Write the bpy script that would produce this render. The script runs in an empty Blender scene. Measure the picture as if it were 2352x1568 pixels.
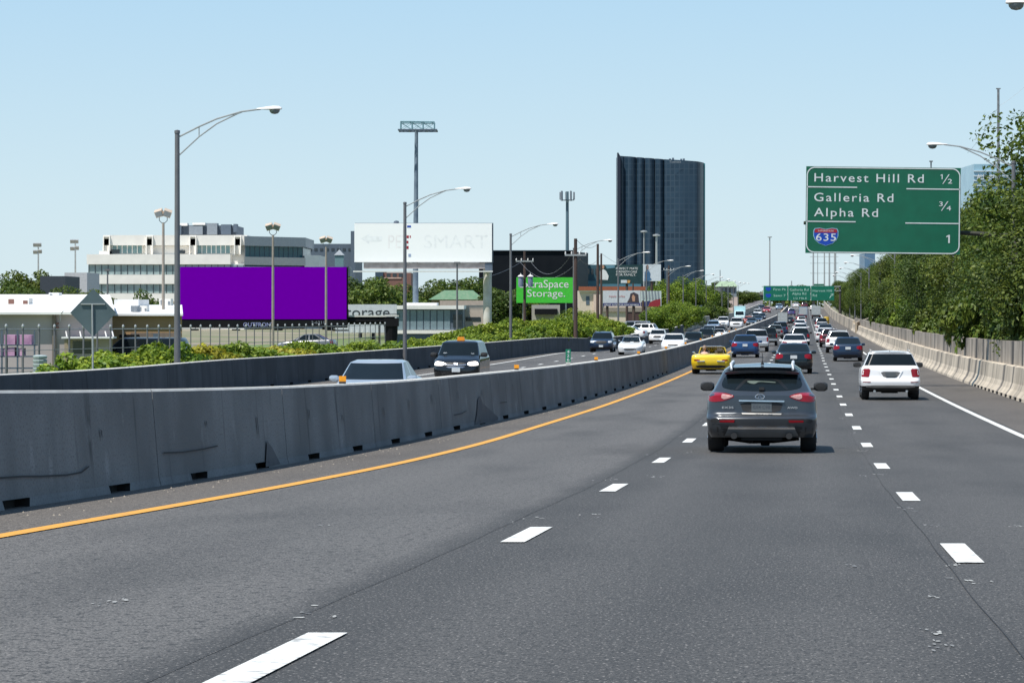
import bpy, bmesh, math, random
import numpy as np
from mathutils import Vector, Matrix
from mathutils.bvhtree import BVHTree
R = math.radians
rnd = random.Random(7)
S = bpy.context.scene
COL = S.collection

# ------------------------------------------------------------------ camera
ZC = 5.0                       # world height of the lens
F = 7000.0                     # focal length in units of a 2352 px wide picture
cam_d = bpy.data.cameras.new('camera'); cam = bpy.data.objects.new('camera', cam_d); COL.objects.link(cam)
cam_d.sensor_width = 36; cam_d.lens = F / 2352 * 36
cam_d.shift_y = -84 / 2352
cam_d.clip_start = 0.5; cam_d.clip_end = 30000
cam.location = (0, 0, ZC); cam.rotation_euler = (R(90), 0, 0)
S.camera = cam
# ------------------------------------------------------------------ light
SUN = Vector((-0.38, -0.34, 1.0)).normalized()
el = math.asin(SUN.z); az = math.atan2(SUN.x, SUN.y)
w = bpy.data.worlds.new("World"); S.world = w; w.use_nodes = True
nt = w.node_tree; bg = nt.nodes['Background']
sky = nt.nodes.new('ShaderNodeTexSky'); sky.sky_type = 'NISHITA'; sky.sun_disc = False
sky.sun_elevation = el; sky.sun_rotation = az % (2 * math.pi)
sky.air_density = 1.0; sky.dust_density = 0.3; sky.ozone_density = 2.0; sky.altitude = 0
EXPO = 0.65
# pale summer haze over the lower sky: a height gradient of the real sky, blended with the Nishita model
tcw = nt.nodes.new('ShaderNodeTexCoord'); sepw = nt.nodes.new('ShaderNodeSeparateXYZ'); rampw = nt.nodes.new('ShaderNodeValToRGB')
nt.links.new(tcw.outputs['Generated'], sepw.inputs[0]); nt.links.new(sepw.outputs[2], rampw.inputs[0])
SK = 0.11; kk = 0.5 / 2**EXPO
st_ = [(0.0, (.655, .80, .865)), (.035, (.60, .775, .875)), (.10, (.46, .69, .88)), (.25, (.31, .54, .80)), (.6, (.18, .33, .58)), (1.0, (.14, .27, .49))]
rampw.color_ramp.elements[0].position = 0; rampw.color_ramp.elements[0].color = (*[c*kk for c in st_[0][1]], 1)
rampw.color_ramp.elements[1].position = 1; rampw.color_ramp.elements[1].color = (*[c*kk for c in st_[-1][1]], 1)
for p_, c_ in st_[1:-1]:
    e_ = rampw.color_ramp.elements.new(p_); e_.color = (*[c*kk for c in c_], 1)
scw = nt.nodes.new('ShaderNodeVectorMath'); scw.operation = 'SCALE'; scw.inputs['Scale'].default_value = 2.0 / SK; nt.links.new(rampw.outputs[0], scw.inputs[0])
mxw = nt.nodes.new('ShaderNodeMix'); mxw.data_type = 'RGBA'; mxw.inputs[0].default_value = .93
nt.links.new(sky.outputs[0], mxw.inputs[6]); nt.links.new(scw.outputs[0], mxw.inputs[7])
nt.links.new(mxw.outputs[2], bg.inputs[0]); bg.inputs[1].default_value = SK
sl = bpy.data.lights.new('sun', 'SUN'); sl.energy = 3.9; sl.angle = R(0.5); sl.color = (1.0, 0.955, 0.88)
so = bpy.data.objects.new('sun', sl); COL.objects.link(so); so.rotation_euler = SUN.to_track_quat('Z', 'Y').to_euler(); so.location = (0, 0, 60)
S.view_settings.view_transform = 'Standard'; S.view_settings.look = 'None'
S.view_settings.exposure = EXPO; S.view_settings.gamma = 1.0

# ------------------------------------------------------------------ helpers
def pchip(tab):
    xs = np.array([a for a, _ in tab], float); ys = np.array([b for _, b in tab], float)
    h = np.diff(xs); d = np.diff(ys) / h; m = np.zeros_like(xs)
    m[0] = d[0]; m[-1] = d[-1]
    for i in range(1, len(xs) - 1):
        if d[i-1] * d[i] > 0:
            w1 = 2*h[i] + h[i-1]; w2 = h[i] + 2*h[i-1]
            m[i] = (w1 + w2) / (w1/d[i-1] + w2/d[i])
    def f(x):
        if x <= xs[0]: return float(ys[0] + m[0]*(x-xs[0]))
        if x >= xs[-1]: return float(ys[-1])
        i = int(np.searchsorted(xs, x)) - 1; i = max(0, min(i, len(h)-1)); t = (x-xs[i])/h[i]
        return float((2*t**3-3*t**2+1)*ys[i] + (t**3-2*t**2+t)*h[i]*m[i] + (-2*t**3+3*t**2)*ys[i+1] + (t**3-t**2)*h[i]*m[i+1])
    return f
hc = pchip([(0, 1.2), (12.7, 1.58), (26, 1.97), (39, 2.32), (51.5, 2.60), (63, 2.80), (75, 2.94), (100, 3.19), (140, 3.5), (175, 3.68),
            (210, 3.79), (300, 3.95), (420, 4.02), (560, 4.02), (700, 3.97), (830, 3.8), (1000, 3.0), (1150, 2.1), (1300, 1.3), (1500, 0.95), (1800, 0.9), (3000, 0.6), (9000, 0.3)])
def zr(Y): return ZC - hc(Y)                       # height of the road surface
def cl(Y): return 0.11 + 0.0965 * (Y - 26)         # the line between left and middle lane
def at(x, y, Y): return Vector(((x-1176)*Y/F, Y, ZC-(y-700)*Y/F))
M_off = pchip([(-10, -5.95), (31, -5.9), (50, -5.88), (70, -5.68), (93, -5.26), (130, -5.0), (3000, -5.0)])
Y_off = pchip([(-10, -4.7), (26, -4.45), (53, -4.12), (70, -4.05), (100, -3.9), (3000, -3.9)])
L_off = pchip([(-10, -17.1), (74, -17.1), (125, -19.9), (175, -19.9), (210, -19.0), (270, -17.8), (350, -16.4), (600, -16.5), (3000, -16.5)])
L_dz = pchip([(0, 0), (240, 0), (300, -.5), (420, -.5), (520, 0), (3000, 0)])
HEAD = math.atan(0.0965)

def tag(o, label=None, cat=None, group=None, kind=None):
    if label: o['label'] = label
    if cat: o['category'] = cat
    if group: o['group'] = group
    if kind: o['kind'] = kind
    return o
def empty(name, loc, label=None, cat=None, group=None, rz=0):
    o = bpy.data.objects.new(name, None); COL.objects.link(o); o.location = loc; o.rotation_euler = (0, 0, rz)
    o.empty_display_size = .3
    return tag(o, label, cat, group)

class MB:
    def __init__(s): s.v = []; s.f = []; s.m = []; s.cur = 0
    def add(s, vs, fs):
        n = len(s.v); s.v += [tuple(a) for a in vs]; s.f += [tuple(i+n for i in f) for f in fs]; s.m += [s.cur]*len(fs); return s
    def box(s, c, d, rz=0, rx=0, ry=0):
        M = Matrix.Rotation(rz, 3, 'Z') @ Matrix.Rotation(rx, 3, 'X') @ Matrix.Rotation(ry, 3, 'Y'); c = Vector(c)
        vs = [c + M @ Vector((sx*d[0]/2, sy*d[1]/2, sz*d[2]/2)) for sx in (-1, 1) for sy in (-1, 1) for sz in (-1, 1)]
        return s.add(vs, [(0,1,3,2), (4,6,7,5), (0,4,5,1), (2,3,7,6), (0,2,6,4), (1,5,7,3)])
    def bx(s, x0, x1, y0, y1, z0, z1): return s.box(((x0+x1)/2, (y0+y1)/2, (z0+z1)/2), (x1-x0, y1-y0, z1-z0))
    def tube(s, pts, rs, n=8, cap=True):
        pts = [Vector(p) for p in pts]
        if not hasattr(rs, '__len__'): rs = [rs]*len(pts)
        vs = []; up = None
        for i, p in enumerate(pts):
            t = (pts[min(i+1, len(pts)-1)] - pts[max(i-1, 0)]).normalized()
            a = Vector((0, 1, 0)) if abs(t.y) < .9 else Vector((1, 0, 0))
            u = t.cross(a).normalized(); v = t.cross(u)
            if up is not None and u.dot(up) < 0: u = -u; v = -v
            up = u
            vs += [p + rs[i]*(math.cos(2*math.pi*k/n)*u + math.sin(2*math.pi*k/n)*v) for k in range(n)]
        fs = [(i*n+k, i*n+(k+1) % n, (i+1)*n+(k+1) % n, (i+1)*n+k) for i in range(len(pts)-1) for k in range(n)]
        if cap: fs += [tuple(range(n))[::-1], tuple(range((len(pts)-1)*n, len(pts)*n))]
        return s.add(vs, fs)
    def prism(s, poly, z0, z1):
        n = len(poly); vs = [(x, y, z0) for x, y in poly] + [(x, y, z1) for x, y in poly]
        return s.add(vs, [tuple(range(n))[::-1], tuple(range(n, 2*n))] + [(i, (i+1) % n, n+(i+1) % n, n+i) for i in range(n)])
    def xz(s, poly, y0, y1):                        # polygon in x,z extruded along y
        n = len(poly); vs = [(x, y0, z) for x, z in poly] + [(x, y1, z) for x, z in poly]
        return s.add(vs, [tuple(range(n)), tuple(range(n, 2*n))[::-1]] + [(i, n+i, n+(i+1) % n, (i+1) % n) for i in range(n)])
    def yz(s, poly, x0, x1):
        n = len(poly); vs = [(x0, y, z) for y, z in poly] + [(x1, y, z) for y, z in poly]
        return s.add(vs, [tuple(range(n)), tuple(range(n, 2*n))[::-1]] + [(i, n+i, n+(i+1) % n, (i+1) % n) for i in range(n)])
    def lathe(s, prof, c=(0, 0, 0), axis='Z', n=20):
        c = Vector(c); vs = []
        for r, h in prof:
            for k in range(n):
                a = 2*math.pi*k/n; x, y = r*math.cos(a), r*math.sin(a)
                vs.append(c + (Vector((x, y, h)) if axis == 'Z' else Vector((h, x, y)) if axis == 'X' else Vector((x, h, y))))
        fs = [(i*n+k, i*n+(k+1) % n, (i+1)*n+(k+1) % n, (i+1)*n+k) for i in range(len(prof)-1) for k in range(n)]
        return s.add(vs, fs)
    def mesh(s, name, mats, smooth=False, o=(0, 0, 0), fix=True):
        me = bpy.data.meshes.new(name)
        me.from_pydata([(a[0]-o[0], a[1]-o[1], a[2]-o[2]) for a in s.v], [], s.f)
        if not isinstance(mats, (list, tuple)): mats = [mats]
        for m in mats: me.materials.append(m)
        me.polygons.foreach_set('material_index', s.m)
        if fix:
            bm = bmesh.new(); bm.from_mesh(me); bmesh.ops.recalc_face_normals(bm, faces=bm.faces); bm.to_mesh(me); bm.free()
        if smooth:
            me.polygons.foreach_set('use_smooth', [True]*len(me.polygons))
            try: me.set_sharp_from_angle(angle=R(42))
            except Exception: pass
        me.update(); return me
    def build(s, name, mats, parent=None, smooth=False, fix=True):
        """world coordinates in; with a parent (an Empty) the mesh is stored relative to it"""
        if parent is not None:
            g = parent; o = Vector(g.location)
            while g.parent: g = g.parent; o = o + Vector(g.location)
        else: o = Vector((0, 0, 0))
        me = s.mesh(name, mats, smooth, o, fix); ob = bpy.data.objects.new(name, me); COL.objects.link(ob)
        if parent is not None: ob.parent = parent
        return ob
    def local(s, name, mats, parent, smooth=False):
        me = s.mesh(name, mats, smooth); ob = bpy.data.objects.new(name, me); COL.objects.link(ob); ob.parent = parent; return ob

_dg = None
def text_verts(txt, bold=False, spacing=1.0):
    c = bpy.data.curves.new('t', 'FONT'); c.body = txt; c.size = 1; c.space_character = spacing; c.resolution_u = 3
    c.offset = 0.004 if bold else 0
    o = bpy.data.objects.new('t', c); COL.objects.link(o)
    dg = bpy.context.evaluated_depsgraph_get(); dg.update()
    me = bpy.data.meshes.new_from_object(o.evaluated_get(dg))
    v = [tuple(p.co) for p in me.vertices]; f = [tuple(p.vertices) for p in me.polygons]
    bpy.data.objects.remove(o); bpy.data.curves.remove(c); bpy.data.meshes.remove(me)
    return v, f
def text_box(mb, txt, x0, x1, z0, caph, y, bold=True, spacing=1.0, flip=False):
    """letters in a vertical plane facing -y: from x0 to x1, baseline z0, capital height caph"""
    v, f = text_verts(txt, bold, spacing)
    if not v: return
    xs = [a[0] for a in v]; a, b = min(xs), max(xs); k = (x1-x0)/(b-a); kz = caph/0.73
    if flip: mb.add([(x1-(p[0]-a)*k, y, z0+p[1]*kz) for p in v], f)
    else: mb.add([(x0+(p[0]-a)*k, y, z0+p[1]*kz) for p in v], f)

# ------------------------------------------------------------------ materials
def _n(nt, t, **kw):
    n = nt.nodes.new(t)
    for k, v in kw.items(): setattr(n, k, v)
    return n
def shiny(c): return c
def noise_mix(nt, c1, c2, scale, detail=4, lo=.35, hi=.65, coord='Object', stretch=(1, 1, 1), src=None):
    tc = _n(nt, 'ShaderNodeTexCoord'); mp = _n(nt, 'ShaderNodeMapping'); mp.inputs['Scale'].default_value = stretch
    nt.links.new(tc.outputs[coord], mp.inputs[0])
    nz = _n(nt, 'ShaderNodeTexNoise'); nz.inputs['Scale'].default_value = scale; nz.inputs['Detail'].default_value = detail
    nt.links.new(mp.outputs[0], nz.inputs['Vector'])
    mr = _n(nt, 'ShaderNodeMapRange'); mr.inputs[1].default_value = lo; mr.inputs[2].default_value = hi
    nt.links.new(nz.outputs[0], mr.inputs[0])
    mx = _n(nt, 'ShaderNodeMix', data_type='RGBA')
    nt.links.new(mr.outputs[0], mx.inputs[0])
    for i, c in ((6, c1), (7, c2)):
        if hasattr(c, 'links'): nt.links.new(c, mx.inputs[i])
        else: mx.inputs[i].default_value = (*c, 1)
    return mx.outputs[2]
def mat(name, c, rough=.6, metal=0, coat=0, c2=None, scale=3, lo=.35, hi=.65, stretch=(1, 1, 1), emit=0, spec=.5, bump=0, detail=4, trans=0):
    m = bpy.data.materials.new(name); m.use_nodes = True; nt = m.node_tree; b = nt.nodes['Principled BSDF']
    b.inputs['Roughness'].default_value = rough; b.inputs['Metallic'].default_value = metal
    b.inputs['Coat Weight'].default_value = coat; b.inputs['Coat Roughness'].default_value = .05
    b.inputs['Specular IOR Level'].default_value = spec
    if c2 is None: c2 = tuple(x*.88 for x in c)
    o = noise_mix(nt, c, c2, scale, detail, lo, hi, stretch=stretch)
    nt.links.new(o, b.inputs['Base Color'])
    if emit: b.inputs['Emission Color'].default_value = (*c, 1); b.inputs['Emission Strength'].default_value = emit
    if bump:
        nz = _n(nt, 'ShaderNodeTexNoise'); nz.inputs['Scale'].default_value = scale*6; nz.inputs['Detail'].default_value = 5
        bp = _n(nt, 'ShaderNodeBump'); bp.inputs['Strength'].default_value = bump; bp.inputs['Distance'].default_value = .02
        nt.links.new(nz.outputs[0], bp.inputs['Height']); nt.links.new(bp.outputs[0], b.inputs['Normal'])
    return m

def asphalt_mat(name, base, light, speck=.5, band=True):
    m = bpy.data.materials.new(name); m.use_nodes = True; nt = m.node_tree; b = nt.nodes['Principled BSDF']
    b.inputs['Roughness'].default_value = .75; b.inputs['Specular IOR Level'].default_value = .4
    big = noise_mix(nt, base, light, .12, 5, .3, .7, 'UV', (1, .12, 1))       # long soft streaks along the lanes
    pat = noise_mix(nt, big, tuple(x*.55 for x in base), .55, 7, .48, .78, 'UV', (1, .22, 1))
    # wheel paths and lane to lane differences from the distance across the road (UV x)
    if band:
        uv = _n(nt, 'ShaderNodeTexCoord'); sp = _n(nt, 'ShaderNodeSeparateXYZ'); nt.links.new(uv.outputs['UV'], sp.inputs[0])
        nz = _n(nt, 'ShaderNodeTexNoise'); nz.inputs['Scale'].default_value = .5; nt.links.new(uv.outputs['UV'], nz.inputs['Vector'])
        ad = _n(nt, 'ShaderNodeMath', operation='MULTIPLY_ADD'); nt.links.new(nz.outputs[0], ad.inputs[0]); ad.inputs[1].default_value = .35; nt.links.new(sp.outputs[0], ad.inputs[2])
        mr = _n(nt, 'ShaderNodeMapRange'); nt.links.new(ad.outputs[0], mr.inputs[0]); mr.inputs[1].default_value = -24; mr.inputs[2].default_value = 12
        cr = _n(nt, 'ShaderNodeValToRGB'); nt.links.new(mr.outputs[0], cr.inputs[0])
        E = cr.color_ramp; p = lambda off: (off + 24) / 36
        stops = [(-20, 1.2), (-4.2, 1.3), (-3.4, 1.25), (-2.9, 1.38), (-2.0, 1.2), (-1.1, 1.38), (-.42, 1.28), (-.34, .62), (.35, .66), (.9, .88), (1.8, .62), (2.75, .88), (3.4, .64), (3.56, .74), (4.6, .92), (5.4, .74), (6.3, .94), (7.2, .82), (11, 1.0)]
        while len(E.elements) > 1: E.elements.remove(E.elements[-1])
        E.elements[0].position = p(stops[0][0]); v = stops[0][1]*.5; E.elements[0].color = (v, v, v, 1)
        for s_, v in stops[1:]:
            e = E.elements.new(p(s_)); v *= .5; e.color = (v, v, v, 1)
        mu = _n(nt, 'ShaderNodeMix', data_type='RGBA', blend_type='MULTIPLY'); mu.inputs[0].default_value = 1
        nt.links.new(pat, mu.inputs[6]); nt.links.new(cr.outputs[0], mu.inputs[7])
        sc = _n(nt, 'ShaderNodeVectorMath', operation='SCALE'); sc.inputs['Scale'].default_value = 2.0; nt.links.new(mu.outputs[2], sc.inputs[0]); pat = sc.outputs[0]
    # aggregate: fine dark and light stones
    g0 = noise_mix(nt, pat, tuple(x*.5 for x in base), 14, 4, .52, .66, 'UV', (1, .7, 1))
    g1 = noise_mix(nt, g0, tuple(x*.25 for x in base), 62, 3, .5, .62, 'UV', (1, .6, 1))
    g2 = noise_mix(nt, g1, tuple(min(1, x*2.1) for x in light), 48, 2, .60, .70, 'UV', (1, .6, 1))
    nt.links.new(g2, b.inputs['Base Color'])
    tc = _n(nt, 'ShaderNodeTexCoord'); nz = _n(nt, 'ShaderNodeTexNoise'); nz.inputs['Scale'].default_value = 30; nz.inputs['Detail'].default_value = 3
    nt.links.new(tc.outputs['UV'], nz.inputs['Vector'])
    bp = _n(nt, 'ShaderNodeBump'); bp.inputs['Strength'].default_value = .5; bp.inputs['Distance'].default_value = .01
    nt.links.new(nz.outputs[0], bp.inputs['Height']); nt.links.new(bp.outputs[0], b.inputs['Normal'])
    return m

def concrete_mat(name, c, stain, band=None, streak=.66, vf=1.0, vy=.10):
    """weathered concrete with run-down streaks; UV x = metres along, y = metres up"""
    m = bpy.data.materials.new(name); m.use_nodes = True; nt = m.node_tree; b = nt.nodes['Principled BSDF']
    b.inputs['Roughness'].default_value = .85; b.inputs['Specular IOR Level'].default_value = .2
    a = noise_mix(nt, tuple(x*1.18 for x in c), tuple(x*.78 for x in c), .45, 7, .38, .62, 'UV')
    s = noise_mix(nt, a, stain, .9*vf, 6, .52, streak+.04, 'UV', (1, vy, 1))
    if band: s = noise_mix(nt, s, band, .42, 5, .52, .60, 'UV', (1, .09, 1))
    s2 = noise_mix(nt, s, tuple(x*.5 for x in stain), 2.6*vf, 4, .62, .74, 'UV', (1, vy*1.2, 1))
    s2 = noise_mix(nt, s2, tuple(min(1, x*1.45) for x in c), 1.7, 6, .62, .74, 'UV', (1, .6, 1))
    s3 = noise_mix(nt, s2, tuple(x*.6 for x in c), 30, 4, .5, .75, 'UV')
    nt.links.new(s3, b.inputs['Base Color'])
    return m

def leaf_mat(name, c1, c2, c3):
    m = bpy.data.materials.new(name); m.use_nodes = True; nt = m.node_tree; b = nt.nodes['Principled BSDF']
    b.inputs['Roughness'].default_value = .55; b.inputs['Specular IOR Level'].default_value = .35
    a = noise_mix(nt, c1, c2, .55, 3, .4, .62)
    g = _n(nt, 'ShaderNodeNewGeometry'); oi = _n(nt, 'ShaderNodeObjectInfo')
    mr = _n(nt, 'ShaderNodeMapRange'); nt.links.new(g.outputs['Random Per Island'], mr.inputs[0]); mr.inputs[1].default_value = .45; mr.inputs[2].default_value = 1.0
    mx = _n(nt, 'ShaderNodeMix', data_type='RGBA'); nt.links.new(mr.outputs[0], mx.inputs[0]); nt.links.new(a, mx.inputs[6]); mx.inputs[7].default_value = (*c3, 1)
    hs = _n(nt, 'ShaderNodeHueSaturation'); nt.links.new(mx.outputs[2], hs.inputs['Color'])
    m2 = _n(nt, 'ShaderNodeMapRange'); nt.links.new(oi.outputs['Random'], m2.inputs[0]); m2.inputs[3].default_value = .75; m2.inputs[4].default_value = 1.2
    nt.links.new(m2.outputs[0], hs.inputs['Value'])
    m3 = _n(nt, 'ShaderNodeMapRange'); nt.links.new(oi.outputs['Random'], m3.inputs[0]); m3.inputs[3].default_value = .515; m3.inputs[4].default_value = .485
    nt.links.new(m3.outputs[0], hs.inputs['Hue'])
    nt.links.new(hs.outputs[0], b.inputs['Base Color'])
    tr = _n(nt, 'ShaderNodeBsdfTranslucent'); nt.links.new(hs.outputs[0], tr.inputs[0])
    ms = _n(nt, 'ShaderNodeMixShader'); ms.inputs[0].default_value = .3
    nt.links.new(b.outputs[0], ms.inputs[1]); nt.links.new(tr.outputs[0], ms.inputs[2]); nt.links.new(ms.outputs[0], nt.nodes['Material Output'].inputs[0])
    return m

M = {}
M['asphalt'] = asphalt_mat('asphalt', (.082, .078, .074), (.109, .103, .097))
M['shoulder'] = asphalt_mat('shoulder_asphalt', (.11, .096, .083), (.14, .124, .108), band=False)
M['old_concrete'] = asphalt_mat('old_road_concrete', (.20, .19, .17), (.28, .26, .24), band=False)
M['white_line'] = mat('white_line_paint', (.66, .66, .63), .6, c2=(.30, .30, .29), scale=9, lo=.56, hi=.68, detail=7)
M['worn_line'] = mat('worn_line_paint', (.38, .38, .36), .7, c2=(.12, .12, .12), scale=9, lo=.4, hi=.6)
M['yellow_line'] = mat('yellow_line_paint', (.64, .31, .035), .6, c2=(.36, .19, .06), scale=6, lo=.55, hi=.72, detail=7)
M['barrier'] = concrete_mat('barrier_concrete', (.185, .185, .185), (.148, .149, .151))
M['barrier_top'] = mat('barrier_top_concrete', (.62, .60, .55), .8, c2=(.5, .48, .44), scale=2)  # much paler than the faces: sun-and-shade contrast put into the colours
M['barrier_far'] = concrete_mat('dark_barrier_concrete', (.065, .07, .08), (.04, .043, .048))  # shade on the left wall's face put into a darker concrete
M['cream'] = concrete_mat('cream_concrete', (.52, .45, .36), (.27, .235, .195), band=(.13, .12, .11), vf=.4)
M['greywall'] = concrete_mat('grey_wall_concrete', (.36, .315, .265), (.22, .195, .17), band=(.06, .058, .058), vf=.35, vy=.4)
M['void'] = mat('black_recess', (.01, .01, .01), .9)  # dark inside the drain slots, put into a black colour
M['soot'] = mat('tyre_scuff', (.05, .045, .04), .9)
M['steel'] = mat('weathered_steel', (.26, .27, .28), .5, .4, c2=(.18, .19, .20), scale=4)
M['galv'] = mat('galvanised_steel', (.46, .47, .46), .45, .5)
M['pole_grey'] = mat('pole_grey', (.17, .17, .18), .55, .3)
M['wood'] = mat('brown_pole_wood', (.09, .055, .045), .85, c2=(.05, .032, .028), scale=5, stretch=(1, 1, .1))
M['lampwhite'] = mat('lamp_housing', (.72, .71, .70), .4)
M['lampglass'] = mat('lamp_lens', (.16, .19, .2), .15, spec=.8)
M['green_sign'] = mat('green_sign_sheet', (.003, .118, .062), .45, c2=(.003, .10, .052), scale=1.5)
M['green_pale'] = mat('pale_green_edge', (.35, .62, .52), .5)
M['sign_white'] = mat('sign_white', (.66, .70, .70), .5)
M['sign_blue'] = mat('sign_blue', (.006, .06, .42), .45)
M['sign_red'] = mat('sign_red', (.38, .015, .03), .45)
M['sign_back'] = mat('sign_back_metal', (.10, .14, .155), .5, .3, c2=(.075, .11, .12), scale=1.2)
M['purple'] = mat('purple_vinyl', (.155, .0, .37), 1, c2=(.15, .0, .36), spec=0)
M['board_white'] = mat('white_vinyl', (.93, .93, .93), .8, c2=(.92, .92, .92))
M['black'] = mat('black_metal', (.008, .008, .010), .6, spec=.15)
M['green_board'] = mat('bright_green_vinyl', (.055, .50, .035), .5)
M['orange'] = mat('orange_reflector', (.95, .36, .01), .4)
M['white_stone'] = mat('white_stone', (.82, .79, .73), .7, c2=(.75, .72, .67), scale=.5)
M['white_roof'] = mat('white_membrane_roof', (.80, .79, .77), .6, c2=(.68, .67, .66), scale=.4)
M['mauve_wall'] = mat('mauve_wall', (.40, .35, .35), .8, c2=(.33, .29, .30), scale=.4)
M['tan_wall'] = mat('tan_wall', (.40, .25, .12), .8, c2=(.34, .21, .10), scale=.5)
M['teal_glass'] = mat('teal_window_glass', (.13, .24, .25), .2, c2=(.20, .30, .30), scale=.9, spec=.9)
M['pale_glass'] = mat('pale_window_glass', (.30, .38, .38), .25, c2=(.20, .27, .27), scale=.9, spec=.7)
M['dark_glass'] = mat('dark_window_glass', (.02, .03, .04), .1, spec=.8)
M['grey_panel'] = mat('grey_panel', (.22, .25, .28), .6)
M['blue_grey'] = mat('blue_grey_panel', (.09, .12, .16), .6)
M['brick'] = mat('red_brown_brick', (.20, .10, .08), .8)
M['bark'] = mat('bark', (.09, .075, .06), .9, c2=(.05, .04, .035), scale=5)
M['leaf_dark'] = leaf_mat('dark_leaves', (.034, .062, .010), (.068, .110, .013), (.14, .18, .025))
M['leaf_mid'] = leaf_mat('mid_leaves', (.038, .078, .010), (.076, .128, .014), (.15, .195, .025))
M['leaf_light'] = leaf_mat('light_leaves', (.10, .185, .014), (.19, .28, .02), (.32, .40, .035))
M['leaf_vine'] = leaf_mat('vine_leaves', (.075, .14, .012), (.17, .24, .018), (.30, .37, .03))
M['leaf_yellow'] = leaf_mat('yellow_leaves', (.22, .23, .02), (.32, .26, .02), (.42, .42, .03))
M['grass'] = mat('grass', (.09, .16, .04), .9, c2=(.16, .17, .07), scale=.15, detail=6)
# ================================================================== THE SETTING
def ys_list(a, b):
    out = []; y = a
    while y < b: out.append(y); y += max(1.0, min(12.0, abs(y)*.02))
    return out + [b]
def fn(o): return o if callable(o) else (lambda Y: o)
def ribbon(name, o0, o1, a, b, dz, m, n=1, parent=None, step=None):
    o0, o1 = fn(o0), fn(o1); Ys = ys_list(a, b) if step is None else list(np.arange(a, b, step)) + [b]
    me = bpy.data.meshes.new(name); v = []; uv = []; f = []
    for Y in Ys:
        for k in range(n+1):
            o = o0(Y) + (o1(Y)-o0(Y))*k/n
            v.append((cl(Y)+o, Y, zr(Y) + dz + (L_dz(Y)*min(1, max(0, (-o-6)/3)) if o < -6 else 0))); uv.append((o, Y))
    for i in range(len(Ys)-1):
        for k in range(n): q = i*(n+1)+k; f.append((q, q+1, q+n+2, q+n+1))
    me.from_pydata(v, [], f); me.materials.append(m); ul = me.uv_layers.new(name='UVMap')
    ul.data.foreach_set('uv', [c for l in me.loops for c in uv[l.vertex_index]])
    o = bpy.data.objects.new(name, me); COL.objects.link(o)
    if parent: o.parent = parent
    return o
# ground as one sheet to the horizon
gx = [-6000, -2500, -1000, -500, -250, -120, -60, -30, 0, 30, 60, 120, 250, 500, 1000, 2500, 6000]
gy = ys_list(-30, 1300) + [1350, 1400, 1500, 1650, 1800, 2200, 3000, 4500, 7000, 12000, 20000]
mb = MB(); nx = len(gx)
for Y in gy:
    for x in gx:
        inroad = -24 < (x-cl(Y)) < 12
        mb.v.append((cl(Y)+x, Y, zr(Y) - .05 + L_dz(Y)*(1 if x <= -20 else 0) - (.9 if abs(x) < 40 else 0)*0))
for i in range(len(gy)-1):
    for k in range(nx-1):
        q = i*nx+k; mb.f.append((q, q+1, q+nx+1, q+nx)); mb.m.append(0)
g = mb.build('ground', mat('ground_dirt_grass', (.13, .15, .07), .95, c2=(.24, .20, .15), scale=.06, detail=8), fix=False); tag(g, kind='structure')
g.location.z = -.62          # the road stands on a shallow bank
hw = ribbon('highway', lambda Y: L_off(Y)-.3, 9.9, -20, 2600, 0, M['asphalt'], 24); tag(hw, kind='structure')
tag(ribbon('road_shoulder', lambda Y: M_off(Y)-.1, lambda Y: Y_off(Y)-.12, -20, 1500, .004, M['shoulder'], 2), kind='structure')
tag(ribbon('road_shoulder', 7.25, 9.85, -20, 1500, .004, M['shoulder'], 2), kind='structure')
tag(ribbon('road_shoulder', lambda Y: L_off(Y)-.1, -17.45, 90, 330, .004, M['shoulder'], 2), kind='structure')
tag(ribbon('road_verge', -60, lambda Y: L_off(Y)-.35, -20, 900, -.04, M['grass'], 8), kind='structure')
tag(ribbon('road_verge', 10.3, 60, -20, 900, -.04, mat('dark_soil', (.06, .06, .03), .95, c2=(.10, .09, .05), scale=.3), 8), kind='structure')  # plain dark soil on the right verge
# pale concrete bridge joint across the road far up the hill
tag(ribbon('bridge_deck', -16.2, 9.8, 1235, 1420, .012, M['old_concrete'], 2), kind='structure')
# painted lines
E_ = dict(kind='structure')
tag(ribbon('yellow_edge_line', lambda Y: Y_off(Y)-.1, lambda Y: Y_off(Y)+.1, -20, 1230, .009, M['yellow_line']), **E_)
tag(ribbon('white_edge_line', 6.98, 7.15, -20, 1230, .009, M['white_line']), **E_)
tag(ribbon('white_edge_line', -17.4, -17.2, 90, 330, .009, M['white_line']), **E_)
tag(ribbon('yellow_edge_line', lambda Y: M_off(Y)-1.75, lambda Y: M_off(Y)-1.6, 150, 1230, .009, M['yellow_line']), **E_)
def dashes(name, off, start, n, wd=.2, ln=2.75, m=None):
    mb = MB()
    for k in range(n):
        Y0 = start + 12.19*k - ln/2
        q = rnd.uniform(-.02, .02)
        for j in range(2):
            a, b = Y0 + j*ln/2, Y0+(j+1)*ln/2
            dz = lambda Y: zr(Y)+.009+(L_dz(Y) if off < -6 else 0)
            mb.add([(cl(a)+off-wd/2+q, a, dz(a)), (cl(a)+off+wd/2+q, a, dz(a)), (cl(b)+off+wd/2+q, b, dz(b)), (cl(b)+off-wd/2+q, b, dz(b))], [(0, 1, 2, 3)])
    return tag(mb.build(name, m or M['white_line']), kind='structure')
dashes('lane_dashes', 0, 14.0 - 12.19, 99); dashes('lane_dashes', 3.59, 23.2 - 12.19, 98)
dashes('lane_dashes', -14.3, 21, 96); dashes('lane_dashes', -10.7, 25, 96)
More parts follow.
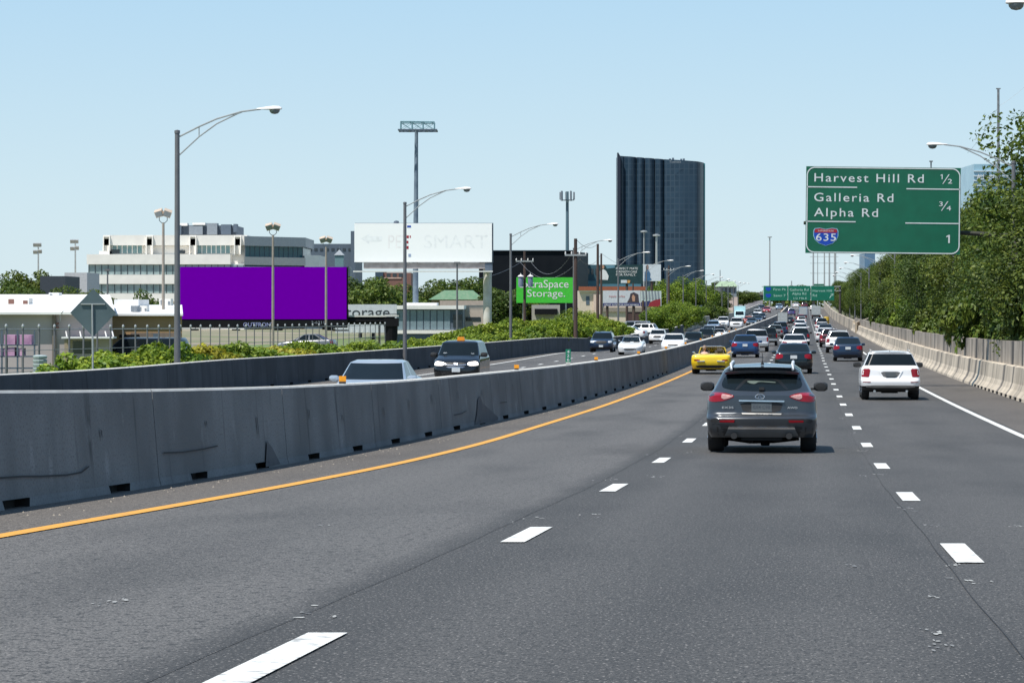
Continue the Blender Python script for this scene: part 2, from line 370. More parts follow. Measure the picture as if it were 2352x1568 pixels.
# worn marks of old raised buttons and scraps beside the dashes
mb = MB()
def fleck(x, Y, a, b):
    mb.add([(x+a*math.cos(t)*rnd.uniform(.6, 1), Y+b*math.sin(t)*rnd.uniform(.6, 1), zr(Y)+.0065) for t in np.linspace(0, 5.4, 7)], [tuple(range(7))])
for off, st in ((-.34, 17), (3.46, 19.5), (.3, 30.5)):
    for k in range(9):
        Y = st + 12.19*k
        for j in range(5): Yj = Y + rnd.gauss(0, .35); fleck(cl(Yj)+off+rnd.gauss(0, .07), Yj, rnd.uniform(.008, .04), rnd.uniform(.02, .09))
for x_, y_ in ((2140, 1370), (2145, 1450), (2150, 1480), (2190, 1300), (250, 1383), (275, 1378), (2340, 1210), (1960, 1302), (2140, 1206), (1990, 1093), (740, 1206)):
    d = (y_-700)/F; Y = min(np.arange(10, 60, .1), key=lambda q: abs(hc(q)/q - d)); x = (x_-1176)*Y/F
    for j in range(8): Yj = Y+rnd.gauss(0, .12); fleck(x+rnd.gauss(0, .035), Yj, rnd.uniform(.004, .016), rnd.uniform(.015, .06))
tag(mb.build('worn_paint_marks', M['worn_line'], fix=False), kind='structure')
# tarred construction joints and hairline cracks (real thin strips of filler)
M['tar'] = mat('tar_filler', (.022, .022, .024), .8)
def wob(a, s, k): return lambda Y: a + .012*math.sin(Y*s*.4) + .006*math.sin(Y*s*1.7+k)
f1 = wob(-.36, .9, 1); tag(ribbon('tar_joint', f1, lambda Y: f1(Y)+.006, 12, 130, .006, M['tar'], step=.5), **E_)
f2 = wob(3.40, .7, 2); tag(ribbon('tar_joint', f2, lambda Y: f2(Y)+.006, 12, 130, .006, M['tar'], step=.5), **E_)
# grit and gravel scattered along the foot of the median wall
mb = MB()
for k in range(170):
    Y = rnd.uniform(22, 110); o = M_off(Y) + .35 + abs(rnd.gauss(0, .28)); x = cl(Y)+o; s = rnd.uniform(.004, .017); z = zr(Y)+.005
    mb.add([(x-s, Y, z), (x+s, Y-s, z), (x, Y+s, z), (x, Y, z+s*1.2)], [(0, 1, 3), (1, 2, 3), (2, 0, 3)])
tag(mb.build('gravel', mat('pale_grit', (.32, .29, .25), .9), fix=False), kind='stuff')

# ---- walls made of cast sections -------------------------------------------------
def wall_section(name, offf, prof, a, b, mats, topz=None, notch=(), notch_h=.1, gap=.012, parent=None, ysub=3.0, dzf=None, ox=0):
    """prof: (across, up, material) from the foot of the right face over the top to the left foot"""
    a, b = a+gap, b-gap; Ys = [a]
    cuts = sorted([c for n_ in notch for c in n_ if a < c < b])
    n = max(1, int((b-a)/ysub)); Ys = sorted(set([a, b] + [a+(b-a)*k/n for k in range(1, n)] + cuts))
    v = []; uv = []; f = []; mi = []
    def P(o, z, Y): return (cl(Y)+offf(Y)+o, Y, zr(Y)+z+(dzf(Y) if dzf else 0))
    def quad(p, u, k):
        q = len(v); v.extend(p); uv.extend(u); f.append(tuple(range(q, q+len(p)))); mi.append(k)
    ph = rnd.random()*0
    for i in range(len(Ys)-1):
        y0, y1 = Ys[i], Ys[i+1]; ym = (y0+y1)/2
        inn = any(n_[0] < ym < n_[1] for n_ in notch)
        for j in range(len(prof)-1):
            (oa, za, _), (ob, zb, mk) = prof[j], prof[j+1]
            if inn and za < notch_h and zb > notch_h:      # lift the foot over a drain slot
                t = (notch_h-za)/(zb-za); oa, za = oa+(ob-oa)*t, notch_h
            elif inn and zb < notch_h and za > notch_h:
                t = (notch_h-zb)/(za-zb); ob, zb = ob+(oa-ob)*t, notch_h
            elif inn and za < notch_h and zb <= notch_h: continue
            quad([P(oa, za, y0), P(oa, za, y1), P(ob, zb, y1), P(ob, zb, y0)], [(y0+ph, za), (y1+ph, za), (y1+ph, zb), (y0+ph, zb)], mk)
        if inn:
            w0 = prof[0][0]; r = w0-.16
            quad([P(r, 0, y0), P(r, 0, y1), P(r, notch_h, y1), P(r, notch_h, y0)], [(0, 0)]*4, len(mats)-1)
            quad([P(r, notch_h, y0), P(r, notch_h, y1), P(w0, notch_h, y1), P(w0, notch_h, y0)], [(0, 0)]*4, len(mats)-1)
            for yy in (y0, y1): quad([P(r, 0, yy), P(w0, 0, yy), P(w0, notch_h, yy), P(r, notch_h, yy)], [(0, 0)]*4, len(mats)-1)
    for yy in (a, b):
        quad([P(o, z, yy) for o, z, _ in prof], [(o, z) for o, z, _ in prof], prof[1][2])
    me = bpy.data.meshes.new(name); O = Vector(parent.location) if parent else Vector()
    me.from_pydata([tuple(Vector(p)-O) for p in v], [], f)
    for m in mats: me.materials.append(m)
    me.polygons.foreach_set('material_index', mi)
    ul = me.uv_layers.new(name='UVMap'); ul.data.foreach_set('uv', [c for l in me.loops for c in uv[l.vertex_index]])
    ob_ = bpy.data.objects.new(name, me); COL.objects.link(ob_)
    if parent: ob_.parent = parent
    return ob_
H = 1.24
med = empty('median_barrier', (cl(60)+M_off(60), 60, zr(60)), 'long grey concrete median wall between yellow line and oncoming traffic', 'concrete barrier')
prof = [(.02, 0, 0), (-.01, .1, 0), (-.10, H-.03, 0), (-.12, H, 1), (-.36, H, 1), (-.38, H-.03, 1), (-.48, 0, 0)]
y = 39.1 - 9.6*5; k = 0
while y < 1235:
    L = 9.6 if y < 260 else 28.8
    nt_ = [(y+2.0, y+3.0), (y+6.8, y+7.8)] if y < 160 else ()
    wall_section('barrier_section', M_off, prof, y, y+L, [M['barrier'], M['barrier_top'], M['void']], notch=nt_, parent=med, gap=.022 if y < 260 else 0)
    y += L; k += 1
# scuffs, cracks and chipped patches on the face of the median wall: thin filler shapes lying on it
def onwall(Y, z): return (cl(Y)+M_off(Y)+.02-.10*z/H*1.05+.004, Y, zr(Y)+z)
scuff_m = mat('scuff_rubber', (.075, .075, .08), .9, c2=(.10, .10, .105), scale=3)
def wallpoly(pts, name='chip_mark', m=None):
    q = MB(); q.add([onwall(a, b) for a, b in pts], [tuple(range(len(pts)))]); return q.build(name, m or M['tar'], parent=med, fix=False)
for Yc, z, h_ in [(29.5, .75, .12), (36, .78, .12), (42.3, .80, .1), (46.2, .8, .35), (51, .85, .2), (54.5, .7, .15), (59.5, .75, .2), (63, .85, .25), (66.5, .9, .25), (71, .9, .25), (75.5, .85, .2), (82, .9, .2), (88, .8, .2), (30.5, .9, .06)]:
    wallpoly([(Yc, z), (Yc+.07, z-.02), (Yc+.08, z-h_*.6), (Yc+.05, z-h_), (Yc+.02, z-h_*.5)])
def crack(pts, t=.010):
    wallpoly([(a, b-t) for a, b in pts] + [(a, b+t) for a, b in pts[::-1]], 'crack_line')
crack([(30.6, .36), (31.4, .34), (32.3, .33), (33.0, .31), (33.6, .3), (34.2, .29), (34.9, .3), (35.3, .36)])
crack([(39.4, .42), (40.6, .4), (42.0, .41), (43, .43)]); crack([(70, .36), (71.4, .36), (72.3, .4)]); crack([(79, .45), (80.5, .44)])
wallpoly([(73.6, .03), (74.2, .28), (74.6, .62), (75.1, .7), (75.5, .5), (76.4, .38), (77.6, .2), (78.4, .08), (78.2, .02)], 'tyre_scuff', scuff_m)
wallpoly([(46.6, .02), (46.9, .42), (47.3, .3), (47.9, .03)], 'tyre_scuff', scuff_m)

lw = empty('left_barrier', (cl(120)+L_off(120), 120, zr(120)), 'dark far concrete wall along the left edge of the oncoming lanes', 'concrete barrier')
profL = [(.02, 0, 0), (0, .1, 0), (-.06, H-.02, 0), (-.08, H, 1), (-.30, H, 1), (-.32, H-.03, 0), (-.4, 0, 0)]
y = 0
while y < 470:
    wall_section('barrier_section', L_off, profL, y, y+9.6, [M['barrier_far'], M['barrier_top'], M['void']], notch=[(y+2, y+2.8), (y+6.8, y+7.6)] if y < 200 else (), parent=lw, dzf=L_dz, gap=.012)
    y += 9.6
lw2 = empty('left_barrier', (cl(700)+L_off(700), 700, zr(700)), 'cream wall climbing beside the oncoming lanes far up the hill', 'concrete barrier')
y = 481
while y < 1235:
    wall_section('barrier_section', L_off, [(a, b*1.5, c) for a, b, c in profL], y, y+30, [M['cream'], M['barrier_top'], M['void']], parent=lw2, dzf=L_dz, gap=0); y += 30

rw = empty('right_barrier', (cl(150)+9.8, 150, zr(150)), 'cream concrete barrier with taller grey wall behind along the right shoulder', 'concrete barrier')
offR = lambda Y: 9.75
profR = [(.9, 0, 0), (.9, 1.05, 0), (.12, 1.1, 0), (.02, 1.07, 0), (-.04, .5, 0), (-.12, .30, 0), (-.27, .10, 0), (-.29, 0, 0)]
profU = [(.62, 0, 0), (.62, 1.95, 0), (.34, 1.97, 0), (.32, 1.0, 0), (.32, 0, 0)]
y = 60; k = 0
while y < 480:
    L = 9.8
    n_ = [(y+1.0, y+1.5), (y+3.4, y+3.9)] if y < 140 else ()
    wall_section('barrier_section', offR, profR, y, y+L, [M['cream'], M['void']], notch=(), parent=rw, gap=.025)
    y += L
    k += 1
y = 61
while y < 480:
    # deterioration: some panels stand a little proud of their neighbours
    j = rnd.uniform(-.02, .02)
    wall_section('wall_panel', offR, [(o+j, z+rnd.uniform(-.02, .02)*(z > 1.5), m_) for o, z, m_ in profU], y, y+9.8, [M['greywall'], M['void']], parent=rw, gap=.015); y += 9.8
mb = MB()
for k in range(26):
    Yc = 66+k*2.45
    for q in (0,):
        x = cl(Yc)+9.75-.30; z = zr(Yc); mb.box((x, Yc, z+.06), (.05, .5, .09), rz=-HEAD)
mb.build('drain_slots', M['void'], parent=rw)  # black blocks on the foot, painted as the slots' dark insides
rw2 = empty('right_barrier', (cl(800)+9.8, 800, zr(800)), 'distant tan retaining wall rising to the right of the far lanes', 'concrete barrier')
y = 480
while y < 1235:
    wall_section('wall_panel', offR, [(.5, 0, 0), (.5, 1.6+1.2*((y-480)/755), 0), (0, 1.6+1.2*((y-480)/755), 0), (-.1, 0, 0)], y, y+24, [M['cream'] if (y//24) % 3 else M['greywall'], M['void']], parent=rw2, gap=.02); y += 24
# gore wall that branches off at the exit ramp
mb = MB()
for (ya, oa), (yb, ob) in zip([(430, 9.3), (520, 14), (600, 19)], [(520, 14), (600, 19), (680, 25)]):
    mb.add([(cl(ya)+oa, ya, zr(ya)-.5), (cl(yb)+ob, yb, zr(yb)-.5), (cl(yb)+ob, yb, zr(yb)+2.1), (cl(ya)+oa, ya, zr(ya)+1.6),
            (cl(ya)+oa+.3, ya, zr(ya)-.5), (cl(yb)+ob+.3, yb, zr(yb)-.5), (cl(yb)+ob+.3, yb, zr(yb)+2.1), (cl(ya)+oa+.3, ya, zr(ya)+1.6)],
           [(0, 1, 2, 3), (4, 5, 6, 7), (3, 2, 6, 7), (0, 4, 7, 3), (1, 5, 6, 2)])
tag(mb.build('ramp_wall', mat('tan_ramp_wall', (.42, .35, .27), .85, c2=(.30, .26, .2), scale=.5)), 'tan angled wall where the exit ramp leaves behind the right cars', 'wall')
# worn cream wall at ramp entry on the left (ribbon of concrete kerb)
tag(ribbon('concrete_verge', -22, -16.9, 560, 1235, -.01, M['old_concrete'], 2), kind='structure')
# ================================================================== VEHICLES
def paint(name, c, metal=.35, rough=.3, coat=.7, c2=None):
    return mat(name, c, rough, metal, coat, c2=c2 or tuple(x*.96 for x in c), scale=2)
M['tyre'] = mat('tyre_rubber', (.018, .018, .019), .85)
M['rim'] = mat('alloy_rim', (.42, .43, .44), .35, .8)
M['carglass'] = mat('car_glass', (.008, .012, .014), .08, spec=.3)
M['carglass2'] = mat('car_glass_seen_through', (.05, .075, .075), .1, spec=.9, coat=.3)
M['plastic'] = mat('black_plastic', (.02, .02, .021), .6)
M['under'] = mat('underbody', (.008, .008, .008), .9)
M['chrome'] = mat('chrome', (.75, .75, .76), .18, .95)
M['silver_trim'] = mat('silver_trim', (.38, .37, .35), .4, .5)
M['tail_red'] = mat('tail_lamp_red', (.26, .003, .01), .2, coat=.3, spec=.4)
M['tail_clear'] = mat('tail_lamp_clear', (.50, .27, .25), .2, coat=.5)
M['head_clear'] = mat('head_lamp', (.62, .65, .68), .12, coat=1)
M['plate'] = mat('number_plate', (.62, .66, .68), .5)
M['plate_dark'] = mat('number_plate_shaded', (.085, .10, .11), .5)  # darker copy of the plate, with shade put into its colour
M['plate_ink'] = mat('plate_ink', (.05, .06, .08), .5)
M['amber'] = mat('amber_lamp', (.9, .32, .02), .3)
M['skin'] = mat('skin', (.5, .27, .18), .6)
M['seat'] = mat('seat_fabric', (.09, .08, .07), .9)
M['badge_white'] = mat('badge_letters', (.6, .6, .6), .4, .4)

M['pale_rail'] = mat('pale_satin_rail', (.72, .74, .76), .35, .2)
class Proto:
    """a thing kept as mesh data: (name, mesh, parent index or None, location)"""
    def __init__(s): s.p = []
    def add(s, name, me, parent=None, loc=(0, 0, 0)): s.p.append((name, me, parent, loc)); return len(s.p)-1
    def place(s, name, loc, rz=0, scale=1, label=None, cat=None, group=None, repl=None, skip=()):
        e = empty(name, loc, label, cat, group, rz); e.scale = (scale,)*3 if not hasattr(scale, '__len__') else scale
        obs = []
        for (n, me, par, l) in s.p:
            if n in skip: obs.append(None); continue
            o = bpy.data.objects.new(n, me); COL.objects.link(o); o.location = l
            o.parent = e if par is None else obs[par]
            if repl:
                for i, m in enumerate(me.materials):
                    if m and m.name in repl:
                        o.material_slots[i].link = 'OBJECT'; o.material_slots[i].material = repl[m.name]
            obs.append(o)
        return e

BASE = paint('body_paint', (.3, .3, .3))
def ring(L, nr=7, nc=6, ns=30, arch=None):
    """L: dict yr yf zr zf w rr rf bow ; half ring from rear centre round the right side to front centre"""
    w, yr, yf, rr, rf = L['w'], L['yr'], L['yf'], L['rr'], L['rf']
    rx = min(.55*w, rr*.9); fx = min(.6*w, rf*.95)
    p = []
    for i in range(nr): x = (w-rx)*i/nr; p.append((x, yr + L['bow']*(x/w)**2, 'r'))
    b0 = L['bow']*((w-rx)/w)**2
    for i in range(nc+1):
        a = math.pi/2*i/nc; p.append((w-rx+rx*math.sin(a), yr+b0+(rr-b0)*(1-math.cos(a)), 'c' if i < nc else 's'))
    b1 = L['bowf']*((w-fx)/w)**2
    for i in range(1, ns):
        t = i/ns; y = yr+rr+(yf-rf-yr-rr)*t; p.append((w*(1-L.get('tuck', 0)*(2*t-1)**2), y, 's'))
    for i in range(nc+1):
        a = math.pi/2*i/nc; p.append((w-fx+fx*math.cos(a), yf-rf+(rf-b1)*math.sin(a), 'd'))
    for i in range(nr): x = (w-fx)*(1-(i+1)/nr); p.append((x, yf-L['bowf']*(x/w)**2, 'f'))
    out = []
    for x, y, k in p:
        t = min(1, max(0, (y-yr)/(yf-yr))); z = L['zr']+(L['zf']-L['zr'])*t + L.get('crown', 0)*(1-(x/w)**2) + L.get('arc', 0)*4*t*(1-t)
        if arch and k in 'scd':
            for yw, ra in arch:
                d = abs(y-yw)
                if d < ra: z = max(z, math.sqrt(ra*ra-d*d)*1.0+.0)
        out.append((x, y, z, k))
    return out
KEYS = ('yr', 'yf', 'zr', 'zf', 'w', 'rr', 'rf', 'bow', 'bowf', 'crown', 'arc', 'tuck')
def car_shell(levels, glass=(5, 6), arch=None, sub=3, pillar=.1, bpill=(), roofless=False):
    """levels: key rings; glass band between key levels; returns dict of MB: body, lower, rear_window, windshield, side_window and a BVH"""
    for L in levels:
        L.setdefault('rr', .25); L.setdefault('rf', .3); L.setdefault('bow', .05); L.setdefault('bowf', .1)
        for k in ('crown', 'arc', 'tuck'): L.setdefault(k, 0)
    n = len(levels); fs = {k: pchip([(i, L[k]) for i, L in enumerate(levels)]) for k in KEYS}
    T = []
    for i in range(n-1):
        for j in range(sub): T.append(i+j/sub)
    T.append(n-1)
    rings = []
    for t in T:
        L = {k: fs[k](t) for k in KEYS}
        i = int(t)
        if t != i and (i >= glass[0] or i == glass[0]-1):      # keep straight lines in the cabin
            u = t-i; L = {k: levels[i][k]*(1-u)+levels[min(i+1, n-1)][k]*u for k in KEYS}
        rings.append(ring(L, arch=arch))
    m = len(rings[0]); parts = {k: MB() for k in ('body', 'lower', 'rear_window', 'windshield', 'side_window')}
    V = [[Vector(p[:3]) for p in r] for r in rings]
    allv = []; allf = []
    def half(s):
        idx = {}
        for a in range(len(rings)-1):
            t = (T[a]+T[a+1])/2
            for b in range(m-1):
                q = [V[a][b], V[a][b+1], V[a+1][b+1], V[a+1][b]]
                q = [Vector((p.x*s, p.y, p.z)) for p in q]
                k = rings[a][b][3]; k2 = rings[a][b+1][3]; kk = rings[a][b][3]
                key = 'body'
                if t < 1: key = 'lower'
                if glass[0] < t < glass[1]:
                    y = sum(p.y for p in q)/4
                    if (kk == 'r' and b < 7) or (kk == 'c' and b < 11): key = 'rear_window'
                    elif kk == 'f' or (kk == 'd' and b >= m-7-1-4): key = 'windshield'
                    elif kk == 's' and not any(abs(y-c) < .05+.0 for c in bpill): key = 'side_window'
                if roofless and t > glass[0]: continue
                parts[key].add(q, [(0, 1, 2, 3) if s > 0 else (3, 2, 1, 0)])
                n0 = len(allv); allv.extend(q); allf.append((n0, n0+1, n0+2, n0+3))
    half(1); half(-1)
    return parts, BVHTree.FromPolygons(allv, allf), fs
def weld(me, d=.0008):
    bm = bmesh.new(); bm.from_mesh(me); bmesh.ops.remove_doubles(bm, verts=bm.verts, dist=d)
    bmesh.ops.dissolve_degenerate(bm, edges=bm.edges, dist=.0005)
    bmesh.ops.recalc_face_normals(bm, faces=bm.faces); bm.to_mesh(me); bm.free()
    me.polygons.foreach_set('use_smooth', [True]*len(me.polygons)); me.set_sharp_from_angle(angle=R(34)); me.update(); return me

def smooth_poly(pts, k=3):
    """round the corners of an outline (Chaikin)"""
    for _ in range(k):
        out = []
        for i in range(len(pts)):
            a, b = pts[i], pts[(i+1) % len(pts)]
            out += [(a[0]*.8+b[0]*.2, a[1]*.8+b[1]*.2), (a[0]*.2+b[0]*.8, a[1]*.2+b[1]*.8)]
        pts = out
    return pts
def decal(bvh, poly, side='rear', off=.008, th=.012, cuts=2, rnd_=1, ylim=None):
    """a shaped piece laid on the body: outline in (x,z) for rear/front, (y,z) for sides; follows the surface"""
    if rnd_: poly = smooth_poly(poly, rnd_)
    bm = bmesh.new(); vs = [bm.verts.new((a, b, 0)) for a, b in poly]; bm.faces.new(vs)
    bmesh.ops.triangulate(bm, faces=bm.faces)
    if cuts: bmesh.ops.subdivide_edges(bm, edges=bm.edges, cuts=cuts, use_grid_fill=True)
    d = {'rear': Vector((0, 1, 0)), 'front': Vector((0, -1, 0)), 'right': Vector((-1, 0, 0)), 'left': Vector((1, 0, 0)), 'top': Vector((0, 0, -1))}[side]
    last = None; todo = []
    for v in bm.verts:
        a, b = v.co.x, v.co.y
        if side in ('rear', 'front'): o = Vector((a, -12 if side == 'rear' else 12, b))
        elif side == 'top': o = Vector((a, b, 6))
        else: o = Vector((12 if side == 'right' else -12, a, b))
        h = bvh.ray_cast(o, d)
        if h[0] is None: todo.append(v); continue
        v.co = h[0] - d*off; last = v.co.copy()
    for v in todo:
        if last is None: continue
        a, b = v.co.x, v.co.y
        best = min((u for u in bm.verts if u not in todo), key=lambda u: ((u.co.x-a)**2+(u.co.z-b)**2) if side in ('rear', 'front') else ((u.co.y-a)**2+(u.co.z-b)**2))
        v.co = (a, best.co.y, b) if side in ('rear', 'front') else (best.co.x, a, b)
    bmesh.ops.recalc_face_normals(bm, faces=bm.faces)
    g = bmesh.ops.extrude_face_region(bm, geom=list(bm.faces))
    for e in g['geom']:
        if isinstance(e, bmesh.types.BMVert): e.co += d*(th+off)
    mb = MB(); bm.verts.index_update(); mb.v = [tuple(v.co) for v in bm.verts]; mb.f = [tuple(q.index for q in f.verts) for f in bm.faces]; mb.m = [0]*len(mb.f); bm.free(); return mb
def mir(poly): return [(-a, b) for a, b in poly][::-1]
def wheel(pr, x, y, r=.33, wd=.23):
    s = 1 if x > 0 else -1; mb = MB(); h = wd/2
    mb.lathe([(r*.62, h*.9), (r*.72, h), (r*.93, h*.97), (r, h*.7), (r, -h*.7), (r*.93, -h), (r*.6, -h)], axis='X', n=22)
    i = pr.add('wheel', mb.mesh('wheel', M['tyre'], True), None, (x-s*h, y, r))
    mb = MB(); mb.lathe([(r*.63, h*.9*s), (r*.6, h*.7*s), (r*.5, h*.6*s)], axis='X', n=18)
    mb.lathe([(.06, h*.85*s), (.001, h*.9*s)], axis='X', n=10)
    for k in range(5):
        a = 2*math.pi*k/5; mb.tube([(h*.75*s, .04*math.cos(a), .04*math.sin(a)), (h*.8*s, r*.6*math.cos(a), r*.6*math.sin(a))], [.035, .045], 4)
    mb.lathe([(r*.5, h*.3*s), (.001, h*.3*s)], axis='X', n=14)
    pr.add('rim', mb.mesh('rim', M['rim']), i)
def mirror_part(pr, x, y, z, s=1, m=None):
    mb = MB(); g = 1 if x > 0 else -1
    mb.lathe([(.001, -.06), (.07, -.055), (.098, -.01), (.10, .04), (.07, .085), (.001, .10)], c=(0, 0, 0), axis='Y', n=12)
    mb.v = [(math.copysign(min(abs(a)*1.3, .105+abs(a)*.1), a)*s*1.05, b*s, math.copysign(min(abs(c), .07+abs(c)*.1), c)*s) for a, b, c in mb.v]
    mb.box((-g*.11*s, .02, -.04*s), (.12*s, .05, .04))
    pr.add('side_mirror', mb.mesh('side_mirror', m or BASE, True), None, (x, y, z))

def finish(pr, parts, windows=True, lower=None, rear_glass=None, split=True):
    b = MB(); b.v = parts['body'].v; b.f = parts['body'].f; b.m = parts['body'].m
    if lower is None: b.add(parts['lower'].v, parts['lower'].f)
    pr.add('body', weld(b.mesh('body', BASE)))
    if lower is not None and parts['lower'].f: pr.add('lower_cladding', weld(parts['lower'].mesh('lower_cladding', lower)))
    if windows:
        for k in ('rear_window', 'windshield', 'side_window'):
            if not parts[k].f: continue
            m = rear_glass if (rear_glass and k == 'rear_window') else M['carglass']
            if k == 'side_window':
                for s in (1, -1):
                    q = MB()
                    for f in parts[k].f:
                        vs = [parts[k].v[i] for i in f]
                        if vs[0][0]*s > 0: q.add(vs, [(0, 1, 2, 3)])
                    pr.add('side_window', weld(q.mesh('side_window', m)))
            else: pr.add(k, weld(parts[k].mesh(k, m)))
def pd(pr, name, mb, m, smooth=False): return pr.add(name, mb.mesh(name, m, smooth))
def underbody(pr, w, yr, yf, z0=.2, z1=.45):
    mb = MB(); mb.bx(-w, w, yr, yf, z0, z1); mb.bx(-w*.35, w*.3, yr+.2, yr+.9, z0-.04, z0+.1); mb.tube([(-w*.9, yr+.85, z0+.1), (w*.9, yr+.85, z0+.1)], .05, 6)
    pr.add('underbody', mb.mesh('underbody', M['under']))
def plate(pr, x, y, z, face=-1, m=None, w=.32, h=.16):
    mb = MB(); mb.box((x, y, z), (w, .012, h)); i = pr.add('number_plate', mb.mesh('number_plate', m or M['plate']))
    return i

def sedan(kind='rear'):
    pr = Proto(); A = [(-1.38, .40), (1.42, .40)]
    Lv = [dict(yr=-2.28, yf=2.3, zr=.24, zf=.2, w=.84, rr=.3, rf=.5),
          dict(yr=-2.36, yf=2.4, zr=.38, zf=.34, w=.90, rr=.35, rf=.6, bowf=.15),
          dict(yr=-2.38, yf=2.42, zr=.58, zf=.5, w=.92, rr=.35, rf=.6, bowf=.18),
          dict(yr=-2.33, yf=2.33, zr=.86, zf=.66, w=.90, rr=.3, rf=.6, bowf=.2, arc=.06),
          dict(yr=-2.26, yf=2.12, zr=1.0, zf=.76, w=.85, rr=.25, rf=.5, bowf=.2, arc=.04),
          dict(yr=-1.72, yf=1.08, zr=1.05, zf=.98, w=.82, rr=.3, rf=.4, bow=.08, bowf=.25),
          dict(yr=-1.02, yf=.30, zr=1.40, zf=1.37, w=.665, rr=.22, rf=.2, bow=.06, bowf=.12, arc=.03),
          dict(yr=-.85, yf=.12, zr=1.45, zf=1.43, w=.55, rr=.2, rf=.15, arc=.02, crown=.015),
          dict(yr=-.7, yf=-.1, zr=1.465, zf=1.455, w=.01, rr=.01, rf=.01, bow=0, bowf=0)]
    parts, bvh, fs = car_shell(Lv, (5, 6), A, bpill=(-.35,)); finish(pr, parts)
    for s in (1, -1):
        g = (lambda p: p) if s > 0 else mir
        pd(pr, 'tail_light', decal(bvh, g([(.52, .93), (.86, .95), (.9, .72), (.78, .7), (.52, .76)])), M['tail_red'], True)
        pd(pr, 'headlight', decal(bvh, g([(.5, .68), (.82, .76), (.86, .66), (.6, .58)]), 'front'), M['head_clear'], True)
        mirror_part(pr, s*.97, .72, 1.0)
        for y in (-1.38, 1.42): wheel(pr, s*.88, y)
    pd(pr, 'grille', decal(bvh, [(-.42, .64), (.42, .64), (.36, .52), (-.36, .52)], 'front'), M['plastic'])
    pd(pr, 'lower_grille', decal(bvh, [(-.55, .42), (.55, .42), (.5, .3), (-.5, .3)], 'front'), M['plastic'])
    pd(pr, 'rear_valance', decal(bvh, [(-.6, .40), (.6, .40), (.55, .28), (-.55, .28)]), M['plastic'])
    plate(pr, 0, -2.41, .80); plate(pr, 0, 2.44, .47)
    underbody(pr, .74, -2.1, 2.1)
    return pr

def suv(kind='white'):
    """boxy white crossover; also the generic SUV"""
    pr = Proto(); A = [(-1.36, .43), (1.38, .43)]
    Lv = [dict(yr=-2.16, yf=2.2, zr=.32, zf=.28, w=.86, rr=.28, rf=.45),
          dict(yr=-2.27, yf=2.28, zr=.46, zf=.42, w=.91, rr=.28, rf=.5, bowf=.1),
          dict(yr=-2.29, yf=2.3, zr=.62, zf=.58, w=.925, rr=.26, rf=.5, bowf=.12),
          dict(yr=-2.20, yf=2.26, zr=.74, zf=.8, w=.92, rr=.22, rf=.45, bowf=.12),
          dict(yr=-2.17, yf=2.14, zr=1.04, zf=.96, w=.90, rr=.22, rf=.4, bowf=.15, arc=.02),
          dict(yr=-2.10, yf=1.14, zr=1.13, zf=1.08, w=.84, rr=.22, rf=.35, bowf=.2),
          dict(yr=-1.88, yf=.52, zr=1.50, zf=1.50, w=.68, rr=.2, rf=.2, bow=.05, bowf=.1, arc=.03),
          dict(yr=-1.90, yf=.32, zr=1.565, zf=1.56, w=.58, rr=.2, rf=.15, arc=.03, crown=.01),
          dict(yr=-1.4, yf=0, zr=1.585, zf=1.59, w=.01, rr=.01, rf=.01, bow=0, bowf=0, arc=.03)]
    parts, bvh, fs = car_shell(Lv, (5, 6), A, bpill=(-.4, -1.35)); finish(pr, parts, lower=M['plastic'])
    for s in (1, -1):
        g = (lambda p: p) if s > 0 else mir
        pd(pr, 'tail_light', decal(bvh, g([(.62, 1.03), (.86, 1.02), (.905, .8), (.9, .76), (.68, .75), (.66, .8)])), M['tail_red'], True)
        pd(pr, 'headlight', decal(bvh, g([(.52, .9), (.84, .92), (.86, .76), (.56, .74)]), 'front'), M['head_clear'], True)
        pd(pr, 'reflector', decal(bvh, g([(.62, .60), (.86, .60), (.86, .575), (.62, .575)]), rnd_=0), M['tail_red'])
        mirror_part(pr, s*.99, .85, 1.12, 1.05, M['plastic'])
        for y in (-1.36, 1.38): wheel(pr, s*.90, y, .36, .25)
        mb = MB(); mb.tube([(s*.60, -1.75, 1.57), (s*.60, -1.7, 1.63), (s*.60, .1, 1.64), (s*.60, .2, 1.58)], .02, 6); pd(pr, 'roof_rail', mb, M['silver_trim'])
        mb = MB(); mb.tube([(s*.5, -2.24, .29), (s*.5, -2.0, .29)], .04, 8); pd(pr, 'exhaust_pipe', mb, M['chrome'])
    pd(pr, 'plate_recess', decal(bvh, [(-.36, .93), (.36, .93), (.22, .735), (-.22, .735)], off=.004), M['grey_trim'])
    plate(pr, 0, -2.245, .84, m=M['plate_dark'])
    pd(pr, 'recess_trim', decal(bvh, [(-.38, .95), (-.33, .94), (-.20, .72), (.20, .72), (.33, .94), (.38, .95), (.24, .69), (-.24, .69)], off=.02, rnd_=0), BASE, True)
    pd(pr, 'rear_skid_plate', decal(bvh, [(-.8, .49), (.8, .49), (.74, .40), (-.74, .40)], off=.012), M['silver_trim'])
    mb = MB(); mb.box((.0, -2.0, 1.14), (.04, .05, .04)); mb.box((-.2, -1.99, 1.17), (.42, .02, .02), ry=R(6)); pd(pr, 'wiper', mb, M['plastic'])
    pd(pr, 'grille', decal(bvh, [(-.45, .9), (.45, .9), (.4, .68), (-.4, .68)], 'front'), M['plastic'])
    plate(pr, 0, 2.33, .5)
    underbody(pr, .78, -2.05, 2.0, .26, .5)
    return pr

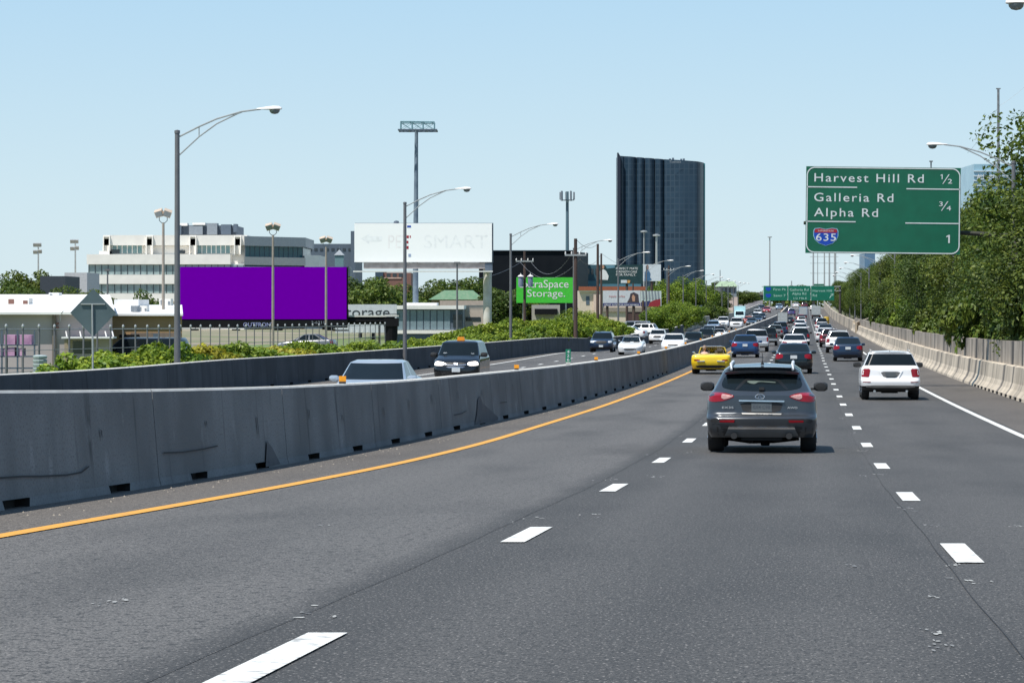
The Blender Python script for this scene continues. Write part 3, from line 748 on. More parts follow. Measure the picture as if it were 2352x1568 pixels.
def hero_suv():
    """sleek dark grey crossover seen from behind"""
    pr = Proto(); A = [(-1.34, .44), (1.46, .44)]
    Lv = [dict(yr=-2.14, yf=2.25, zr=.27, zf=.24, w=.86, rr=.30, rf=.5),
          dict(yr=-2.26, yf=2.34, zr=.40, zf=.36, w=.905, rr=.30, rf=.55, bow=.10),
          dict(yr=-2.31, yf=2.36, zr=.60, zf=.55, w=.925, rr=.30, rf=.55, bow=.13),
          dict(yr=-2.17, yf=2.30, zr=.70, zf=.74, w=.925, rr=.28, rf=.5, bow=.10),
          dict(yr=-2.14, yf=2.1, zr=1.00, zf=.90, w=.895, rr=.28, rf=.5, bow=.08, arc=.02),
          dict(yr=-2.02, yf=1.10, zr=1.08, zf=1.02, w=.83, rr=.30, rf=.35, bow=.10, bowf=.2),
          dict(yr=-1.62, yf=.38, zr=1.40, zf=1.44, w=.66, rr=.26, rf=.2, bow=.08, bowf=.1, arc=.04),
          dict(yr=-1.72, yf=.2, zr=1.475, zf=1.50, w=.55, rr=.2, rf=.15, bow=.06, arc=.05, crown=.02),
          dict(yr=-1.1, yf=0, zr=1.53, zf=1.53, w=.01, rr=.01, rf=.01, bow=0, bowf=0, arc=.04)]
    parts, bvh, fs = car_shell(Lv, (5, 6), A, bpill=(-.35, -1.2), sub=4); finish(pr, parts, rear_glass=BASE)
    pd(pr, 'rear_window', decal(bvh, [(-.60, 1.39), (-.3, 1.415), (.3, 1.415), (.60, 1.39), (.685, 1.20), (.655, 1.13), (.45, 1.085), (0, 1.075), (-.45, 1.085), (-.655, 1.13), (-.685, 1.20)], off=.006, rnd_=2), M['carglass'], True)
    # what shows through the glass: the road ahead, head rests and mirror
    pd(pr, 'window_view', decal(bvh, [(-.26, 1.245), (-.20, 1.26), (.22, 1.24), (.24, 1.22), (.1, 1.23), (-.05, 1.24), (-.12, 1.20), (-.2, 1.21)], off=.012, rnd_=1, cuts=1), mat('glimpse_of_road', (.12, .15, .13), .25, spec=.9), True)
    pd(pr, 'defroster_band', decal(bvh, [(-.46, 1.10), (-.28, 1.30), (0, 1.34), (.28, 1.30), (.46, 1.10), (.40, 1.10), (.24, 1.27), (0, 1.30), (-.24, 1.27), (-.40, 1.10)], off=.009, rnd_=1), mat('dark_inner_frame', (.008, .01, .012), .3), True)
    mb = MB(); mb.add(*(lambda P: (P, [(0, 1, 5, 4), (1, 2, 6, 5), (2, 3, 7, 6), (8, 9, 13, 12), (9, 10, 14, 13), (10, 11, 15, 14), (4, 5, 13, 12), (5, 6, 14, 13), (6, 7, 15, 14), (0, 4, 12, 8), (3, 7, 15, 11)]))(
        [(x, -1.55+abs(x)*.1, 1.46-abs(x)*.05) for x in (-.62, -.22, .22, .62)] + [(x, -1.86+abs(x)*.16, 1.445-abs(x)*.06) for x in (-.62, -.22, .22, .62)] +
        [(x, -1.55+abs(x)*.1, 1.43-abs(x)*.05) for x in (-.62, -.22, .22, .62)] + [(x, -1.84+abs(x)*.16, 1.40-abs(x)*.06) for x in (-.62, -.22, .22, .62)]))
    pd(pr, 'roof_spoiler', mb, BASE, True)
    for s in (1, -1):
        g = (lambda p: p) if s > 0 else mir
        i = pd(pr, 'tail_light', decal(bvh, g([(.43, .985), (.60, 1.045), (.80, 1.06), (.895, 1.0), (.90, .90), (.80, .885), (.62, .905)]), rnd_=2), M['tail_red'], True)
        mb = decal(bvh, g([(.46, .985), (.58, 1.02), (.67, 1.03), (.68, .955), (.62, .93)]), off=.014, rnd_=1); pr.add('lamp_lens', mb.mesh('lamp_lens', M['tail_clear'], True), i)
        pd(pr, 'reflector', decal(bvh, g([(.45, .575), (.70, .57), (.70, .535), (.46, .53)]), rnd_=0, off=.01), M['tail_red'])
        pd(pr, 'bumper_vent', decal(bvh, g([(.44, .60), (.84, .60), (.86, .55), (.80, .515), (.44, .515)]), off=.004, rnd_=1), M['plastic'])
        pd(pr, 'vent_trim', decal(bvh, g([(.43, .525), (.83, .53), (.83, .513), (.43, .505)]), off=.014, rnd_=0), BASE)
        pd(pr, 'headlight', decal(bvh, g([(.5, .8), (.82, .86), (.86, .74), (.6, .7)]), 'front'), M['head_clear'], True)
        mirror_part(pr, s*1.0, .72, 1.13, 1.03, M['plastic'])
        for y in (-1.34, 1.46): wheel(pr, s*.915, y, .37, .27)
        mb = MB(); mb.tube([(s*.52, -1.70, 1.45), (s*.52, -1.55, 1.55), (s*.52, -.2, 1.59), (s*.51, .2, 1.53)], [.022, .028, .026, .02], 8); pd(pr, 'roof_rail', mb, M['pale_rail'], True)
        mb = MB(); mb.tube([(s*.46, -2.30, .30), (s*.46, -1.9, .30)], .055, 12); pd(pr, 'exhaust_pipe', mb, M['plastic'], True)
    pd(pr, 'plate_recess', decal(bvh, [(-.37, .895), (.37, .895), (.30, .695), (-.30, .695)], off=.003, rnd_=1), M['plastic'])
    pd(pr, 'chrome_strip', decal(bvh, [(-.38, .922), (.38, .912), (.38, .888), (-.38, .898)], off=.03, rnd_=0), M['chrome'])
    pd(pr, 'chrome_trim', decal(bvh, [(-.335, .70), (.335, .69), (.325, .668), (-.325, .676)], off=.02, rnd_=0), M['silver_trim'])
    pd(pr, 'number_plate', decal(bvh, [(-.17, .875), (.17, .875), (.17, .715), (-.17, .715)], off=.012, rnd_=0), M['plate_dark'])
    mb = MB(); text_box(mb, '0X4 C98', -.14, .14, .765, .075, -2.262); pd(pr, 'lettering', mb, M['plate_ink'])
    mb = MB(); text_box(mb, 'EX35', -.66, -.47, .775, .036, -2.222); pd(pr, 'lettering', mb, M['badge_white'])
    mb = MB(); text_box(mb, 'AWD', .43, .60, .775, .036, -2.222); pd(pr, 'lettering', mb, M['badge_white'])
    mb = MB(); mb.lathe([(.052, 0), (.06, .006), (.068, 0)], axis='Y', n=24); mb.v = [(x*1.25-.03, y-2.15, z*.7+.985) for x, y, z in mb.v]; mb.tube([(-.055, -2.152, .955), (-.03, -2.152, 1.01), (-.005, -2.152, .955)], .006, 4)
    mb.v = [(x, y-.03, z) for x, y, z in mb.v]; pd(pr, 'badge', mb, M['chrome'])
    pd(pr, 'lower_diffuser', decal(bvh, [(-.86, .475), (.86, .475), (.84, .285), (-.84, .285)], off=.004, rnd_=1), M['plastic'])
    pd(pr, 'skid_plate', decal(bvh, [(-.55, .435), (.55, .435), (.62, .30), (.36, .275), (-.36, .275), (-.62, .30)], off=.014, rnd_=0), M['grey_trim'])
    pd(pr, 'skid_plate_edge', decal(bvh, [(-.55, .45), (.55, .45), (.565, .415), (-.565, .415)], off=.03, rnd_=0), M['chrome'])
    mb = MB(); mb.tube([(.02, -1.93, 1.115), (.24, -1.86, 1.14), (.46, -1.88, 1.10)], [.028, .018, .01], 6); mb.box((0, -1.99, 1.12), (.09, .12, .05)); pd(pr, 'wiper', mb, M['plastic'])
    mb = MB(); mb.tube([(0, -1.25, 1.53), (0, -1.33, 1.75)], [.007, .004], 5); mb.lathe([(.03, 0), (.02, .05), (.002, .07)], c=(0, -1.25, 1.53), n=8); pd(pr, 'antenna', mb, M['plastic'])
    # running gear that hangs below the bumper
    mb = MB(); mb.bx(-.74, .74, -2.0, 2.1, .27, .5); mb.bx(-.34, .34, -2.12, -1.7, .215, .3); mb.tube([(-.62, -1.34, .25), (-.2, -1.36, .19), (.2, -1.36, .2), (.62, -1.34, .25)], .05, 6); mb.lathe([(.001, -.1), (.12, -.07), (.12, .07), (.001, .1)], c=(.05, -1.36, .22), axis='X', n=10)
    mb.tube([(-.2, -1.9, .2), (-.17, -1.2, .17)], .035, 6); mb.tube([(.24, -1.9, .22), (.2, -1.2, .19)], .035, 6)
    pd(pr, 'underbody', mb, M['under'])
    return pr

def minivan():
    pr = Proto(); A = [(-1.5, .41), (1.5, .41)]
    Lv = [dict(yr=-2.45, yf=2.42, zr=.26, zf=.2, w=.88, rr=.25, rf=.45),
          dict(yr=-2.52, yf=2.5, zr=.42, zf=.36, w=.94, rr=.25, rf=.5, bowf=.14),
          dict(yr=-2.53, yf=2.52, zr=.6, zf=.55, w=.955, rr=.25, rf=.5, bowf=.16),
          dict(yr=-2.48, yf=2.44, zr=.85, zf=.8, w=.95, rr=.22, rf=.5, bowf=.18),
          dict(yr=-2.46, yf=2.2, zr=1.05, zf=.98, w=.93, rr=.22, rf=.45, bowf=.2),
          dict(yr=-2.40, yf=1.62, zr=1.15, zf=1.14, w=.88, rr=.22, rf=.35, bowf=.25),
          dict(yr=-2.2, yf=.86, zr=1.66, zf=1.66, w=.74, rr=.2, rf=.2, bowf=.12, arc=.02),
          dict(yr=-2.15, yf=.66, zr=1.73, zf=1.72, w=.62, rr=.2, rf=.15, crown=.01, arc=.02),
          dict(yr=-1.6, yf=.2, zr=1.75, zf=1.75, w=.01, rr=.01, rf=.01, bow=0, bowf=0, arc=.02)]
    parts, bvh, fs = car_shell(Lv, (5, 6), A, bpill=(-.5, .6)); finish(pr, parts)
    for s in (1, -1):
        g = (lambda p: p) if s > 0 else mir
        pd(pr, 'headlight', decal(bvh, g([(.48, .88), (.86, .92), (.92, .78), (.86, .74), (.5, .74)]), 'front', rnd_=1), M['head_clear'], True)
        pd(pr, 'tail_light', decal(bvh, g([(.72, 1.15), (.88, 1.12), (.92, .8), (.74, .8)])), M['tail_red'], True)
        mirror_part(pr, s*1.05, 1.15, 1.17, 1.2, M['plastic'])
        for y in (-1.5, 1.5): wheel(pr, s*.92, y, .34, .24)
    pd(pr, 'grille', decal(bvh, [(-.44, .86), (.44, .86), (.34, .68), (-.34, .68)], 'front'), M['plastic'])
    pd(pr, 'grille_chrome', decal(bvh, [(-.46, .80), (-.1, .77), (.1, .77), (.46, .80), (.42, .765), (.12, .735), (-.12, .735), (-.42, .765)], 'front', off=.02, rnd_=0), M['chrome'])
    pd(pr, 'grille_chrome', decal(bvh, [(-.40, .69), (.40, .69), (.3, .655), (-.3, .655)], 'front', off=.02, rnd_=0), M['chrome'])
    pd(pr, 'emblem', decal(bvh, [(-.10, .86), (.10, .86), (.07, .76), (0, .73), (-.07, .76)], 'front', off=.03), M['chrome'])
    pd(pr, 'lower_grille', decal(bvh, [(-.6, .42), (.6, .42), (.55, .3), (-.55, .3)], 'front'), M['plastic'])
    pd(pr, 'bumper_chrome', decal(bvh, [(-.62, .29), (.2, .29), (.2, .26), (-.6, .26)], 'front', off=.02, rnd_=0), M['silver_trim'])
    plate(pr, -.02, 2.56, .57, w=.34, h=.17)
    mb = MB(); mb.box((0, .35, 1.82), (.34, .2, .15)); mb.box((0, .35, 1.75), (.26, .16, .04)); mb.v = [(x*(1-.25*(z > 1.85)), y, z) for x, y, z in mb.v]; pd(pr, 'roof_sign', mb, M['amber'])
    mb = MB(); mb.box((.55, 1.42, 1.22), (.14, .02, .07), rx=R(-30)); mb.box((-.6, 1.43, 1.2), (.12, .02, .05), rx=R(-30)); pd(pr, 'windshield_sticker', mb, M['plate'])
    underbody(pr, .8, -2.3, 2.2, .22, .5)
    return pr

def pickup():
    """large SUV / truck with topper and high tail"""
    pr = Proto(); A = [(-1.75, .46), (1.75, .46)]
    Lv = [dict(yr=-2.72, yf=2.7, zr=.42, zf=.36, w=.9, rr=.15, rf=.35),
          dict(yr=-2.78, yf=2.75, zr=.55, zf=.5, w=.97, rr=.15, rf=.35),
          dict(yr=-2.78, yf=2.76, zr=.72, zf=.7, w=.99, rr=.12, rf=.35),
          dict(yr=-2.70, yf=2.7, zr=.8, zf=.95, w=.985, rr=.12, rf=.3),
          dict(yr=-2.68, yf=2.6, zr=1.2, zf=1.12, w=.97, rr=.12, rf=.3),
          dict(yr=-2.64, yf=1.5, zr=1.30, zf=1.24, w=.92, rr=.14, rf=.25, bowf=.12),
          dict(yr=-2.44, yf=.85, zr=1.78, zf=1.78, w=.78, rr=.14, rf=.18, bowf=.08),
          dict(yr=-2.38, yf=.7, zr=1.85, zf=1.85, w=.68, rr=.14, rf=.15, crown=.01),
          dict(yr=-1.8, yf=.2, zr=1.87, zf=1.87, w=.01, rr=.01, rf=.01, bow=0, bowf=0)]
    parts, bvh, fs = car_shell(Lv, (5, 6), A, bpill=(-1.2, -.2)); finish(pr, parts)
    for s in (1, -1):
        g = (lambda p: p) if s > 0 else mir
        pd(pr, 'tail_light', decal(bvh, g([(.84, 1.2), (.97, 1.2), (.98, .85), (.84, .85)]), rnd_=0), M['tail_red'], True)
        pd(pr, 'headlight', decal(bvh, g([(.6, 1.0), (.92, 1.0), (.92, .85), (.6, .85)]), 'front', rnd_=0), M['head_clear'], True)
        mirror_part(pr, s*1.1, 1.0, 1.32, 1.4, M['plastic'])
        for y in (-1.75, 1.75): wheel(pr, s*.96, y, .39, .27)
    mb = MB(); mb.bx(-.95, .95, -2.92, -2.72, .52, .72); pd(pr, 'rear_bumper', mb, M['chrome'])
    pd(pr, 'bumper_step', decal(bvh, [(-.3, .9), (.3, .9), (.3, .78), (-.3, .78)]), M['plastic'])
    pd(pr, 'grille', decal(bvh, [(-.55, 1.0), (.55, 1.0), (.55, .75), (-.55, .75)], 'front'), M['plastic'])
    plate(pr, 0, -2.94, .62)
    underbody(pr, .8, -2.5, 2.5, .34, .6)
    return pr

def convertible(wide=True):
    """low sports car, top down: haunches, chrome bumperettes, framed windscreen"""
    pr = Proto(); A = [(-1.2, .40), (1.3, .40)]
    Lv = [dict(yr=-2.2, yf=2.25, zr=.24, zf=.2, w=.84, rr=.28, rf=.6),
          dict(yr=-2.27, yf=2.3, zr=.40, zf=.36, w=.88, rr=.3, rf=.7),
          dict(yr=-2.30, yf=2.33, zr=.55, zf=.48, w=.90, rr=.3, rf=.8),
          dict(yr=-2.28, yf=2.25, zr=.76, zf=.58, w=.885, rr=.25, rf=.8, arc=.05),
          dict(yr=-2.18, yf=2.0, zr=.86, zf=.68, w=.84, rr=.22, rf=.7, arc=.06),
          dict(yr=-.75, yf=.62, zr=.92, zf=.84, w=.66, rr=.2, rf=.2, arc=.0),
          dict(yr=-.70, yf=.58, zr=.62, zf=.62, w=.62, rr=.2, rf=.2),
          dict(yr=-.2, yf=.2, zr=.5, zf=.5, w=.01, rr=.01, rf=.01, bow=0, bowf=0)]
    parts, bvh, fs = car_shell(Lv, (20, 21), A); finish(pr, parts, windows=False)
    for s in (1, -1):
        g = (lambda p: p) if s > 0 else mir
        pd(pr, 'tail_light', decal(bvh, g([(.5, .66), (.76, .66), (.78, .60), (.5, .60)]), rnd_=1), M['tail_red'], True)
        pd(pr, 'bumperette', decal(bvh, g([(.28, .615), (.62, .60), (.62, .565), (.28, .575)]), off=.06, rnd_=0), M['chrome'])
        pd(pr, 'headlight', decal(bvh, g([(.5, .55), (.78, .58), (.8, .5), (.52, .47)]), 'front'), M['head_clear'], True)
        mirror_part(pr, s*.88, .5, .95, .55, M['chrome'])
        for y in (-1.2, 1.3): wheel(pr, s*.88, y, .335, .26)
        mb = MB(); mb.box((s*.33, -.25, .78), (.42, .14, .55), rx=R(-8)); mb.box((s*.33, -.3, 1.08), (.22, .10, .14), rx=R(-8)); pd(pr, 'seat', mb, M['seat'])
    fr = MB(); P_ = [(-.66, .62, .86), (-.54, .30, 1.20), (-.4, .27, 1.235), (.4, .27, 1.235), (.54, .30, 1.20), (.66, .62, .86)]; fr.tube(P_, .03, 6); pd(pr, 'windshield_frame', fr, M['chrome'])
    gl = MB(); gl.xz([(-.62, .88), (-.52, 1.18), (.52, 1.18), (.62, .88)], 0, .008); gl.v = [(x, .60-(z-.88)*.95+y, z) for x, y, z in gl.v]
    pd(pr, 'windshield', gl, glassy)
    pd(pr, 'rear_valance', decal(bvh, [(-.7, .40), (.7, .40), (.62, .27), (-.62, .27)]), M['plastic'])
    pd(pr, 'grille', decal(bvh, [(-.45, .42), (.45, .42), (.4, .32), (-.4, .32)], 'front'), M['plastic'])
    underbody(pr, .72, -2.0, 2.0, .18, .4)
    return pr
def make_glassy():
    m = bpy.data.materials.new('thin_clear_glass'); m.use_nodes = True; nt = m.node_tree
    t = _n(nt, 'ShaderNodeBsdfTransparent'); t.inputs[0].default_value = (.72, .80, .78, 1); g = _n(nt, 'ShaderNodeBsdfGlossy'); g.inputs[1].default_value = .05
    f = _n(nt, 'ShaderNodeFresnel'); f.inputs[0].default_value = 1.5; x = _n(nt, 'ShaderNodeMixShader')
    nt.links.new(f.outputs[0], x.inputs[0]); nt.links.new(t.outputs[0], x.inputs[1]); nt.links.new(g.outputs[0], x.inputs[2]); nt.links.new(x.outputs[0], nt.nodes['Material Output'].inputs[0]); return m
glassy = make_glassy()
M['grey_trim'] = mat('grey_trim', (.12, .125, .13), .5)

M['lit_lamp'] = mat('lit_headlamp', (1, .93, .85), .3, emit=1.6)
def box_truck():
    pr = Proto(); mb = MB(); mb.bx(-1.22, 1.22, -3.6, 1.4, 1.0, 3.5); pd(pr, 'cargo_box', mb, BASE)
    mb = MB(); mb.yz([(1.45, .6), (3.4, .6), (3.5, 1.2), (3.3, 1.5), (2.7, 2.45), (1.45, 2.55)], -1.05, 1.05); pd(pr, 'cab', mb, BASE)
    mb = MB(); mb.add([(-.92, 3.32, 1.56), (.92, 3.32, 1.56), (.86, 2.80, 2.35), (-.86, 2.80, 2.35)], [(0, 1, 2, 3)]); pd(pr, 'windshield', mb, M['carglass'])
    mb = MB(); mb.bx(-1.0, 1.0, -3.5, 3.3, .55, .98); pd(pr, 'chassis', mb, M['under'])
    mb = MB(); mb.bx(-1.15, 1.15, -3.66, -3.5, .6, .8); pd(pr, 'rear_bumper', mb, M['plastic'])
    mb = MB(); mb.bx(-1.08, 1.08, -3.63, -3.61, 1.1, 3.3)
    for k in range(6): mb.bx(-1.08, 1.08, -3.65, -3.63, 1.3+k*.34, 1.33+k*.34)
    pd(pr, 'roller_door', mb, M['pale_door'])
    for s in (1, -1):
        for y in (-2.4, 2.4): wheel(pr, s*1.1, y, .46, .3)
        mb = MB(); mb.box((s*.8, 3.5, .95), (.3, .06, .2)); pd(pr, 'headlight', mb, M['head_clear'])
        mb = MB(); mb.box((s*1.05, -3.68, .9), (.2, .04, .15)); pd(pr, 'tail_light', mb, M['tail_red'])
    return pr
M['pale_door'] = mat('pale_roller_door', (.42, .45, .45), .5)

P_sedan, P_suv, P_hero, P_van, P_pick, P_conv, P_truck = sedan(), suv(), hero_suv(), minivan(), pickup(), convertible(), box_truck()
PROTO = dict(sedan=(P_sedan, 'sedan', 'car'), suv=(P_suv, 'suv', 'car'), hero=(P_hero, 'suv', 'car'), van=(P_van, 'minivan', 'van'), pick=(P_pick, 'large_suv', 'car'), conv=(P_conv, 'convertible', 'car'), truck=(P_truck, 'box_truck', 'truck'))
PC = dict(
 hero=paint('dark_grey_paint', (.052, .060, .070), .45, .28), white=paint('white_paint', (.80, .80, .80), 0, .35), yellow=paint('yellow_paint', (.80, .56, .015), 0, .3),
 blue=paint('blue_paint', (.015, .06, .17), .3), silver=paint('silver_paint', (.48, .50, .53), .6, .35), black=paint('black_paint', (.006, .007, .009), .1, .25),
 teal=paint('dark_teal_paint', (.01, .02, .028), .3, .22), palesilver=paint('pale_silver_paint', (.50, .56, .62), .5, .3), navy=paint('navy_paint', (.012, .03, .07), .3),
 brown=paint('brown_paint', (.07, .03, .025), .2), red=paint('red_paint', (.35, .02, .02), .1), orange=paint('orange_paint', (.55, .10, .03), 0), lblue=paint('light_blue_paint', (.30, .42, .58), .3),
 purple=paint('violet_blue_paint', (.05, .05, .18), .3), grey=paint('grey_paint', (.18, .185, .19), .4), truckgrey=paint('truck_grey_green', (.30, .34, .33), 0, .6), maroon=paint('maroon_paint', (.09, .008, .02), .2), aqua=paint('pale_aqua_paint', (.45, .68, .72), 0, .4))
K = 1.06
def car(kind, off, Y, color, label, group=None, opp=False, sc=None, repl=None, yaw=0, skip=()):
    pr, name, cat = PROTO[kind]; x = cl(Y)+off; z = zr(Y)+.006+(L_dz(Y) if off < -8 else L_dz(Y)*0)
    slope = (zr(Y+2)-zr(Y-2))/4
    rp = {'body_paint': PC[color]}
    if repl: rp.update(repl)
    o = pr.place(name, (x, Y, z), (-HEAD + (math.pi if opp else 0) + yaw), (sc or K), label, cat, group, rp, skip)
    if kind in ('suv',) or True: o.rotation_euler[0] = math.atan(slope)*(-1 if opp else 1)
    return o
GT = 'cars driving away in the near carriageway'; GO = 'oncoming cars beyond the median wall'
car('hero', 1.60, 57.0, 'hero', 'dark grey crossover with red tail lights, nearest car in the middle lane', GT, sc=(1.07, 1.07, 1.03))
car('suv', 5.25, 105.2, 'white', 'white boxy crossover with dark rear window, alone in the right lane foreground', GT, sc=(1.08, 1.08, 1.03))
car('conv', -2.55, 161, 'yellow', 'yellow open-top sports car beside the median wall', GT, sc=1.15)
car('sedan', 1.75, 162.5, 'teal', 'black sedan with pale number plate just ahead of the dark grey crossover', GT, sc=1.09)
car('sedan', -2.0, 222, 'blue', 'bright blue sedan ahead of the yellow convertible', GT, sc=(1.1, 1.06, 1.13))
car('pick', -1.7, 254, 'silver', 'silver truck with white-framed rear window ahead of the blue sedan', GT, sc=1.0)
car('pick', -1.3, 296, 'black', 'black truck half hidden ahead of the silver truck', GT, sc=.95)
car('suv', -1.2, 352, 'grey', 'dark grey car with white roof ahead of the black truck', GT)
car('van', -.9, 392, 'navy', 'dark blue van following the grey white-topped bus', GT, skip=('roof_sign',))
car('truck', -1.9, 560, 'grey', 'grey truck with pale roof far up the left lane', GT, sc=.78)
car('sedan', -1.0, 625, 'black', 'tiny black car beyond the grey truck on the slope', GT)
car('suv', -2.1, 930, 'purple', 'tiny violet-blue car near the crest in the left lane', GT, sc=1.4)
car('sedan', 1.5, 236, 'white', 'white sedan directly ahead of the black sedan', GT, sc=1.09)
car('suv', 1.8, 300, 'teal', 'dark crossover ahead of the white sedan in the middle lane', GT)
car('sedan', 1.7, 405, 'white', 'small white sedan ahead of the dark crossover', GT)
car('sedan', 1.4, 500, 'silver', 'small silver sedan farther up the middle lane', GT)
car('suv', 1.5, 600, 'white', 'small white car with red lights below the red car on the hill', GT)
car('sedan', 1.2, 700, 'red', 'tiny red car in the middle lane on the hill', GT, sc=1.2)
car('truck', 1.6, 860, 'lblue', 'tiny light blue van under the triple green signs', GT, sc=.9)
car('sedan', 5.2, 206, 'navy', 'dark navy sedan tight behind the white crossover in the right lane', GT, sc=1.1)
car('suv', 5.0, 247, 'white', 'white crossover right behind the navy sedan by the wall', GT, sc=1.12)
car('suv', 4.6, 284, 'maroon', 'dark maroon crossover half hidden left of the white one', GT)
car('sedan', 4.4, 322, 'white', 'white sedan with red lights ahead of the maroon crossover', GT)
car('sedan', 4.9, 395, 'grey', 'small grey sedan in the right lane beyond the white sedan', GT)
car('sedan', 4.7, 440, 'white', 'small white car behind the dark crossover up the right lane', GT)
car('suv', 4.9, 505, 'black', 'small black crossover below the grey bus up the right lane', GT, sc=1.15)
car('sedan', 5.0, 580, 'navy', 'tiny navy car directly below the grey bus', GT)
car('truck', 5.1, 830, 'truckgrey', 'grey-green bus-like truck on the slope in the right lane', GT, sc=1.02, repl={'pale_roller_door': M['pale_door']})
car('suv', 5.0, 1130, 'white', 'tiny white vehicle at the crest under the right green sign', GT, sc=1.3)
car('suv', 1.7, 1290, 'maroon', 'tiny maroon car at the crest in the middle lane', GT, sc=1.5)
car('sedan', -2, 1320, 'white', 'tiny white car at the crest in the left lane', GT, sc=1.6)
# oncoming
car('sedan', -8.9, 80.3, 'palesilver', 'pale silver sedan with wide windshield behind the near median wall', GO, True, sc=1.06)
car('van', -12.9, 135.5, 'black', 'black minivan with orange roof sign and lit headlights', GO, True, sc=(1.06, 1.0, 1.08), yaw=R(0), repl={'head_lamp': M['lit_lamp']})
car('suv', -14.8, 258, 'navy', 'dark navy crossover left of the white convertible', GO, True, sc=1.08)
car('conv', -11.1, 236, 'white', 'white convertible with dark windshield beside the navy crossover', GO, True, sc=(1.08, 1.1, 1.14))
car('suv', -14.7, 352, 'white', 'white crossover with black grille at the outer edge of the oncoming lanes', GO, True)
car('sedan', -8.7, 256, 'white', 'white sedan showing only its top behind the median wall', GO, True, sc=1.08)
car('sedan', -10.6, 305, 'lblue', 'silvery blue car peeking out behind the white sedan', GO, True)
car('pick', -8.6, 298, 'teal', 'big dark truck close behind the white sedan oncoming', GO, True, sc=.96)
car('pick', -9.1, 352, 'black', 'big black truck following the dark one, oncoming', GO, True, sc=.95)
car('conv', -9, 400, 'white', 'white low car with brown top in the oncoming queue', GO, True, sc=1.1)
car('pick', -9.6, 425, 'brown', 'brown high truck behind the low white car, oncoming', GO, True, sc=.85)
car('sedan', -11.6, 440, 'silver', 'silver sedan in the middle of the oncoming lanes near the brown truck', GO, True)
car('van', -12.4, 545, 'white', 'white van in the oncoming queue above the silver sedan', GO, True, skip=('roof_sign',), sc=1.1)
car('suv', -12.2, 480, 'lblue', 'light blue crossover left of the white pickup, oncoming', GO, True, sc=1.1)
car('pick', -9.1, 505, 'white', 'white pickup in the inner oncoming lane', GO, True)
car('truck', -12.8, 700, 'aqua', 'pale aqua box truck in the middle of the oncoming queue', GO, True)
car('sedan', -9.7, 640, 'orange', 'orange-red car beside the aqua box truck', GO, True, sc=1.1)
car('sedan', -7.9, 575, 'teal', 'small dark sedan near the median below the orange car', GO, True, sc=1.1)
car('sedan', -8.3, 680, 'navy', 'small navy sedan above the dark one, oncoming', GO, True, sc=1.1)
car('suv', -8.7, 765, 'navy', 'tiny navy crossover higher up the oncoming lanes', GO, True, sc=1.15)
car('suv', -10.9, 800, 'teal', 'tiny teal crossover beside the navy one, oncoming', GO, True, sc=1.15)
car('van', -12, 905, 'white', 'tiny white-roofed van near the top of the oncoming lanes', GO, True, skip=('roof_sign',), sc=1.3)
car('sedan', -11, 1040, 'red', 'tiny red-and-white car near the crest, oncoming', GO, True, sc=1.5)
car('suv', -8, 1180, 'lblue', 'tiny pale car at the crest beside the median, oncoming', GO, True, sc=1.5)
car('suv', -14, 1130, 'navy', 'tiny dark car at the crest on the outer oncoming lane', GO, True, sc=1.4)
car('sedan', -15.0, 620, 'white', 'small white sedan on the outer oncoming lane near the cream wall', GO, True, sc=1.1)

# the driver of the yellow convertible
def person_bust(name, loc, label, shirt, hair, rz=0):
    mb = MB()
    e = empty(name, loc, label, 'person', rz=rz)
    prof = [(.001, -.02), (.17, 0), (.20, .12), (.21, .28), (.20, .38), (.12, .45), (.058, .48), (.055, .54), (.075, .57), (.092, .63), (.095, .68), (.085, .74), (.05, .78), (.001, .79)]
    mb.lathe(prof, n=16); vs = []
    for x, y, z in mb.v:
        vs.append((x*(1.12 if z < .46 else .86), y*(.62 if z < .46 else 1.0)+(.01 if z > .5 else 0), z))
    mb.v = vs; mb.m = [0 if sum(mb.v[i][2] for i in f)/4 < .455 else 1 for f in mb.f]
    mb.cur = 1; mb.lathe([(.001, -.02), (.014, -.01), (.012, .01), (.001, .03)], c=(0, .10, .655), n=6)
    for s in (1, -1): mb.lathe([(.001, -.02), (.016, 0), (.001, .02)], c=(s*.083, .0, .66), n=6)
    mb.cur = 0
    for s in (1, -1): mb.tube([(s*.21, 0, .36), (s*.25, .12, .15), (s*.16, .38, .16)], [.055, .045, .035], 8)
    mb.cur = 1
    for s in (1, -1):
        mb.tube([(s*.16, .38, .16), (s*.12, .46, .18)], [.03, .032], 6)
        for k in range(4): mb.tube([(s*(.13-.018*k), .47, .17+.012*k), (s*(.11-.018*k), .53, .19+.012*k), (s*(.10-.018*k), .52, .21+.012*k)], .009, 5)
        mb.tube([(s*.10, .45, .19), (s*.07, .49, .22)], .01, 5)
    o = mb.local('body', [shirt, M['skin']], e, True)
    h = MB(); h.lathe([(.10, .64), (.104, .70), (.09, .76), (.05, .80), (.001, .81)], n=14); h.v = [(x*.9, y-.015, z) for x, y, z in h.v]; h.local('hair', hair, e, True)
    return e
Yd = 160.6; person_bust('person', (cl(Yd)-2.55-.40, Yd, zr(Yd)+.68), 'driver with grey hair in pale shirt seated in the yellow convertible', mat('pink_shirt', (.62, .42, .38), .8), mat('grey_hair', (.30, .22, .18), .8), rz=-HEAD)
# ================================================================== SCENERY
def gz(Y): return zr(Y) - .05
def px(x, Y): return (x-1176)*Y/F
def pz(y, Y): return ZC - (y-700)*Y/F

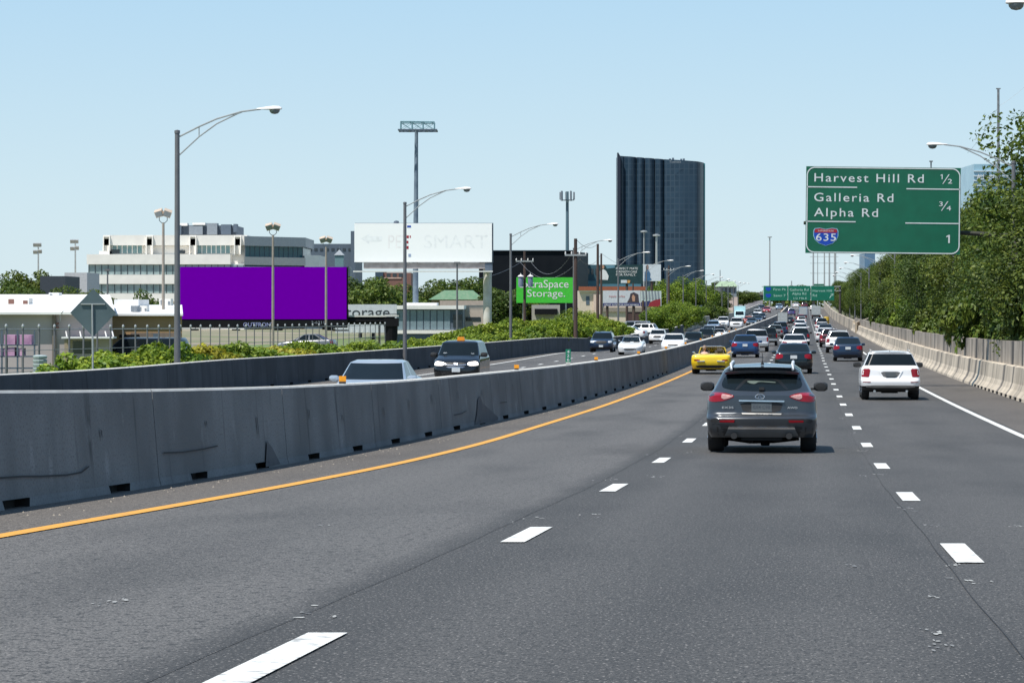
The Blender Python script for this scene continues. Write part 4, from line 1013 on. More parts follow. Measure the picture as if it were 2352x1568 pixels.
# ---- street lamps ------------------------------------------------------------
def lamp_proto(h=9.25):
    pr = Proto(); mb = MB(); mb.tube([(0, 0, -.4), (0, 0, h*.5), (0, 0, h)], [.12, .10, .085], 10); mb.lathe([(.10, h), (.10, h+.1), (.001, h+.13)], n=10)
    mb.box((0, 0, .05), (.36, .36, .1)); i = pr.add('pole', mb.mesh('pole', M['pole_grey'], True))
    mb = MB(); mb.tube([(0, 0, h-.15), (.77, 0, h+.23), (1.4, 0, h+.5), (2.25, 0, h+.74), (2.95, 0, h+.83)], .03, 6)
    mb.tube([(0, 0, h-.82), (.77, 0, h-.12), (1.4, 0, h+.33), (2.1, 0, h+.66), (2.3, 0, h+.74)], .025, 6); mb.tube([(.77, 0, h+.23), (.77, 0, h-.12)], .02, 5)
    pr.add('bracket_arm', mb.mesh('bracket_arm', M['galv'], True))
    mb = MB(); n = 12; prof = [(2.8, .03, .03), (3.0, .07, .06), (3.2, .13, .09), (3.4, .17, .11), (3.58, .16, .10), (3.68, .08, .05)]
    vs = []
    for x, wy, hz in prof:
        for k in range(n): a = 2*math.pi*k/n; vs.append((x, wy*math.cos(a), h+.83+hz*(math.sin(a) if math.sin(a) > 0 else .35*math.sin(a))))
    mb.add(vs, [(i*n+k, i*n+(k+1) % n, (i+1)*n+(k+1) % n, (i+1)*n+k) for i in range(len(prof)-1) for k in range(n)] + [tuple(range(n)), tuple(range((len(prof)-1)*n, len(prof)*n))])
    j = pr.add('lamp_head', mb.mesh('lamp_head', M['lampwhite'], True))
    mb = MB(); mb.lathe([(.165, 0), (.15, -.07), (.10, -.13), (.001, -.155)], c=(3.43, 0, h+.80), n=14); mb.v = [((x-3.43)*1.15+3.43, y, z) for x, y, z in mb.v]; pr.add('lens', mb.mesh('lens', M['lampglass'], True), j)
    return pr
LP = lamp_proto()
near_ = ['tall curved-arm street lamp beside the purple billboard, nearest on the left', 'street lamp crossing in front of the white billboard', 'street lamp between the white billboard and the bright green board', 'street lamp at the right edge of the bright green board', 'street lamp in front of the dark teal billboard']
ll = [(407, 106), (930, 168), (1173, 234), (1318, 288)] + [(None, y) for y in range(352, 1000, 62)]
for i, (x, Y) in enumerate(ll):
    X = px(x, Y) if x else cl(Y)-19.3
    lab = near_[i] if i < 5 else 'small curved-arm street lamp in the row beside the distant oncoming lanes'
    LP.place('street_lamp', (X, Y, zr(Y)+L_dz(Y)*0-.05), -HEAD, 1, lab, 'street lamp', 'street lamps along the left wall')
for i, Y in enumerate([73, 130, 190, 252, 316, 380, 445, 510, 575, 640]):
    lab = ['street lamp head cut by the top right corner of the view', 'street lamp reaching over the large green sign from the trees', 'street lamp hidden mostly behind the large green sign, nearer', 'street lamp hidden mostly behind the large green sign, farther', 'street lamp showing beneath the large green sign, nearest'][i] if i < 5 else 'small street lamp rising out of the tree line beyond the large green sign'
    LP.place('street_lamp', (cl(Y)+10.9+(.35 if i == 1 else .7 if i > 1 else 0), Y, zr(Y)+.1+(0.1 if i == 1 else 0)), math.pi-HEAD, 1, lab, 'street lamp', 'street lamps along the right wall')

# ---- large green guide sign ---------------------------------------------------
Yg = 127.0; gs = empty('guide_sign', (cl(Yg)+11.2, Yg+.6, zr(Yg)), 'large green highway sign listing Harvest Hill Rd, Galleria Rd, Alpha Rd and 635', 'road sign')
X0, X1, Z0, Z1 = px(1851, Yg), px(2206, Yg), pz(583, Yg), pz(384, Yg)
def rrect(x0, x1, z0, z1, r, n=8):
    out = []
    for cx, cz, a0 in ((x1-r, z1-r, 0), (x0+r, z1-r, 90), (x0+r, z0+r, 180), (x1-r, z0+r, 270)):
        out += [(cx+r*math.cos(R(a0+90*k/n)), cz+r*math.sin(R(a0+90*k/n))) for k in range(n+1)]
    return out
cx0, cz0 = (X0+X1)/2, (Z0+Z1)/2
def roll(mb, a=R(-.65)):
    c, s_ = math.cos(a), math.sin(a)
    mb.v = [(cx0+(x-cx0)*c-(z-cz0)*s_, y, cz0+(x-cx0)*s_+(z-cz0)*c) for x, y, z in mb.v]; return mb
mb = MB(); mb.xz([(X0, Z0), (X1, Z0), (X1, Z1), (X0, Z1)], Yg, Yg+.06); bd = roll(mb).build('sign_panel', M['green_sign'], gs)
def gsx(z): return X0 + (z-160)/1425*(X1-X0)
def gsz(z): return Z1 - (z-165)/790*(Z1-Z0)
mb = MB(); o_ = rrect(X0+.02, X1-.02, Z0+.02, Z1-.02, .34); i_ = rrect(X0+.065, X1-.065, Z0+.065, Z1-.065, .30)
n = len(o_); mb.add([(x, Yg-.012, z) for x, z in o_] + [(x, Yg-.012, z) for x, z in i_], [(k, (k+1) % n, n+(k+1) % n, n+k) for k in range(n)]); roll(mb).build('sign_border', M['sign_white'], gs, fix=False)
def sgn(name, fnc, m, y=Yg-.012): mb = MB(); fnc(mb, y); return roll(mb).build(name, m, gs, fix=False)
for txt, a, b, base, cap, sp in (('Harvest Hill Rd', 235, 1243, 303, 80, 1.2), ('Galleria Rd', 235, 965, 482, 80, 1.2), ('Alpha Rd', 235, 825, 619, 80, 1.2), ):
    sgn('lettering', lambda mb, y: text_box(mb, txt, gsx(a), gsx(b), gsz(base), gsz(0)-gsz(cap), y, True, sp), M['sign_white'])
def one_(mb, y, x0, x1, zb, zt): poly_(mb, [(x0+(x1-x0)*.55, zb), (x1, zb), (x1, zt), (x0+(x1-x0)*.6, zt), (x0, zt-(zt-zb)*.16), (x0, zt-(zt-zb)*.3), (x0+(x1-x0)*.55, zt-(zt-zb)*.22)], y)
def poly_(mb, pts, y): mb.add([(x, y, z) for x, z in pts], [tuple(range(len(pts)))])
sgn('lettering', lambda mb, y: one_(mb, y, gsx(1457), gsx(1490), gsz(850), gsz(776)), M['sign_white'])
for a1, b1, za, zb, t1, t2 in ((1397, 1505, 225, 312, '1', '2'), (1387, 1497, 470, 557, '3', '4')):
    def fr_(mb, y):
        one_(mb, y, gsx(a1), gsx(a1+20), gsz(za+45), gsz(za)) if t1 == '1' else text_box(mb, t1, gsx(a1), gsx(a1+34), gsz(za+45), gsz(0)-gsz(44), y)
        text_box(mb, t2, gsx(b1-40), gsx(b1), gsz(zb-4), gsz(0)-gsz(44), y)
        mb.add([(gsx(a1+18), y, gsz(zb)), (gsx(a1+26), y, gsz(zb)), (gsx(b1-24), y, gsz(za)), (gsx(b1-34), y, gsz(za))], [(0, 1, 2, 3)])
    sgn('lettering', fr_, M['sign_white'])
for a, b, zz in ((168, 630, 352), (1085, 1578, 360), (168, 620, 666), (1078, 1572, 672)):
    sgn('divider_line', lambda mb, y: mb.add([(gsx(a), y, gsz(zz+5)), (gsx(b), y, gsz(zz+5)), (gsx(b), y, gsz(zz-5)), (gsx(a), y, gsz(zz-5))], [(0, 1, 2, 3)]), M['sign_white'])
# interstate shield
def shield(sx, sz, s=1.0):
    cx, cz = sx, sz; r = [(-1, .62), (-1.0, .1), (-.86, -.32), (-.55, -.68), (0, -.92), (.55, -.68), (.86, -.32), (1.0, .1), (1, .62), (.9, .86), (.5, .92), (0, .80), (-.5, .92), (-.9, .86)]
    return [(cx+a*s, cz+b*s*.78) for a, b in r]
scx, scz = gsx(346), gsz(806); ss = (gsx(462)-gsx(230))/2
def poly_(mb, pts, y): mb.add([(x, y, z) for x, z in pts], [tuple(range(len(pts)))])
sgn('shield', lambda mb, y: poly_(mb, shield(scx, scz, ss), y), mat('shield_edge', (.25, .5, .6), .5), Yg-.012)
sgn('shield_field', lambda mb, y: poly_(mb, shield(scx, scz, ss*.94), y), M['sign_blue'], Yg-.016)
sgn('shield_band', lambda mb, y: poly_(mb, [(scx+a*ss*.93, scz+b*ss*.78*.93) for a, b in ((-.96, .46), (.96, .46), (.97, .7), (.9, .86), (.5, .92), (0, .80), (-.5, .92), (-.9, .86), (-.97, .7))], y), M['sign_red'], Yg-.020)
sgn('shield_word', lambda mb, y: text_box(mb, 'INTERSTATE', scx-ss*.62, scx+ss*.62, scz+ss*.42, .06, y), M['sign_white'], Yg-.024)
sgn('lettering', lambda mb, y: text_box(mb, '635', gsx(255), gsx(440), gsz(842), gsz(0)-gsz(70), y, True, 1.1), M['sign_white'], Yg-.022)
mb = MB(); xp = cl(Yg)+11.2
mb.tube([(xp, Yg+.6, zr(Yg)-.6), (xp, Yg+.6, Z0+1.0)], [.2, .16], 12); mb.build('support_post', mat('arm_brown', (.09, .08, .07), .7), gs, True)
mb = MB(); mb.tube([(xp, Yg+.55, Z0+.75), (X0-.06, Yg+.3, Z0+1.3)], [.10, .07], 8); mb.build('support_arm', mat('arm_dark', (.045, .045, .032), .8), gs, True)
for t in (.12, .5, .88): mb = MB(); mb.bx(X0+(X1-X0)*t-.05, X0+(X1-X0)*t+.05, Yg+.07, Yg+.2, Z0+.15, Z1-.15); mb.build('backing_rib', M['galv'], gs)
mb = MB(); mb.tube([(px(2140, Yg), Yg+.2, Z1-.1), (px(2140, Yg), Yg+.2, Z1+.25)], .03, 6); mb.box((px(2140, Yg), Yg+.2, Z1+.25), (.14, .14, .05)); mb.build('sign_fitting', M['steel'], gs)

# ---- triple green sign gantry far ahead ----------------------------------------
Yt = 700.; g3 = empty('sign_gantry', (px(1930, Yt), Yt+.8, zr(Yt)), 'row of three small green signs spanning the lanes far ahead', 'road sign')
xs_ = [(1754, 1808, 'A'), (1810, 1861, 'B'), (1863, 1916, 'C')]
for a, b, k in xs_:
    mb = MB(); mb.bx(px(a, Yt), px(b, Yt), Yt, Yt+.1, pz(690, Yt), pz(656.5, Yt)); p3 = mb.build('sign_panel', mat('teal_green_sheet', (.0, .145, .085), .5), g3)
    mb = MB()
    X_ = lambda t: px(a+(b-a)*t, Yt)
    y = Yt-.02
    if k == 'A':
        text_box(mb, 'First Pk', X_(.42), X_(.95), pz(667, Yt), .55, y); text_box(mb, 'Sawn 7', X_(.42), X_(.93), pz(681, Yt), .55, y)
        for zz in (664, 679):
            q = MB(); poly_(q, shield(X_(.2), pz(zz, Yt), .62), Yt-.02); q.build('shield', M['sign_blue'], p3, fix=False)
    if k == 'B': text_box(mb, 'Galleria Rd', X_(.08), X_(.92), pz(668, Yt), .6, y); text_box(mb, 'Alpha Rd', X_(.18), X_(.82), pz(677, Yt), .6, y); text_box(mb, '1/2 MILE', X_(.25), X_(.85), pz(687, Yt), .45, y)
    if k == 'C':
        text_box(mb, 'Harvest Hill', X_(.07), X_(.9), pz(670, Yt), .55, y); text_box(mb, 'Rd', X_(.07), X_(.25), pz(681, Yt), .6, y)
        mb.add([(X_(.78), y, pz(684, Yt)), (X_(.81), y, pz(685, Yt)), (X_(.93), y, pz(676.5, Yt)), (X_(.90), y, pz(675, Yt))], [(0, 1, 2, 3)]); mb.add([(X_(.84), y, pz(675, Yt)), (X_(.97), y, pz(673.5, Yt)), (X_(.95), y, pz(680, Yt))], [(0, 1, 2)])
        q = MB(); q.bx(X_(.12), X_(.56), Yt, Yt+.1, pz(656, Yt), pz(652, Yt)); q.build('exit_tab', M['green_sign'], p3)
    mb.build('lettering', mat('pale_sign_letters', (.38, .62, .52), .5), p3, fix=False)
    q = MB(); q.bx(px(a-.8, Yt), px(a+.3, Yt), Yt-.03, Yt-.01, pz(690, Yt), pz(656.5, Yt)); q.build('edge_strip', M['green_pale'], p3)
mb = MB()
for zz in (658, 668): mb.tube([(px(1750, Yt), Yt+.5, pz(zz, Yt)), (px(1931, Yt), Yt+.5, pz(zz, Yt))], .09, 6)
for k in range(12): mb.tube([(px(1752+k*15, Yt), Yt+.5, pz(668, Yt)), (px(1759+k*15, Yt), Yt+.5, pz(658, Yt)), (px(1767+k*15, Yt), Yt+.5, pz(668, Yt))], .05, 4)
mb.build('truss', M['galv'], g3)
mb = MB(); mb.tube([(px(1930, Yt), Yt+.8, zr(Yt)-.5), (px(1930, Yt), Yt+.8, pz(656, Yt))], .25, 8); mb.build('support_post', mat('weathered_brown_post', (.06, .05, .045), .8), g3)

# ---- things on the median wall --------------------------------------------------
for x in (833, 1206, 1380): pass
for i, Y in enumerate([55.8, 84.6, 112, 139, 166, 193, 221, 248, 276, 303, 331]):
    X = cl(Y)+M_off(Y)-.24; z = zr(Y)+H
    e = empty('barrier_reflector', (X, Y, z), ['orange reflector on the median wall in front of the pale silver sedan', 'orange reflector on the median wall right of the black minivan', 'orange reflector on the median wall beyond the green mile marker'][i] if i < 3 else 'small orange reflector on the far stretch of the median wall', 'reflector', 'orange reflectors on top of the median wall')
    mb = MB(); mb.box((X, Y, z+.02), (.12, .14, .04)); mb.build('base', M['plastic'], e)
    mb = MB(); mb.box((X, Y, z+.09), (.13, .03, .10)); mb.build('reflector', M['orange'], e)
Y = 97.5; X = px(1305, Y); z = zr(Y)+H
e = empty('mile_marker', (X, Y, z), 'narrow green marker with white digits standing on the median wall', 'sign')
mb = MB(); mb.box((X, Y, z+.30), (.165, .02, .42)); mb.build('marker_plate', mat('marker_green', (.0, .19, .10), .5), e)
mb = MB(); mb.box((X, Y+.02, z+.05), (.14, .12, .1)); mb.build('base', M['barrier_top'], e)
for k, c in enumerate('426'): mb = MB(); text_box(mb, c, X-.042, X+.042, z+.385-k*.125, .095, Y-.014); mb.build('lettering', M['sign_white'], e, fix=False)

# ---- back of a diamond warning sign ----------------------------------------------
Y = 91.; X = px(214, Y); zc_ = pz(718, Y); e = empty('warning_sign', (X, Y-.06, zr(Y)+1.2), 'grey back of a diamond sign on a thin post behind the left wall', 'road sign')
r_ = 53*Y/F; mb = MB(); d_ = [(X+px(1176+1, Y)*0-r_, zc_), (X-.03, zc_-r_), (X+.03, zc_-r_), (X+r_, zc_), (X+.03, zc_+r_), (X-.03, zc_+r_)]
mb.xz(d_, Y, Y+.02); mb.build('sign_panel', M['sign_back'], e)
mb = MB(); mb.bx(X-.36, X+.36, Y-.05, Y-.005, zc_+.24, zc_+.275); mb.build('cross_brace', M['galv'], e)
mb = MB(); mb.tube([(X, Y-.05, zr(Y)+.8), (X-.02, Y-.05, zc_+.25)], .028, 8); mb.build('post', M['galv'], e, True)

# ---- roadside floodlights -----------------------------------------------------------
def flood(x, Y, ytop, label, two=True, dz=0, group='floodlights on thin poles along the frontage'):
    X = px(x, Y); zb = gz(Y)-.6; zt = pz(ytop, Y); e = empty('floodlight_pole', (X, Y, zb), label, 'light pole', group)
    mb = MB(); mb.tube([(X, Y, zb), (X, Y, zb+(zt-zb)*.45), (X, Y, zt)], [.10, .10, .08], 8); mb.build('pole', mat('beige_pole', (.30, .26, .22), .6) if two else M['pole_grey'], e, True)
    if two:
        mb = MB(); mb.tube([(X-.25, Y, zt+.45), (X-.25, Y, zt+.15), (X-.1, Y, zt), (X+.1, Y, zt), (X+.25, Y, zt+.15), (X+.25, Y, zt+.45)], .025, 6); mb.build('yoke', M['steel'], e, True)
        for s, a in ((-1, -18), (1, 22)):
            mb = MB(); mb.box((X+s*.26, Y, zt+.62), (.50, .35, .42), rx=R(28), ry=R(a)); lh = mb.build('lamp_head', mat('beige_lamp', (.52, .42, .33), .5), e)
            mb = MB(); mb.box((X+s*.26, Y-.17, zt+.55), (.42, .06, .32), rx=R(28), ry=R(a)); mb.build('lens', M['lampglass'], lh)
    else:
        mb = MB(); mb.box((X, Y, zt+.1), (.6, .3, .2)); mb.build('lamp_head', M['pole_grey'], e)
flood(375, 193, 512, 'floodlight pole with two beige heads left of the tall street lamp')
flood(627, 222, 540, 'floodlight pole in front of the middle of the purple billboard')
flood(749, 256, 567, 'floodlight pole in front of the right part of the purple billboard')
flood(1050, 300, 606, 'thin pole below the white billboard without a visible lamp', False)
flood(247, 330, 622, 'thin brown light pole in front of the white office building', False)
for x, Y, yt, lab in ((88, 600, 560, 'left one of two distant tall sports lights above the trees'), (173, 600, 552, 'right one of two distant tall sports lights above the trees')):
    X = px(x, Y); zt = pz(yt, Y); e = empty('sports_light', (X, Y, gz(Y)-.6), lab, 'light pole', 'distant sports lights')
    mb = MB(); mb.tube([(X, Y, gz(Y)-.6), (X, Y, zt)], [.22, .14], 6); mb.build('pole', M['galv'], e)
    for k, (dx, dz) in enumerate(((-.6, -.2), (.2, -.2), (-.6, -1.6), (.3, -1.5))): mb = MB(); mb.box((X+dx, Y, zt+dz), (.8, .4, .7), rx=R(25)); mb.build('lamp_head', M['galv'], e)

# ---- utility poles and wires -----------------------------------------------------------
def upole(x, Y, yt, label, r=.15, arm=None, m='wood', cans=False):
    X = px(x, Y); zb = gz(Y)-.6; zt = pz(yt, Y); e = empty('utility_pole', (X, Y, zb), label, 'utility pole', 'utility poles behind the left wall')
    mb = MB(); mb.tube([(X, Y, zb), (X, Y, zt)], [r*1.15, r*.85], 8); mb.build('pole', M[m], e, True)
    if arm:
        za = pz(arm, Y); mb = MB(); mb.box((X, Y-.15, za), (1.9, .12, .14)); a = mb.build('crossarm', M['galv'], e)
        for dx in (-.9, -.35, .35, .9): mb = MB(); mb.lathe([(.05, 0), (.07, .06), (.05, .12), (.07, .18), (.001, .26)], c=(X+dx, Y-.15, za+.07), n=8); mb.build('insulator', M['lampwhite'], a)
    if cans:
        for dx in (-.42, .62):
            mb = MB(); mb.lathe([(.001, 0), (.26, .02), (.27, 1.0), (.22, 1.1), (.001, 1.14)], c=(X+dx, Y-.4, pz(659, Y)), n=12); c = mb.build('transformer', mat('transformer_blue_grey', (.16, .19, .28), .5), e, True)
            mb = MB(); mb.lathe([(.36, 0), (.22, .14), (.06, .2), (.05, .34), (.001, .36)], c=(X+dx, Y-.4, pz(659, Y)+1.12), n=12); mb.build('cap', M['lampwhite'], c, True)
    return Vector((X, Y, zt))
P1 = upole(1205, 330, 577, 'utility pole with crossarm and two transformers in front of the bright green board', arm=600, cans=True)
P2 = upole(1322, 270, 548, 'thick brown utility pole at the right end of the bright green board', .17, arm=586)
P3 = upole(1373, 330, 560, 'brown utility pole left of the dark teal billboard, taller of two', .15)
P4 = upole(1381, 420, 582, 'shorter brown utility pole touching the dark teal billboard', .15)
P5 = upole(1536, 560, 610, 'distant utility pole among the trees under the tower', .18, arm=620)
P6 = upole(1454, 470, 650, 'brown pole rising behind the lower white billboard', .14)
P7 = upole(1477, 440, 690, 'dark pole standing by the parked white cars', .2)
def wire(a, b, sag, label, r=.012):
    a, b = Vector(a), Vector(b); mb = MB(); mb.tube([a.lerp(b, t)-Vector((0, 0, sag*4*t*(1-t))) for t in np.linspace(0, 1, 14)], r, 3, False)
    tag(mb.build('power_wire', M['pole_grey']), label, 'wire', 'overhead wires')
for k, (a, b, s_) in enumerate(((P1+Vector((.6, 0, -1.0)), P2+Vector((-.5, 0, -1.6)), 1.5), (P1+Vector((-.6, 0, -1.0)), P2+Vector((.5, 0, -1.7)), 1.9), (P2, P3, .6), (P2+Vector((0, 0, -1.4)), P4, 1.2), (P4, P5+Vector((0, 0, -.5)), 1.6), (P1+Vector((0, 0, -.9)), Vector((px(1090, 300), 300, pz(640, 300))), .4))):
    wire(a, b, s_, 'thin dark wire strung between the utility poles left of the road', .02)
Yp = 205.; Xp = px(2293, Yp); e = empty('utility_pole', (Xp, Yp, gz(Yp)), 'slim grey pole rising through the sparse tree at upper right', 'utility pole')
mb = MB(); mb.tube([(Xp, Yp, gz(Yp)), (Xp, Yp, pz(205, Yp))], [.16, .08], 8); mb.build('pole', M['steel'], e, True); mb = MB(); mb.box((Xp, Yp, pz(204, Yp)), (.3, .1, .08)); mb.build('pole_cap', M['steel'], e)
wire((Xp, Yp, pz(245, Yp)), (px(2222, Yp), Yp, pz(352, Yp)), .25, 'faint guy wire left of the slim grey pole', .008); wire((Xp, Yp, pz(245, Yp)), (px(2400, Yp), Yp, pz(150, Yp)), .25, 'faint wire running up to the right from the slim grey pole', .008)

# ---- billboards ------------------------------------------------------------------------
Yb = 265.; e = empty('billboard', (px(897, Yb), Yb+1, gz(Yb)-.6), 'long plain purple billboard with black lower apron', 'billboard')
def bz(y): return pz(y, Yb)
def bX(x): return px(x, Yb)
mb = MB(); mb.bx(bX(411), bX(796), Yb-.1, Yb+.15, bz(733), bz(613)); mb.build('poster', M['purple'], e)
mb = MB(); mb.bx(bX(412), bX(799), Yb+.16, Yb+.5, bz(734), bz(614)); mb.build('frame', M['black'], e)
mb = MB(); mb.bx(bX(417), bX(798), Yb-.06, Yb+.3, bz(752.5), bz(733.6)); ap = mb.build('apron', M['black'], e)
mb = MB(); text_box(mb, 'OUTFRONT', bX(559), bX(630), bz(750), .38, Yb-.08); mb.build('lettering', mat('apron_letters', (.30, .32, .55), .5), ap, fix=False)
mb = MB(); text_box(mb, '2-6211', bX(715), bX(745), bz(743.5), .25, Yb-.08); mb.build('lettering', mat('apron_number', (.22, .24, .28), .5), ap, fix=False)
for x in (450, 545, 642, 763):
    mb = MB(); mb.tube([(bX(x), Yb, bz(752)), (bX(x), Yb-1.0, bz(757))], .03, 5); mb.box((bX(x), Yb-1.1, bz(757)), (.7, .3, .12)); mb.build('board_light', M['black'], e)
mb = MB(); mb.bx(bX(765), bX(800), Yb-.9, Yb+.4, bz(760), bz(757)); mb.bx(bX(740), bX(765), Yb, Yb+.5, bz(757), bz(745)); mb.build('catwalk', M['black'], e)
mb = MB(); mb.tube([(bX(796), Yb+.9, bz(736.5)), (bX(906), Yb+.9, bz(736.5))], .33, 14); mb.build('torsion_arm', M['black'], e, True)
mb = MB(); mb.bx(bX(801), bX(915), Yb+.5, Yb+1.3, bz(727.8), bz(724)); mb.build('walkway', M['barrier_top'], e)
mb = MB(); mb.tube([(bX(897), Yb+.9, gz(Yb)-.6), (bX(897), Yb+.9, bz(735))], [.5, .62], 14); mb.box((bX(898), Yb+.9, bz(740)), (1.3, 1.3, .7)); mb.build('column', M['black'], e)
mb = MB(); mb.tube([(bX(870), Yb+.6, gz(Yb)), (bX(870), Yb+.6, bz(745))], .06, 6); mb.tube([(bX(885), Yb+.4, bz(721.5)), (bX(918), Yb+.4, bz(721.5)), (bX(918), Yb+.4, bz(728))], .03, 5); mb.build('ladder_rail', M['black'], e)

Ys_ = 292.; e = empty('storage_sign', (px(840, Ys_), Ys_, gz(Ys_)-.6), 'pale wall sign with dark letters orage, partly hidden by the purple billboard', 'sign')
mb = MB(); mb.bx(px(770, Ys_), px(911, Ys_), Ys_, Ys_+.4, pz(764, Ys_), pz(699, Ys_)); mb.build('sign_panel', mat('pale_grey_panel', (.55, .57, .60), .6), e)
mb = MB(); text_box(mb, 'Storage', px(778, Ys_), px(895, Ys_), pz(728, Ys_), 25*Ys_/F, Ys_-.02, False); mb.build('lettering', mat('dark_letters', (.03, .035, .045), .6), e, fix=False)
mb = MB(); text_box(mb, 'now open', px(812, Ys_), px(856, Ys_), pz(763, Ys_), .3, Ys_-.02); mb = MB()
for k in range(4): mb.add([(px(806+k*12, Ys_), Ys_-.02, pz(763, Ys_)), (px(811+k*12, Ys_), Ys_-.02, pz(763, Ys_)), (px(808+k*12, Ys_), Ys_-.02, pz(750+k*2, Ys_))], [(0, 1, 2)])
mb.build('pattern', M['lampwhite'], e, fix=False)

Yw = 323.; e = empty('billboard', (px(1119, Yw), Yw+.8, gz(Yw)-.6), 'large white billboard with very faint lettering on a pale round column', 'billboard')
wX = lambda x: px(x, Yw); wz = lambda y: pz(y, Yw)
mb = MB(); mb.bx(wX(814), wX(1130), Yw, Yw+.3, wz(602), wz(513)); mb.build('poster', M['board_white'], e)
mb = MB(); mb.bx(wX(815), wX(1133), Yw+.31, Yw+.7, wz(603), wz(512)); mb.build('frame', M['blue_grey'], e)
for t, a, b, m_ in (('PET', 892, 942, mat('faint_pink', (.93, .90, .90), .8)), ('SMART', 974, 1120, mat('faint_grey', (.905, .91, .92), .8))):
    mb = MB(); text_box(mb, t, wX(a), wX(b), wz(570), 32*Yw/F, Yw-.003, False); mb.build('lettering', m_, e, fix=False)
mb = MB(); mb.add([(wX(x), Yw-.003, wz(y)) for x, y in ((829, 548), (848, 537), (848, 543), (878, 543), (878, 555), (848, 555), (848, 561))], [tuple(range(7))]); mb.build('arrow', mat('faint_blue_grey', (.895, .905, .92), .8), e, fix=False)
for y0, y1, x0, x1, m_ in ((518, 522.5, 935, 944, 'sign_blue'), (541, 547, 934, 939, 'sign_red'), (541, 546, 941, 943.5, 'sign_red'), (553, 559, 934, 938, 'sign_red'), (565, 572, 934, 938.5, 'sign_red'), (583, 590, 938, 944, 'faint')):
    mb = MB(); mb.bx(wX(x0), wX(x1), Yw-.014, Yw-.004, wz(y1), wz(y0)); mb.build('print_mark', M.get(m_) or mat('faint_blue', (.35, .42, .6), .5), e)
mb = MB(); mb.bx(wX(835), wX(1119), Yw+.2, Yw+.9, wz(617), wz(603.5)); mb.build('beam', mat('weathered_beam', (.36, .33, .32), .7, c2=(.26, .23, .22), scale=1.5), e)
mb = MB(); mb.bx(wX(812), wX(1132), Yw-.9, Yw+.15, wz(625), wz(622)); mb.build('catwalk', M['lampwhite'], e)
mb = MB(); mb.bx(wX(1114), wX(1131), Yw+.1, Yw+1.2, wz(621), wz(604)); mb.build('junction_box', M['blue_grey'], e)
mb = MB(); mb.tube([(wX(1119.5), Yw+.8, gz(Yw)-.6), (wX(1119.5), Yw+.8, wz(618))], .45, 18); mb.build('column', mat('pale_column', (.62, .60, .57), .7, c2=(.45, .42, .36), scale=.8), e, True)
mb = MB(); mb.lathe([(.3, 0), (.25, .2), (.001, .28)], c=(wX(910), Yw+.5, wz(512)), n=12); mb.build('top_fitting', M['blue_grey'], e)

Ym = 340.; e = empty('sign_mast', (px(956, Ym), Ym, gz(Ym)-.6), 'very tall slender blue-grey mast with an empty frame platform on top', 'mast')
mX = lambda x: px(x, Ym); mz = lambda y: pz(y, Ym)
mb = MB(); mb.tube([(mX(954.5), Ym, gz(Ym)-.6), (mX(954.5), Ym, mz(600)), (mX(956.5), Ym, mz(302))], [.34, .30, .19], 12); mb.build('mast_pole', mat('blue_grey_steel', (.17, .22, .27), .5, c2=(.11, .15, .20), scale=2), e, True)
mb = MB()
for y0 in (Ym-1.6, Ym+1.6): mb.bx(mX(915), mX(1005), y0-.1, y0+.1, mz(302), mz(298.5))
for x in (917, 940, 957, 980, 1003): mb.bx(mX(x)-.08, mX(x)+.08, Ym-1.6, Ym+1.6, mz(301), mz(299))
mb.build('platform', M['blue_grey'], e)
teal = mat('pale_teal_steel', (.20, .34, .38), .5)
for y0 in (Ym-1.3, Ym+1.3):
    mb = MB(); mb.tube([(mX(921), y0, mz(281)), (mX(998), y0, mz(282))], .09, 5)
    for x in (921, 947, 972, 998): mb.tube([(mX(x), y0, mz(299)), (mX(x), y0, mz(281))], .06, 5)
    for x in (921, 947, 972): mb.tube([(mX(x), y0, mz(298)), (mX(x+25), y0, mz(282))], .03, 4); mb.tube([(mX(x), y0, mz(282)), (mX(x+25), y0, mz(298))], .03, 4)
    mb.build('frame', teal, e)

Yc = 600.; e = empty('cell_mast', (px(1303, Yc), Yc, gz(Yc)-.6), 'thin mobile phone mast with antenna cluster behind the black building', 'mast')
mb = MB(); mb.tube([(px(1303, Yc), Yc, gz(Yc)-.6), (px(1303, Yc), Yc, pz(440, Yc))], [.42, .28], 10); mb.build('mast_pole', mat('teal_grey_steel', (.10, .17, .2), .5), e, True)
mb = MB(); mb.lathe([(.5, 0), (1.35, .05), (1.35, .16), (.5, .2)], c=(px(1303, Yc), Yc, pz(461, Yc)), n=16); mb.build('platform', M['blue_grey'], e)
for k in range(9):
    a = 2*math.pi*k/9+.3; mb = MB(); mb.box((px(1303, Yc)+1.4*math.cos(a), Yc+1.4*math.sin(a), pz(450, Yc)), (.28, .2, 1.9 if k % 2 else 1.5), rz=a); mb.build('antenna_panel', M['grey_panel'], e)

# bright green storage board
Ye = 400.; e = empty('billboard', (px(1202, Ye), Ye+.3, gz(Ye)-.6), 'bright green board with white storage lettering', 'billboard')
mb = MB(); mb.bx(px(1186, Ye), px(1316, Ye), Ye, Ye+.4, pz(695.5, Ye), pz(637, Ye)); mb.build('poster', M['green_board'], e)
mb = MB(); text_box(mb, 'ExtraSpace', px(1194, Ye), px(1306, Ye), pz(660.5, Ye), 18.5*Ye/F, Ye-.03); mb.build('lettering', M['lampwhite'], e, fix=False)
mb = MB(); text_box(mb, 'Storage.', px(1211, Ye), px(1298, Ye), pz(681.5, Ye), 17.5*Ye/F, Ye-.03, False); mb.build('lettering', M['lampwhite'], e, fix=False)
for x in (1202, 1300): mb = MB(); mb.tube([(px(x, Ye), Ye+.5, gz(Ye)-.6), (px(x, Ye), Ye+.5, pz(690, Ye))], .09, 6); mb.build('post', M['galv'], e)
